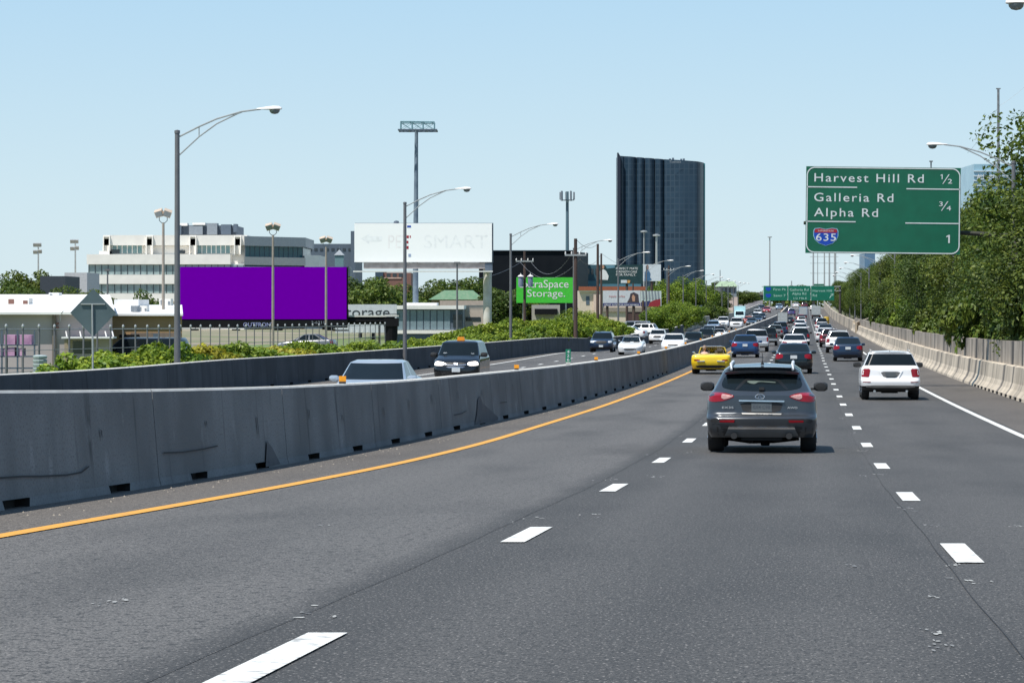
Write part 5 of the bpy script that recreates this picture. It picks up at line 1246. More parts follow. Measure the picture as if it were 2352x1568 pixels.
# group of boards right of it
def board(x0, x1, y0, y1, Y, label, m, posts=()):
    e = empty('billboard', (px((x0+x1)/2, Y), Y, gz(Y)-.6), label, 'billboard')
    mb = MB(); mb.bx(px(x0, Y), px(x1, Y), Y, Y+.35, pz(y1, Y), pz(y0, Y)); mb.build('poster', m, e)
    for x in posts: mb = MB(); mb.tube([(px(x, Y), Y+.3, gz(Y)-.6), (px(x, Y), Y+.3, pz(y1-3, Y))], .2, 8); mb.build('post', M['wood'], e)
    return e
def bpoly(e, name, pts, Y, m, d=.03): mb = MB(); mb.add([(px(x, Y), Y-d, pz(y, Y)) for x, y in pts], [tuple(range(len(pts)))]); return mb.build(name, m, e, fix=False)
Yk = 480.; e = board(1376, 1477, 608, 652, Yk, 'dark teal billboard with white slogan and a man in a white shirt', mat('dark_teal_vinyl', (.008, .04, .045), .5), (1440,))
for k, (t, b) in enumerate((('PERFECT MATE', 619), ('STRENGTH CARE', 626.5), ('FOR FAMILY.', 633.5))): mb = MB(); text_box(mb, t, px(1415, Yk), px(1465-k*2, Yk), pz(b, Yk), .36, Yk-.03); mb.build('lettering', M['lampwhite'], e, fix=False)
bpoly(e, 'man_picture', [(1378, 642), (1378, 622), (1386, 618), (1392, 622), (1398, 634), (1396, 643)], Yk, M['lampwhite']); bpoly(e, 'face_picture', [(1381, 617), (1380, 611), (1384, 608.5), (1388, 611), (1387, 617)], Yk, M['skin'], .04)
bpoly(e, 'sky_picture', [(1390, 609), (1412, 609), (1412, 615), (1394, 617)], Yk, mat('sky_print', (.12, .25, .32), .5)); bpoly(e, 'logo', [(1426, 643), (1440, 643), (1440, 650), (1426, 650)], Yk, M['head_clear']); bpoly(e, 'logo', [(1441, 643), (1448, 644), (1446, 650), (1441, 650)], Yk, mat('logo_orange', (.6, .3, .08), .5))
Yj = 500.; e = board(1476, 1518, 607, 645.5, Yj, 'white billboard with a person in blue, just left of the tower foot', mat('pale_vinyl', (.60, .64, .68), .5), (1497,))
bpoly(e, 'figure_picture', [(1480, 645), (1481, 625), (1485, 619), (1490, 620), (1494, 628), (1493, 637), (1497, 642), (1490, 645)], Yj, mat('print_blue', (.05, .13, .25), .5)); bpoly(e, 'face_picture', [(1484, 619), (1483, 611), (1487, 607.6), (1490, 611), (1489, 619)], Yj, mat('print_face', (.28, .16, .12), .5), .04)
Yi = 460.; e = board(1385, 1471, 667, 703, Yi, 'white billboard with navy bottom strip in front of the cream shop', mat('pale_vinyl_grey', (.55, .56, .60), .5), (1395, 1456))
bpoly(e, 'strip', [(1385, 703), (1471, 703), (1471, 695.5), (1385, 696)], Yi, mat('print_navy', (.03, .03, .14), .5)); bpoly(e, 'figure_picture', [(1440, 695), (1446, 684), (1448, 674), (1456, 671), (1466, 676), (1468, 695)], Yi, mat('print_dark', (.06, .04, .05), .5)); bpoly(e, 'face_picture', [(1453, 692), (1451, 682), (1454, 676), (1459, 681), (1458, 692)], Yi, M['skin'], .04)
mb = MB(); text_box(mb, 'GREAT RATES FOR NEW MEMBERS', px(1388, Yi), px(1468, Yi), pz(702, Yi), .26, Yi-.04); mb.build('lettering', M['lampwhite'], e, fix=False); mb = MB(); text_box(mb, 'Apply today', px(1398, Yi), px(1436, Yi), pz(682, Yi), .28, Yi-.04); mb.build('lettering', mat('print_red', (.5, .15, .15), .5), e, fix=False)
Yh = 470.; e = board(1472, 1519, 668, 704, Yh, 'white and red billboard beside the navy-striped one', mat('pale_vinyl_green', (.50, .56, .55), .5), (1480, 1510))
bpoly(e, 'strip', [(1472, 704), (1488, 704), (1494, 690), (1472, 694)], Yh, mat('print_navy2', (.03, .03, .12), .5)); bpoly(e, 'red_panel', [(1489, 704), (1517, 704), (1517, 686), (1500, 690), (1493, 694)], Yh, mat('print_dark_red', (.28, .02, .03), .5))
for k in range(6): bpoly(e, 'streak', [(1475+k*7, 668), (1478+k*7, 668), (1480+k*7, 686), (1476+k*7, 688)], Yh, M['grey_panel'], .05)

# ---- buildings ---------------------------------------------------------------------------
def bld(name, x0, x1, y0, Y, depth, m, label, cat='building', base=None, part='walls'):
    e = empty(name, (px((x0+x1)/2, Y), Y, gz(Y)-.7), label, cat)
    mb = MB(); mb.bx(px(x0, Y), px(x1, Y), Y, Y+depth, base if base is not None else gz(Y)-1.0, pz(y0, Y)); mb.build(part, m, e); return e
def rect(e, name, x0, x1, y0, y1, Y, m, d=.05, th=.12): mb = MB(); mb.bx(px(x0, Y), px(x1, Y), Y-d, Y-d+th, pz(y1, Y), pz(y0, Y)); return mb.build(name, m, e)
# glass tower
Yx = 1900.; e = empty('office_tower', (px(1520, Yx), Yx, gz(Yx)-1), 'tall dark blue glass tower with fluted left side', 'skyscraper')
def tower_mat():
    m = bpy.data.materials.new('tower_glass'); m.use_nodes = True; nt = m.node_tree; b = nt.nodes['Principled BSDF']; b.inputs['Roughness'].default_value = .35; b.inputs['Specular IOR Level'].default_value = .3
    tc = _n(nt, 'ShaderNodeTexCoord'); br = _n(nt, 'ShaderNodeTexBrick'); br.offset = 0; br.inputs['Scale'].default_value = 1; br.inputs['Brick Width'].default_value = 3.0; br.inputs['Row Height'].default_value = 3.6; br.inputs['Mortar Size'].default_value = .32; br.inputs['Mortar Smooth'].default_value = .3
    br.inputs['Color1'].default_value = (.013, .030, .052, 1); br.inputs['Color2'].default_value = (.023, .048, .078, 1); br.inputs['Mortar'].default_value = (.038, .062, .090, 1)
    nt.links.new(tc.outputs['UV'], br.inputs['Vector']); o = noise_mix(nt, br.outputs[0], (.020, .044, .074), .035, 3, .45, .75); nt.links.new(o, b.inputs['Base Color']); return m
tm = tower_mat(); tX = lambda x: px(x, Yx)
def curtain(name, pts, z0, ztop, m, par):
    """pts: list of (x, y) plan points; ztop function of x"""
    v = []; uv = []; s = 0; L = []
    for i, (x, y) in enumerate(pts):
        if i: s += math.hypot(x-pts[i-1][0], y-pts[i-1][1])
        L.append(s)
    for (x, y), s in zip(pts, L): v += [(x, y, z0), (x, y, ztop(x))]; uv += [(s, 0), (s, ztop(x)-z0)]
    n = len(pts); f = [(2*i, 2*i+2, 2*i+3, 2*i+1) for i in range(n-1)]
    v0 = len(v); v += [(tX(1619), Yx+45, z0), (tX(1619), Yx+45, ztop(tX(1619))), (tX(1422), Yx+45, z0), (tX(1422), Yx+45, ztop(tX(1422)))]; uv += [(0, 0)]*4
    return v, uv, f
ptop = lambda x: pz(358+ (x-tX(1425))/(tX(1620)-tX(1425))*15, Yx)
pts = [(tX(1419), Yx+30)]
for a, b, d in ((1423, 1434, .8), (1434, 1461, 2.4), (1463, 1480, 2.0), (1482, 1503, 2.0), (1505, 1524, 1.8)):
    n = 7
    pts.append((tX(a), Yx+4)); pts += [(tX(a+(b-a)*k/n), Yx+2-d*math.sin(math.pi*k/n)) for k in range(n+1)]; pts.append((tX(b), Yx+4))
pts += [(tX(1527+(1619-1527)*k/24), Yx+1-5*math.sin(math.pi*min(.5, k/24))+22*max(0, k/24-.72)**2*13*0+ (12*(max(0, k/24-.75)/.25)**2)) for k in range(25)]
v, uv, f = curtain('t', pts, gz(Yx)-1, ptop, tm, e)
n = len(pts); b0 = len(v)-4
f += [(2*(n-1), b0, b0+1, 2*(n-1)+1), (b0, b0+2, b0+3, b0+1), (b0+2, 0, 1, b0+3)]
me = bpy.data.meshes.new('glass_walls'); me.from_pydata([tuple(Vector(a)-Vector(e.location)) for a in v], [], f); me.materials.append(tm); ul = me.uv_layers.new(name='UVMap'); ul.data.foreach_set('uv', [c for l in me.loops for c in uv[l.vertex_index]])
ob = bpy.data.objects.new('glass_walls', me); COL.objects.link(ob); ob.parent = e
mb = MB(); mb.add([(x, y, ptop(x)-.3) for x, y in pts] + [(tX(1619), Yx+45, ptop(tX(1619))-.3), (tX(1422), Yx+45, ptop(tX(1422))-.3)], [tuple(range(n+2))]); mb.build('roof', M['grey_panel'], e)
mb = MB(); mb.xz([(tX(1418), gz(Yx)), (tX(1418), pz(351, Yx)), (tX(1420), pz(351, Yx)), (tX(1425), pz(360, Yx)), (tX(1425), gz(Yx))], Yx-2, Yx+8); mb.build('corner_blade', mat('blade_dark', (.012, .016, .035), .4), e)
mb = MB(); mb.bx(tX(1619), tX(1621.5), Yx+8, Yx+30, gz(Yx), pz(374, Yx)); mb.build('edge_glass', mat('green_edge_glass', (.05, .30, .32), .2), e)
mb = MB(); text_box(mb, 'Tuentes', tX(1536), tX(1563), pz(375, Yx), 1.5, Yx-5.5); mb.build('lettering', M['grey_panel'], e, fix=False)
for x, h in ((1506, 3), (1541, 4), (1548, 7), (1567, 3), (1573, 4)): mb = MB(); mb.bx(tX(x)-.6, tX(x)+.6, Yx+10, Yx+12, pz(372, Yx), pz(365-h*.6, Yx)); mb.build('roof_antenna', M['blue_grey'], e)

# white office building
Yo = 580.; oX = lambda x: px(x, Yo); oz = lambda y: pz(y, Yo)
e = empty('office_building', (oX(420), Yo, gz(Yo)-1), 'white terraced office building with long window bands', 'building')
mb = MB(); mb.bx(oX(203), oX(560), Yo+.6, Yo+40, gz(Yo)-1.2, oz(606)); mb.build('core_walls', M['white_stone'], e)
for y0, y1, x0 in ((584, 607, 199), (631, 652, 199), (674, 692, 199)):
    mb = MB(); mb.bx(oX(x0), oX(529 if y0 < 600 else 560), Yo, Yo+40.5, oz(y1), oz(y0)); mb.build('spandrel', M['white_stone'], e)
mb = MB(); mb.bx(oX(226), oX(250), Yo+1, Yo+6, oz(584), oz(576)); mb.build('balcony_wall', M['white_stone'], e)
def wband(e, x0, x1, y0, y1, Y, nmul, m, fr, d=.0):
    rect(e, 'window_band', x0, x1, y0, y1, Y+d, m, .02, .1)
    mb = MB()
    for k in range(nmul+1):
        x = px(x0+(x1-x0)*k/nmul, Y); mb.bx(x-.07, x+.07, Y+d-.10, Y+d-.03, pz(y1, Y), pz(y0, Y))
    mb.build('mullions', fr, e)
wband(e, 204, 560, 608, 630.5, Yo+.5, 24, M['pale_glass'], M['dark_glass']); wband(e, 204, 560, 652.5, 673, Yo+.5, 24, M['pale_glass'], M['dark_glass'])
mb = MB(); mb.bx(oX(248), oX(566), Yo+3, Yo+38, oz(606), oz(563.5)); mb.build('top_floor', M['white_stone'], e)
mb = MB(); mb.bx(oX(233), oX(566), Yo+2, Yo+38.5, oz(563), oz(539.5)); mb.build('roof_parapet', M['white_stone'], e)
wband(e, 246, 327, 563, 582, Yo+2.9, 7, M['teal_glass'], M['white_stone']); wband(e, 334, 346, 563, 582, Yo+2.9, 1, M['teal_glass'], M['white_stone']); wband(e, 453, 529, 563, 582, Yo+2.9, 7, M['teal_glass'], M['white_stone'])
rect(e, 'dark_opening', 250, 275, 573, 582, Yo+2.8, M['dark_glass']); rect(e, 'dark_opening', 410, 425, 575, 582, Yo+2.8, M['dark_glass'])
for x in (234, 333, 433, 536):
    mb = MB(); mb.yz([(Yo+.9, oz(584)), (Yo+3, oz(584)), (Yo+3, oz(541)), (Yo+1.6, oz(541))], oX(x), oX(x+2)); mb.yz([(Yo+.9, oz(584)), (Yo+3, oz(584)), (Yo+3, oz(541)), (Yo+1.6, oz(541))], oX(x+14), oX(x+16)); mb.bx(oX(x), oX(x+16), Yo+1.6, Yo+3, oz(544), oz(541)); mb.bx(oX(x+2), oX(x+14), Yo+2.0, Yo+3, oz(584), oz(548)); mb.build('slanted_fin', M['white_stone'], e)
# right wing turned away; its shade put into the parapet and spandrel colours
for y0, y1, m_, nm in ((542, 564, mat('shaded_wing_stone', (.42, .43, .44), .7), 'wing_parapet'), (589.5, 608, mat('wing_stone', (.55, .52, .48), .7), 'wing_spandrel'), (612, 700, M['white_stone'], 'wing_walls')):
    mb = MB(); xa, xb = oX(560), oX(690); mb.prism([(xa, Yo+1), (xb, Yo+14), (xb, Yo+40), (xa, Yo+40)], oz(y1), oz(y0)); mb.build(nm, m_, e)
mb = MB(); mb.prism([(oX(561), Yo+2), (oX(683), Yo+14.5), (oX(683), Yo+38), (oX(561), Yo+38)], oz(612), oz(563)); mb.build('wing_glass', mat('deep_teal_glass', (.03, .11, .13), .2), e)
mb = MB()
for k in range(13): t = k/12; mb.box((oX(561)+(oX(683)-oX(561))*t, Yo+1.95+12.5*t, (oz(589)+oz(564))/2), (.12, .12, oz(564)-oz(589)))
mb.build('mullions', M['blue_grey'], e)
mb = MB(); mb.prism([(oX(688), Yo+14), (oX(720), Yo+17), (oX(720), Yo+36), (oX(688), Yo+36)], gz(Yo)-1, oz(583)); mb.build('end_block', M['white_stone'], e)
mb = MB(); mb.bx(oX(399), oX(528), Yo+12, Yo+30, oz(541), oz(514)); mb.build('penthouse', M['blue_grey'], e)
for k, (a, b, c, d_) in enumerate(((390, 416, 509, 515), (428, 458, 508, 513), (462, 486, 509, 536), (495, 518, 512, 536), (393, 402, 514, 536), (420, 452, 516, 536), (524, 532, 511, 530))):
    mb = MB(); mb.bx(oX(a), oX(b), Yo+11-k*.03, Yo+14, oz(d_), oz(c)); mb.build('roof_plant', M['white_stone'] if k < 2 else M['grey_panel'] if k in (2, 5) else M['blue_grey'], e)

# low white-roofed warehouse on the left
Yl = 150.; e = empty('warehouse', (px(120, Yl), Yl, gz(Yl)-.6), 'low mauve-grey warehouse with a broad white roof at the left edge', 'building')
mb = MB(); mb.prism([(-34, Yl), (px(258, Yl), Yl), (px(256, 196), 196), (-60, 196)], gz(Yl)-.7, pz(719, Yl)); mb.build('walls', M['mauve_wall'], e)
def wedge(e, rows, xl, m):
    # rows: (distance, picture height of top, right edge in picture); a roof sheet with thickness
    mb = MB(); n = len(rows); v = []
    for Y_, y_, xr in rows: v += [(xl*Y_/rows[0][0], Y_, pz(y_, Y_)), (px(xr, Y_), Y_, pz(y_, Y_)), (xl*Y_/rows[0][0], Y_, pz(y_, Y_)-.12), (px(xr, Y_), Y_, pz(y_, Y_)-.12)]
    f = []
    for i in range(n-1): a = 4*i; f += [(a, a+1, a+5, a+4), (a+2, a+3, a+7, a+6), (a+1, a+3, a+7, a+5), (a, a+2, a+6, a+4)]
    f += [(0, 1, 3, 2), (4*n-4, 4*n-3, 4*n-1, 4*n-2)]
    mb.add(v, f); return mb.build('roof', m, e)
wedge(e, [(Yl-.5, 716.5, 264), (172, 695, 258), (172.3, 692, 258), (200, 676, 252)], -34, M['white_roof'])
mb = MB(); mb.bx(px(121, Yl), px(129, Yl), Yl-.15, Yl, gz(Yl)-.7, pz(720, Yl)); mb.build('pilaster', mat('brown_pilaster', (.17, .14, .12), .8), e)
for y in (740, 749): rect(e, 'wall_box', 130, 135, y, y+5, Yl, M['brick'], .2, .2)
rect(e, 'doorway', 168, 212, 783, 812, Yl, M['dark_glass'], .03, .05); rect(e, 'tan_wall_patch', 148, 166, 780, 830, Yl, mat('tan_render', (.33, .27, .2), .8), .02, .03)  # doorway and a tan panel beside it
aw = rect(e, 'awning', 150, 268, 773, 776.5, Yl, M['lampwhite'], 1.3, 1.3)
for x in (156, 188, 246, 262): mb = MB(); mb.tube([(px(x-4, Yl), Yl-.1, pz(760, Yl)), (px(x+6, Yl), Yl-1.2, pz(773, Yl))], .035, 5); mb.build('awning_stay', M['lampwhite'], aw)
mb = MB(); mb.tube([(px(140, Yl), Yl-.3, pz(738, Yl)), (px(140, Yl), Yl-.3, pz(722, Yl)), (px(151, Yl), Yl-.8, pz(714, Yl))], .025, 5); mb.build('wall_lamp', M['galv'], e)
# roof plant of the warehouse
def acbox(x0, x1, y0, y1, Y, label, m='white_stone'):
    e = empty('air_conditioner', (px((x0+x1)/2, Y), Y, pz(y1, Y)), label, 'air conditioner', 'air conditioners on the low roofs')
    mb = MB(); mb.bx(px(x0, Y), px(x1, Y), Y, Y+1.4, pz(y1, Y), pz(y0, Y)); mb.build('casing', M[m], e)
    mb = MB(); w_ = (x1-x0); mb.bx(px(x0+w_*.1, Y), px(x0+w_*.35, Y), Y-.02, Y+.02, pz(y1-2, Y), pz(y0+3, Y)); mb.bx(px(x0+w_*.75, Y), px(x0+w_*.95, Y), Y-.02, Y+.02, pz(y1-2, Y), pz(y0+6, Y)); mb.build('grille', M['brick'] if x0 < 50 else M['grey_panel'], e)
acbox(14, 66, 684, 706, 168, 'beige rooftop unit with brown opening at the far left'); acbox(112, 135, 672, 680, 195, 'small white rooftop unit on the white roof edge', 'white_roof')
acbox(172, 214, 677, 697, 198, 'blue-grey rooftop plant just left of the diamond sign', 'blue_grey'); acbox(300, 315, 702, 716, 182, 'small grey rooftop box on the tan building', 'grey_panel'); acbox(318, 337, 702, 718, 184, 'white rooftop box beside the small grey one'); acbox(366, 392, 686, 702, 200, 'white rooftop unit next to the floodlight pole')
# tan building
Yn = 176.; e = empty('shop_building', (px(340, Yn), Yn, gz(Yn)-.6), 'tan low building with white roof left of the purple billboard', 'building')
mb = MB(); mb.prism([(px(255, Yn), Yn), (px(418, Yn), Yn), (px(416, 215), 215), (px(255, 215), 215)], gz(Yn)-.7, pz(723, Yn)); mb.build('walls', M['tan_wall'], e)
wedge(e, [(Yn-.3, 720.5, 420), (216, 700, 418)], px(255, Yn), M['white_roof'])
mb = MB(); mb.bx(px(262, 206), px(318, 206), 206, 212, pz(706, 212), pz(688, 212)); mb.build('roof_step', M['white_roof'], e)
rect(e, 'wall_band', 262, 416, 752, 756, Yn, mat('pale_tan_band', (.5, .38, .24), .8)); rect(e, 'doorway', 352, 366, 766, 810, Yn, M['blue_grey']); rect(e, 'dark_awning', 278, 320, 768, 775, Yn, M['black'], .8, .8); rect(e, 'lower_wall', 300, 417, 764, 830, Yn, mat('brown_block', (.2, .15, .12), .8, c2=(.15, .12, .1)), .03, .04)
# racks of pink bags
Yr = 118.; e = empty('storage_rack', (px(30, Yr), Yr, gz(Yr)-.6), 'dark metal rack stacked with pink packs behind the fence at far left', 'rack')
mb = MB()
for x in (-30, 4, 40, 79):
    for dy in (0, 1.2): mb.bx(px(x, Yr)-.03, px(x, Yr)+.03, Yr+dy, Yr+dy+.06, gz(Yr)-.6, pz(758, Yr))
for y in (792, 818, 845): mb.bx(px(-30, Yr), px(80, Yr), Yr, Yr+1.2, pz(y+2, Yr), pz(y, Yr))
mb.build('frame', M['blue_grey'], e)
pink = mat('pink_pack', (.60, .34, .50), .6, c2=(.30, .15, .28), scale=2.2)
for x0, x1, y0, y1 in ((8, 34, 769, 791), (40, 72, 769, 791), (0, 12, 800, 817), (17, 33, 798, 817), (40, 50, 800, 817)): mb = MB(); mb.bx(px(x0, Yr), px(x1, Yr), Yr+.05, Yr+1.0, pz(y1, Yr), pz(y0, Yr)); mb.build('pack', pink, e)
for k in range(5):
    Y = 112.; q = MB(); zc2 = pz(824+k*9, Y); q.lathe([(.001, 0), (.25, .01), (.27, .1), (.2, .14), (.001, .15)], c=(px(92, Y), Y, zc2), n=12)
    tag(q.build('plastic_crate', mat('pale_teal_plastic', (.35, .42, .42), .5)), ('pale teal crate, ' + ['topmost', 'second', 'middle', 'fourth', 'lowest'][k] + ' of the stack beside the pink rack'), 'crate', 'stacked pale crates')
# mid distance white pavilion with window wall
Yv = 330.; e = empty('showroom', (px(980, Yv), Yv, gz(Yv)-.6), 'low showroom with white roof band and blue-grey window wall', 'building')
mb = MB(); mb.bx(px(905, Yv), px(1063, Yv), Yv, Yv+16, gz(Yv)-.7, pz(710, Yv)); mb.build('walls', M['pale_wall'] if 'pale_wall' in M else M['blue_grey'], e)
mb = MB(); mb.bx(px(903, Yv), px(1066, Yv), Yv-.5, Yv+17, pz(710, Yv), pz(701.5, Yv)); mb.build('roof_band', M['white_roof'], e)
mb = MB(); mb.bx(px(925, Yv), px(1000, Yv), Yv+6, Yv+14, pz(702, Yv), pz(695, Yv)); mb.build('roof_step', M['white_roof'], e)
for k in range(8): rect(e, 'window', 912+k*15.5, 925+k*15.5, 712, 757, Yv, M['blue_glass'] if 'blue_glass' in M else mat('blue_glass', (.20, .27, .31), .2) , .06, .06)
rect(e, 'door', 1041, 1062, 722, 752, Yv, M['dark_glass'], .1, .1); rect(e, 'base_wall', 905, 1066, 758, 766, Yv, M['white_stone'], .3, .3)
mb = MB(); mb.lathe([(.001, 0), (.5, .15), (.62, .6), (.4, 1.1), (.001, 1.25)], c=(px(986, Yv), Yv-2, pz(730, Yv)), n=10); mb.tube([(px(986, Yv), Yv-2, gz(Yv)-.6), (px(986, Yv), Yv-2, pz(728, Yv))], .05, 6)
e = bld('beige_building', 1066, 1112, 701, 345., 14, mat('beige_wall', (.52, .44, .37), .8), 'beige block with dark opening between the showroom and the round column'); rect(e, 'dark_opening', 1070, 1104, 728, 737, 345., M['dark_glass'])
e = bld('beige_building', 1010, 1125, 690, 380., 14, mat('pinkish_wall', (.42, .34, .30), .8), 'pinkish low building under the green hipped roof')
# green hipped roof house
Yq = 430.; e = empty('green_roof_house', (px(1050, Yq), Yq, gz(Yq)-.6), 'house with a faded green hipped roof behind the showroom', 'house')
mb = MB(); mb.bx(px(990, Yq), px(1108, Yq), Yq+1, Yq+12, gz(Yq)-1, pz(687, Yq)); mb.build('walls', mat('tan_wall2', (.40, .30, .22), .8), e)
a, b = px(984, Yq), px(1112, Yq); c, d_ = px(1018, Yq), px(1085, Yq); z0, z1 = pz(688, Yq), pz(666, Yq)
mb = MB(); mb.add([(a, Yq, z0), (b, Yq, z0), (b, Yq+13, z0), (a, Yq+13, z0), (c, Yq+6.5, z1), (d_, Yq+6.5, z1)], [(0, 1, 5, 4), (1, 2, 5), (2, 3, 4, 5), (3, 0, 4), (0, 3, 2, 1)]); mb.build('roof', mat('faded_green_roof', (.09, .19, .10), .7, c2=(.14, .22, .13), scale=.6, stretch=(4, 1, 1)), e)
# dark buildings behind the purple board
e = bld('distant_building', 690, 815, 560, 800., 40, M['blue_grey'], 'dark blue-grey flat building behind the right end of the office')
for k in range(9): rect(e, 'window', 696+k*13, 703+k*13, 570, 576, 800., M['dark_glass'], .1, .1)
mb = MB(); mb.bx(px(806, 800.), px(816, 800.), 799, 815, 0, pz(531, 800.)); mb.build('stair_tower', M['blue_grey'], e)
Y = 650.; e = empty('cupola', (px(779, Y), Y, pz(615, Y)), 'small grey-teal cupola with pointed roof and cross above the purple billboard', 'cupola')
mb = MB(); mb.bx(px(769, Y), px(789, Y), Y, Y+1.8, pz(616, Y), pz(586, Y)); mb.build('drum', mat('verdigris_wall', (.14, .24, .26), .6), e)
mb = MB(); zz = pz(586, Y); x0, x1 = px(767, Y), px(791, Y); mb.add([(x0, Y-.2, zz), (x1, Y-.2, zz), (x1, Y+2, zz), (x0, Y+2, zz), ((x0+x1)/2, Y+.9, pz(573, Y))], [(0, 1, 4), (1, 2, 4), (2, 3, 4), (3, 0, 4), (0, 3, 2, 1)]); mb.tube([((x0+x1)/2, Y+.9, pz(573, Y)), ((x0+x1)/2, Y+.9, pz(565, Y))], .05, 4); mb.build('pointed_roof', M['grey_panel'], e)
mb = MB(); mb.bx(px(755, Y), px(803, Y), Y+2.2, Y+10, gz(Y)-1, pz(612, Y)); mb.build('base_block', M['grey_panel'], e)
e = bld('brick_building', 863, 944, 626, 700., 30, M['brick'], 'red-brown brick building under the white billboard')
mb = MB(); mb.bx(px(862, 700.), px(880, 700.), 699.6, 720, 0, pz(622, 700.)); mb.build('blue_wing', mat('navy_wall', (.03, .06, .10), .7), e)
for k in range(3): rect(e, 'window', 888+k*14, 897+k*14, 628, 636, 700., M['dark_glass'])
rect(e, 'stone_band', 880, 922, 637, 640, 700., mat('pink_stone', (.5, .36, .3), .8), .15, .2)
e = bld('shed', 92, 150, 634, 420., 14, mat('shed_dark', (.035, .045, .06), .7), 'dark shed roof between trees left of the office building'); e2 = bld('shed', 148, 200, 626, 470., 14, mat('shed_pale', (.5, .5, .52), .7), 'pale grey block left of the office building')
# black building and teal neighbours
Yz = 560.; e = bld('black_building', 1100, 1319.5, 575.5, Yz, 30, mat('black_cladding', (.006, .008, .012), .8, c2=(.009, .011, .015), scale=.4, spec=.1), 'large windowless black building behind the bright green board')
mb = MB(); mb.prism([(px(1319.5, Yz), Yz), (px(1351, Yz+14), Yz+14), (px(1351, Yz+14), Yz+30), (px(1319.5, Yz), Yz+30)], gz(Yz)-1, pz(578, Yz)); mb.build('side_wall', mat('dark_side_cladding', (.03, .035, .042), .7), e)
rect(e, 'roof_edge', 1100, 1320, 574.6, 576, Yz, M['blue_grey'], .3, .3)
e = bld('teal_building', 1330, 1472, 608, 590., 30, mat('teal_cladding', (.045, .115, .15), .6, c2=(.03, .085, .115), scale=.2), 'teal storage block right of the black building')
for k in range(5): rect(e, 'window', 1340+k*9, 1345+k*9, 617, 630, 590., M['dark_glass'])
rect(e, 'lower_storey', 1330, 1472, 645, 660, 590., mat('steel_blue', (.07, .19, .26), .6), .5, .5)
Yy = 500.; e = bld('shop_building', 1331, 1480, 667, Yy, 25, mat('cream_shop_wall', (.62, .52, .42), .8), 'cream shop building with a red-brown roof band')
rect(e, 'roof_band', 1329, 1482, 658, 667, Yy, mat('rust_band', (.30, .085, .04), .7), .6, .6); rect(e, 'white_trim', 1330, 1480, 667, 670, Yy, M['white_stone'], .4, .4)
rect(e, 'poster_panel', 1346, 1354, 680, 700, Yy, M['blue_grey']); rect(e, 'pillar', 1363, 1369, 676, 740, Yy, mat('pink_pillar', (.66, .5, .42), .8), .5, .5); rect(e, 'pillar', 1375, 1380, 676, 740, Yy, mat('pink_pillar2', (.66, .52, .45), .8), .5, .5)
rect(e, 'brown_entrance', 1442, 1496, 714, 752, Yy, mat('brown_entrance', (.07, .035, .035), .7), .2, .2); rect(e, 'lower_band', 1385, 1520, 706, 716, Yy, mat('dusty_band', (.26, .22, .19), .8), .3, .3)
e = bld('awning_building', 1222, 1286, 700, 420., 12, mat('pale_low_wall', (.40, .38, .34), .8), 'low pale building with black canopy beneath the bright green board'); rect(e, 'black_canopy', 1228, 1280, 709, 722, 420., M['black'], 2, 2)
# white parked cars in the lot
for x, Y, c, k, l in ((1436, 345, 'white', 'sedan', 'white car parked behind the left wall under the navy-striped billboard'), (1468, 372, 'white', 'suv', 'white parked crossover beside the dark pole'), (1452, 400, 'silver', 'van', 'silver van parked behind the two white cars')):
    pr, nm, ct = PROTO[k]; pr.place(nm, (px(x, Y), Y, zr(Y)+.05), R(75), 1.05, l, ct, 'parked vehicles beyond the left wall', {'body_paint': PC[c]}, skip=('roof_sign',))
for x, Y, c, k, l in ((705, 246, 'grey', 'sedan', 'grey car parked below the purple billboard between two floodlight poles'), (318, 158, 'black', 'pick', 'black truck parked before the tan building')):
    pr, nm, ct = PROTO[k]; pr.place(nm, (px(x, Y), Y, zr(Y)+.05), R(80), 1.0, l, ct, 'parked vehicles beyond the left wall', {'body_paint': PC[c]})
# right side buildings
Ya = 900.; e = bld('glass_building', 2237, 2390, 377, Ya, 30, mat('pale_blue_glass', (.30, .48, .58), .25, c2=(.24, .40, .50), scale=.2), 'pale blue glass building behind the sparse tree at upper right')
for k in range(5): rect(e, 'floor_band', 2236, 2391, 392+k*11, 394.5+k*11, Ya, mat('white_band', (.55, .62, .66), .5), .4, .4)
mb = MB(); text_box(mb, 'ALLIANT', px(2243, Ya), px(2290, Ya), pz(412, Ya), 1.6, Ya-.6); mb.build('lettering', M['lampwhite'], e, fix=False)
e = bld('glass_building', 1986, 2010, 582, 1300., 20, mat('blue_tower_glass', (.12, .22, .33), .3, c2=(.08, .15, .25), scale=.1), 'slim blue building peeking out left of the right trees'); 
# far centre: overpass, buildings, masts
Yf = 1480.; e = empty('overpass', (px(1730, Yf), Yf, gz(Yf)-1), 'concrete overpass crossing behind the three small green signs', 'bridge')
mb = MB(); mb.bx(px(1690, Yf), px(1990, Yf), Yf, Yf+14, pz(687, Yf), pz(676, Yf)); mb.build('deck', mat('overpass_girder', (.05, .05, .07), .8), e)
mb = MB(); mb.bx(px(1688, Yf), px(1992, Yf), Yf-.5, Yf-.05, pz(677, Yf), pz(672, Yf)); mb.build('parapet', M['old_concrete'], e); mb = MB(); mb.bx(px(1688, Yf), px(1992, Yf), Yf-.6, Yf+12, pz(690, Yf), pz(687.2, Yf)); mb.build('lower_beam', M['cream'], e)
for x in (1694, 1722, 1742, 1800, 1870, 1940): mb = MB(); mb.bx(px(x, Yf)-.6, px(x, Yf)+.6, Yf+2, Yf+4, gz(Yf)-1, pz(688, Yf)); mb.build('pier', M['old_concrete'], e)
Y = 1250.; e = empty('station_building', (px(1670, Y), Y, gz(Y)-1), 'small pavilion with pale green roof on the skyline left of the small signs', 'building')
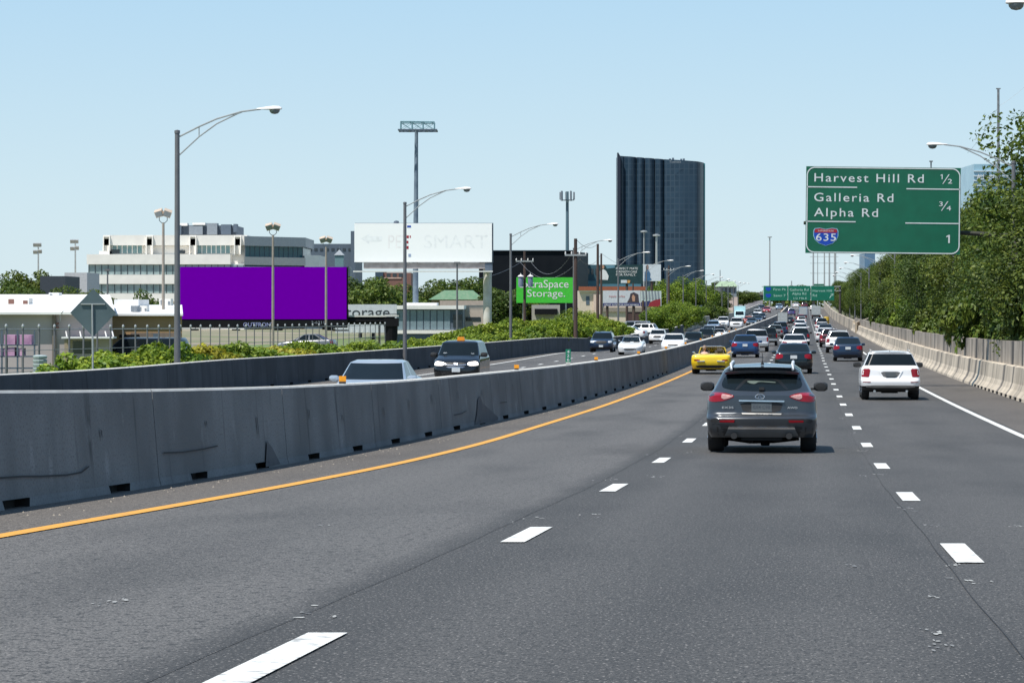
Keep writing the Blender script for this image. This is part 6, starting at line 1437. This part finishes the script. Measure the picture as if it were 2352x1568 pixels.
mb = MB(); mb.bx(px(1652, Y), px(1692, Y), Y, Y+12, gz(Y)-1, pz(657, Y)); mb.build('walls', M['grey_panel'], e); mb = MB(); x0, x1 = px(1646, Y), px(1694, Y); z0, z1 = pz(658, Y), pz(646, Y)
mb.add([(x0, Y-1, z0), (x1, Y-1, z0), (x1, Y+13, z0), (x0, Y+13, z0), (px(1655, Y), Y+6, z1), (px(1688, Y), Y+6, z1)], [(0, 1, 5, 4), (1, 2, 5), (2, 3, 4, 5), (3, 0, 4), (0, 3, 2, 1)]); mb.build('roof', mat('pale_green_roof', (.30, .40, .26), .7), e)
for k in range(4): rect(e, 'opening', 1656+k*9, 1661+k*9, 661, 672, Y, M['dark_glass'])
e = bld('pink_building', 1646, 1694, 682, 1230., 12, mat('pale_pink_wall', (.62, .50, .44), .8, c2=(.45, .37, .34), scale=.25), 'pale pink blocks below the green-roofed pavilion')
Y = 900.; e = empty('highway_sign', (px(1633, Y), Y, gz(Y)-1), 'grey back of a rectangular highway sign among distant trees', 'road sign'); rect(e, 'panel', 1611, 1655, 662, 684, Y, mat('grey_back', (.16, .16, .17), .6), .1, .1)
for x in (1618, 1648): mb = MB(); mb.tube([(px(x, Y), Y+.2, gz(Y)-1), (px(x, Y), Y+.2, pz(682, Y))], .15, 6); mb.build('post', M['steel'], e)
e = bld('pink_building', 1700, 1752, 690, 1440., 10, mat('grey_pink_wall', (.42, .40, .42), .8, c2=(.14, .13, .16), scale=.22), 'grey-white building row seen under the overpass')
for x, yt, Y, w_, lab in ((1768, 546, 1500, .35, 'thin high light mast above the left small green sign'), (1654, 620, 1300, .2, 'short thin mast near the green-roofed pavilion'), (1818, 645, 1300, .3, 'short mast just above the middle small green sign'),
                     (1868, 560, 1500, .42, 'leftmost of the tall power poles under the large green sign'), (1878, 560, 1560, .22, 'thin power pole second from left under the large green sign'), (1893.5, 560, 1560, .36, 'middle tall power pole under the large green sign'), (1905, 560, 1500, .42, 'tall power pole second from right under the large green sign'), (1918, 560, 1450, .62, 'thickest and rightmost power pole under the large green sign'),
                     (1479, 534, 1000, .22, 'left thin light mast in front of the tower'), (1508, 543, 900, .35, 'right pale light mast in front of the tower')):
    X = px(x, Y); e = empty('tall_mast', (X, Y, gz(Y)-1), lab, 'mast'); mb = MB(); mb.tube([(X, Y, gz(Y)-1), (X, Y, pz(yt, Y))], [w_*1.2, w_*.8], 6); mb.build('mast_pole', M['galv'] if x > 1750 or x < 1600 else M['steel'], e)
    if yt < 560: mb = MB(); mb.lathe([(.2, 0), (1.1, .1), (1.1, .5), (.2, .7)], c=(X, Y, pz(yt, Y)), n=8); mb.build('light_ring', M['galv'], e)
    if yt == 560:
        mb = MB()
        for q in (590, 605, 628): mb.bx(X-1.6, X+1.6, Y-.1, Y+.1, pz(q, Y), pz(q-1, Y))
        mb.build('crossarm', M['galv'], e)
# chain-link fence parallel to the road
e = empty('chain_fence', (cl(150)-27, 150, gz(150)-.05), 'tall post fence with thin wires behind the left bushes', 'fence')
Y = 100.; k = 0
wires = [MB() for _ in range(3)]; prev = None
while Y < 215:
    X = cl(Y)-27; z = zr(Y)-.1; mb = MB(); mb.tube([(X, Y, z), (X, Y, z+2.55)], .038 if Y < 140 else .026, 6); p_ = mb.build('post', M['pole_grey'], e)
    mb = MB(); mb.lathe([(.06, 0), (.08, .07), (.05, .13), (.001, .15)], c=(X, Y, z+2.55), n=8); mb.v = [(X+(a-X)*.7, Y+(b-Y)*.7, c) for a, b, c in mb.v]; mb.build('post_cap', M['galv'], p_)
    if prev:
        for j, h_ in enumerate((2.5, 1.7, .9)): wires[j].tube([(prev[0], prev[1], prev[2]+h_), (X, Y, z+h_)], .012 if j else .018, 4)
    prev = (X, Y, z); Y += 2.4
for wmb in wires: wmb.build('wire', M['steel'], e)
# crash barrels
for x, y, Y, l in ((1572, 741, 676, 'left'), (1582, 741, 680, 'middle'), (1592, 741, 684, 'right')):
    X = px(x, Y); z = gz(Y)-.1; e = empty('crash_barrel', (X, Y, z), f'{l} pale yellow crash barrel behind the bend of the left wall', 'barrel', 'pale yellow crash barrels'); mb = MB(); mb.lathe([(.001, 0), (.42, 0), (.46, .5), (.44, .9), (.001, .95)], c=(X, Y, z), n=12); mb.build('drum', mat('pale_yellow_plastic', (.68, .62, .40), .6), e, True); mb = MB(); mb.lathe([(.47, .35), (.475, .5), (.47, .6)], c=(X, Y, z), n=12); mb.build('band', M['lampwhite'], e)
X, Y = px(1898, 640), 640.; e = empty('crash_barrel', (X, Y, zr(Y)), 'yellow crash barrel at the far end of the right wall', 'barrel'); mb = MB(); mb.lathe([(.001, 0), (.6, 0), (.62, 1.2), (.5, 1.5), (.001, 1.55)], c=(X, Y, zr(Y)), n=12); mb.build('drum', mat('ochre_plastic', (.5, .34, .04), .6), e, True)
X, Y = px(1611, 620), 620.; e = empty('highway_sign', (X, Y, zr(Y)), 'small round-cornered grey sign back on a post by distant trees', 'road sign'); mb = MB(); mb.tube([(X, Y, zr(Y)-.5), (X, Y, zr(Y)+3)], .07, 6); mb.build('post', M['steel'], e); mb = MB(); mb.lathe([(.001, 0), (.8, 0), (.8, .04), (.001, .04)], c=(X, Y, zr(Y)+3.2), axis='Y', n=8); mb.build('panel', M['sign_back'], e)

# ================================================================== TREES AND BUSHES
def leafcloud(name, seed, rx, ry, rz, n, size, clumps, m, skirt=.0, cz=0, droop=0):
    g = np.random.default_rng(seed)
    # clump centres within the crown
    u = g.normal(size=(clumps, 3)); u /= np.linalg.norm(u, axis=1)[:, None]; r = g.uniform(.25, 1, clumps)**.5
    c = u*r[:, None]*np.array([rx, ry, rz])*.82; cr = g.uniform(.22, .42, clumps)*min(rx, rz*1.2)
    w = cr**2; idx = g.choice(clumps, n, p=w/w.sum())
    d = g.normal(size=(n, 3)); d /= np.linalg.norm(d, axis=1)[:, None]; rr = g.uniform(.35, 1.0, n)**.5
    p = c[idx] + d*(cr[idx]*rr)[:, None]*np.array([1.1, 1.1, .8]); p[:, 2] += cz
    # leaf frames: mostly facing up and outward
    nrm = d*.7 + g.normal(size=(n, 3))*.55 + np.array([0, 0, .45]); nrm /= np.linalg.norm(nrm, axis=1)[:, None]
    t = np.cross(nrm, g.normal(size=(n, 3))); t /= np.linalg.norm(t, axis=1)[:, None]; b = np.cross(nrm, t)
    s = (g.uniform(.6, 1.25, n)*size)[:, None]
    v = np.empty((n, 4, 3)); v[:, 0] = p - t*s*.75; v[:, 1] = p - b*s*.42 + nrm*s*.12; v[:, 2] = p + t*s*.75; v[:, 3] = p + b*s*.42 + nrm*s*.12
    me = bpy.data.meshes.new(name); me.vertices.add(4*n); me.vertices.foreach_set('co', v.reshape(-1)); me.loops.add(4*n); me.loops.foreach_set('vertex_index', np.arange(4*n, dtype=np.int32))
    me.polygons.add(n); me.polygons.foreach_set('loop_start', np.arange(0, 4*n, 4, dtype=np.int32)); me.polygons.foreach_set('loop_total', np.full(n, 4, dtype=np.int32)); me.materials.append(m); me.update(); me.validate()
    return me, c
def tree_proto(seed, R_, H_, n, size, m, clumps=42, trunkf=.22, sparse=False):
    pr = Proto(); rz = H_*(1-trunkf)/2; cz = H_-rz
    me, c = leafcloud('crown', seed, R_, R_, rz, n, size, clumps, m, cz=cz); g = random.Random(seed)
    mb = MB(); mb.tube([(0, 0, -.8), (.1, .05, H_*.25), (-.05, .1, H_*.5), (.1, 0, H_*.8)], [.24, .19, .13, .05], 8)
    for k in range(9):
        q = c[g.randrange(len(c))]; h0 = H_*g.uniform(.2, .55); mb.tube([(0, 0, h0), (q[0]*.4, q[1]*.4, h0+(q[2]+cz-h0)*.55), (q[0]*.95, q[1]*.95, q[2]+cz)], [.10, .06, .02], 5)
    pr.add('trunk', mb.mesh('trunk', M['bark'], True)); pr.add('crown', me); return pr
T1 = tree_proto(1, 4.2, 12.5, 60000, .125, M['leaf_dark'], 75, .08); T2 = tree_proto(2, 4.6, 12.5, 60000, .125, M['leaf_mid'], 80, .06); T3 = tree_proto(3, 3.8, 12.5, 50000, .12, M['leaf_dark'], 60, .05)
T4 = tree_proto(4, 3.3, 12.5, 11000, .15, M['leaf_mid'], 46, .25)      # sparse tall one
T5 = tree_proto(5, 4.2, 9, 9000, .30, M['leaf_mid'], 40, .15); T6 = tree_proto(6, 4.0, 9, 9000, .30, M['leaf_dark'], 34, .15)
T7 = tree_proto(7, 4.2, 9, 14000, .24, M['leaf_vine'], 44, .12)
def shrub_proto(seed, m, n=5200, size=.10, h=1.3):
    pr = Proto(); me, c = leafcloud('foliage', seed, 1.5, 1.5, h*.62, n, size, 26, m, cz=h*.52); mb = MB()
    for k in range(5): a = k*1.3; mb.tube([(0, 0, -.3), (.3*math.cos(a), .3*math.sin(a), h*.3), (.8*math.cos(a), .8*math.sin(a), h*.7)], [.03, .025, .01], 5)
    pr.add('stems', mb.mesh('stems', M['bark'])); pr.add('foliage', me); return pr
S1, S2, S3, S4 = shrub_proto(11, M['leaf_light']), shrub_proto(12, M['leaf_vine']), shrub_proto(13, M['leaf_yellow'], 3600), shrub_proto(14, M['leaf_vine'], 6000, .12)
rt = random.Random(3)
def near(x, marks): return min(marks, key=lambda m_: abs(m_[0]-x))[1]
BM = [(110, 'left of the diamond sign'), (215, 'at the foot of the diamond sign'), (290, 'in front of the tan building'), (370, 'below the first floodlight pole'), (410, 'at the foot of the nearest street lamp'), (470, 'under the left end of the purple billboard'), (545, 'under the middle of the purple billboard'), (627, 'at the foot of the middle floodlight pole'), (690, 'under the right part of the purple billboard'), (750, 'at the foot of the third floodlight pole'),
 (820, 'below the dark letters of the storage sign'), (897, 'at the foot of the black billboard column'), (940, 'at the foot of the tall slender mast'), (1000, 'in front of the showroom windows'), (1050, 'by the thin pole under the white billboard'), (1118, 'at the foot of the pale round column'), (1172, 'around the third street lamp'), (1215, 'below the left half of the bright green board'), (1280, 'below the right half of the bright green board'), (1322, 'by the thick brown utility pole'), (1360, 'by the two thinner brown poles'), (1400, 'above the dark navy oncoming crossover')]
TM = [(1925, 'at the far end of the row beside the small green signs'), (1960, 'rising behind the far right wall'), (1990, 'in front of the slim blue building'), (2040, 'under the left end of the large green sign'), (2090, 'under the middle of the large green sign'), (2140, 'under the right half of the large green sign'), (2190, 'under the right corner of the large green sign'), (2240, 'just right of the large green sign'), (2300, 'near the right edge of the view')]
RG = 'trees behind the right wall'
spec = [(121, 13.0, 8.9, 'low dense tree hiding the post of the large green sign'), (139, 13.9, 9.6, 'leafy tree just right of the large green sign'), (134, 16.4, 11.0, 'tall dense tree at the right edge of the view'), (150, 14.4, 9.8, 'leafy tree below the pale blue glass building'), (163, 14.8, 10.6, 'dark tree behind the lower right of the large green sign'), (176, 14.2, 10.5, 'tree beneath the right end of the large green sign')]
for i, (Y, off, h, lab) in enumerate(spec + [(Y, 14.4+rt.uniform(-.5, .9), 11.6+rt.uniform(-.8, 1.1), None) for Y in (190, 204, 219, 235, 252, 270, 290, 311, 334, 358, 384, 412, 442, 475, 510, 548, 590, 635, 685, 740, 800, 870, 950, 1040, 1140)]):
    pr = (T1, T2, T3)[i % 3]; s = h/12.5
    pr.place('broadleaf_tree', (cl(Y)+off, Y, zr(Y)-.3), rt.uniform(0, 6.28), (max(s, .9)*1.05, max(s, .9)*1.05, s), lab or 'broadleaf tree ' + near(1848+7000*(off-2.4)/Y, TM), 'tree', RG)
    if Y > 400: pr.place('broadleaf_tree', (cl(Y)+off+7.5, Y+8, zr(Y)-.3), rt.uniform(0, 6.28), (s, s, s*1.0), 'second-row broadleaf tree ' + near(1848+7000*(off+5)/Y, TM), 'tree', RG)
T4.place('sparse_tree', (cl(131)+13.0, 131, zr(131)-.3), 1.0, (1.12, 1.12, 1.05), 'tall sparse tree with open branches at the upper right corner', 'tree', RG)
for i, Y in enumerate([104, 112, 119, 126, 133, 140, 147, 154, 161, 169, 177, 186, 195, 205, 216, 228, 240, 254, 268, 284, 300, 318, 338, 360, 384, 410]):
    (S2, S4, S1)[i % 3].place('shrub', (cl(Y)+12.1+rt.uniform(-.5, .5), Y, zr(Y)+.7), rt.uniform(0, 6.28), (1.45, 1.7, rt.uniform(2.2, 2.9)), ('dark leafy' if i % 3 != 1 else 'bright leafy') + ' shrub over the right wall ' + near(1848+7000*9.3/Y, TM), 'shrub', 'shrubs above the right wall', {'light_leaves': M['leaf_dark'], 'vine_leaves': M['leaf_mid']} if Y != 284 else None)
# bushes behind the left wall
LG = 'bushes behind the left wall'
Y = 97.; i = 0; bh = pchip([(90, 1.22), (140, 1.28), (172, 1.1), (200, 1.15), (225, 1.2), (243, 1.45), (262, 1.8), (315, 1.85), (350, 1.4)])
while Y < 345:
    off = L_off(Y)-2.3+(-.4 if i % 2 else .1); h = bh(Y)*rt.uniform(.9, 1.1); k = 'S3' if i in (8, 9, 14) else None
    pr = S3 if k else (S1, S2, S4)[i % 3]; xx = 1848+7000*(off-2.4)/Y
    lab = ('yellow-flowering bush ' if k else 'low light green bush ' if Y < 225 else 'high tangled vine bush ') + near(xx, BM)
    pr.place('bush', (cl(Y)+off, Y, zr(Y)-.1), rt.uniform(0, 6.28), (1.0 if Y < 200 else 1.25, 1.6, h*(.93 if Y > 235 else 1)), lab, 'bush', LG)
    if Y > 228: S2.place('bush', (cl(Y)+off-3.2, Y+2, zr(Y)-.1), rt.uniform(0, 6.28), (1.5, 1.8, h*.98), 'back-row vine bush ' + near(xx-60, BM), 'bush', LG)
    Y += 3.1 if Y < 200 else 4.2; i += 1
# background trees (x px, top px, distance, radius, prototype, label)
bt = [(70, 608, 450, 5.5, 'round dark tree left of the sheds'), (22, 640, 430, 4, 'low tree at the far left edge'), (110, 652, 400, 3.6, 'green tree in front of the dark shed'), (160, 655, 400, 3.6, 'green tree below the pale shed'), (205, 655, 380, 3.4, 'tree at the left foot of the office building'), (40, 655, 380, 4, 'tree above the warehouse roof at far left'),
      (232, 676, 330, 2.6, 'small tree above the diamond sign'), (330, 662, 235, 1.5, 'small tree on the roofline before the office building'), (826, 626, 420, 5, 'dense tree right of the purple billboard'), (856, 634, 400, 4.5, 'second dense tree right of the purple billboard'), (890, 655, 420, 4.5, 'tree under the left half of the white billboard'), (925, 650, 450, 4.5, 'tree behind the street lamp under the white billboard'),
      (985, 650, 470, 4.5, 'tree right of the tall slender mast'), (1015, 640, 500, 5, 'tree behind the green hipped roof, left'), (1060, 631, 520, 6.5, 'large dark tree behind the green hipped roof'), (1100, 634, 500, 5, 'dark tree behind the round billboard column'), (1150, 655, 420, 4.5, 'dark tree between column and green board'), (1180, 662, 430, 4.2, 'dark tree left of the green board'),
      (1245, 690, 430, 3, 'low tree under the green board'), (1330, 706, 340, 3.2, 'bushy tree beside the thick brown pole'), (1392, 726, 340, 3, 'bushy tree under the navy-striped billboard'), (1345, 712, 380, 3, 'bushy tree left of the cream shop'),
      (1505, 655, 640, 5, 'tree right of the white billboard person'), (1530, 640, 640, 5, 'tree around the distant utility pole'), (1560, 634, 660, 5.5, 'tree below the right half of the tower'), (1590, 638, 700, 6, 'tree below the tower edge'), (1618, 650, 800, 6, 'tree right of the tower foot'), (1640, 655, 1000, 7, 'tree behind the grey sign back'),
      (1510, 700, 420, 3, 'green tree by the parking lot'), (1535, 690, 450, 3.2, 'green tree left of the far street lamps'), (1560, 690, 480, 3.6, 'green tree behind the bend of the left wall'), (1588, 692, 530, 3.8, 'green tree behind the crash barrels'), (1612, 694, 600, 4, 'dark tree along the far left wall'), (1632, 690, 660, 4.5, 'dark tree by the climbing cream wall'),
      (1710, 664, 1400, 8, 'dark tree on the skyline beside the pavilion'), (1728, 670, 1450, 7, 'low tree on the skyline left of the small signs'), (1825, 652, 1900, 12, 'dark treetop above the middle small sign'), (1842, 653, 1900, 10, 'second dark treetop above the middle small sign'), (1660, 640, 1600, 9, 'tree top behind the pavilion')]
for i, (x, yt, Y, r_, lab) in enumerate(bt):
    zb = gz(Y)-.7; h = pz(yt, Y)-zb; pr = T7 if 1300 < x < 1400 or 1500 <= x < 1600 else T5 if i % 2 else T6
    pr.place('background_tree', (px(x, Y), Y+r_*.3, zb), rt.uniform(0, 6.28), (r_/4.4, r_/4.4, h/9.2), lab, 'tree', 'trees behind the frontage')
# a low far-off wood closing the horizon
def wood(name, x0, x1, Y, hgt, n, seed, label):
    g = np.random.default_rng(seed); a, b = px(x0, Y), px(x1, Y); p = np.stack([g.uniform(a, b, n), Y+g.uniform(-25, 25, n), np.zeros(n)], 1); ph = g.uniform(0, 6.28, 3)
    top = hgt*(.72+.16*np.sin(p[:, 0]*.05+ph[0])+.12*np.sin(p[:, 0]*.13+ph[1])); p[:, 2] = gz(Y)-1+g.uniform(0, 1, n)**.6*top; s = g.uniform(.8, 1.8, (n, 1)); nr = g.normal(size=(n, 3))+[0, -.3, .5]; nr /= np.linalg.norm(nr, axis=1)[:, None]
    t = np.cross(nr, g.normal(size=(n, 3))); t /= np.linalg.norm(t, axis=1)[:, None]; q = np.cross(nr, t); v = np.stack([p-t*s, p-q*s*.7, p+t*s, p+q*s*.7], 1)
    mb = MB(); mb.v = [tuple(x) for x in v.reshape(-1, 3)]; mb.f = [(4*i, 4*i+1, 4*i+2, 4*i+3) for i in range(n)]; mb.m = [0]*n
    o = mb.build(name, M['leaf_dark'], fix=False); tag(o, label, 'woodland', kind='stuff')
wood('far_woodland', -60, 1660, 1150, 9, 9000, 5, 'low dark far-off wood along the left horizon'); wood('far_woodland', 1600, 2600, 1750, 13, 7000, 6, 'low dark far-off wood behind the overpass')
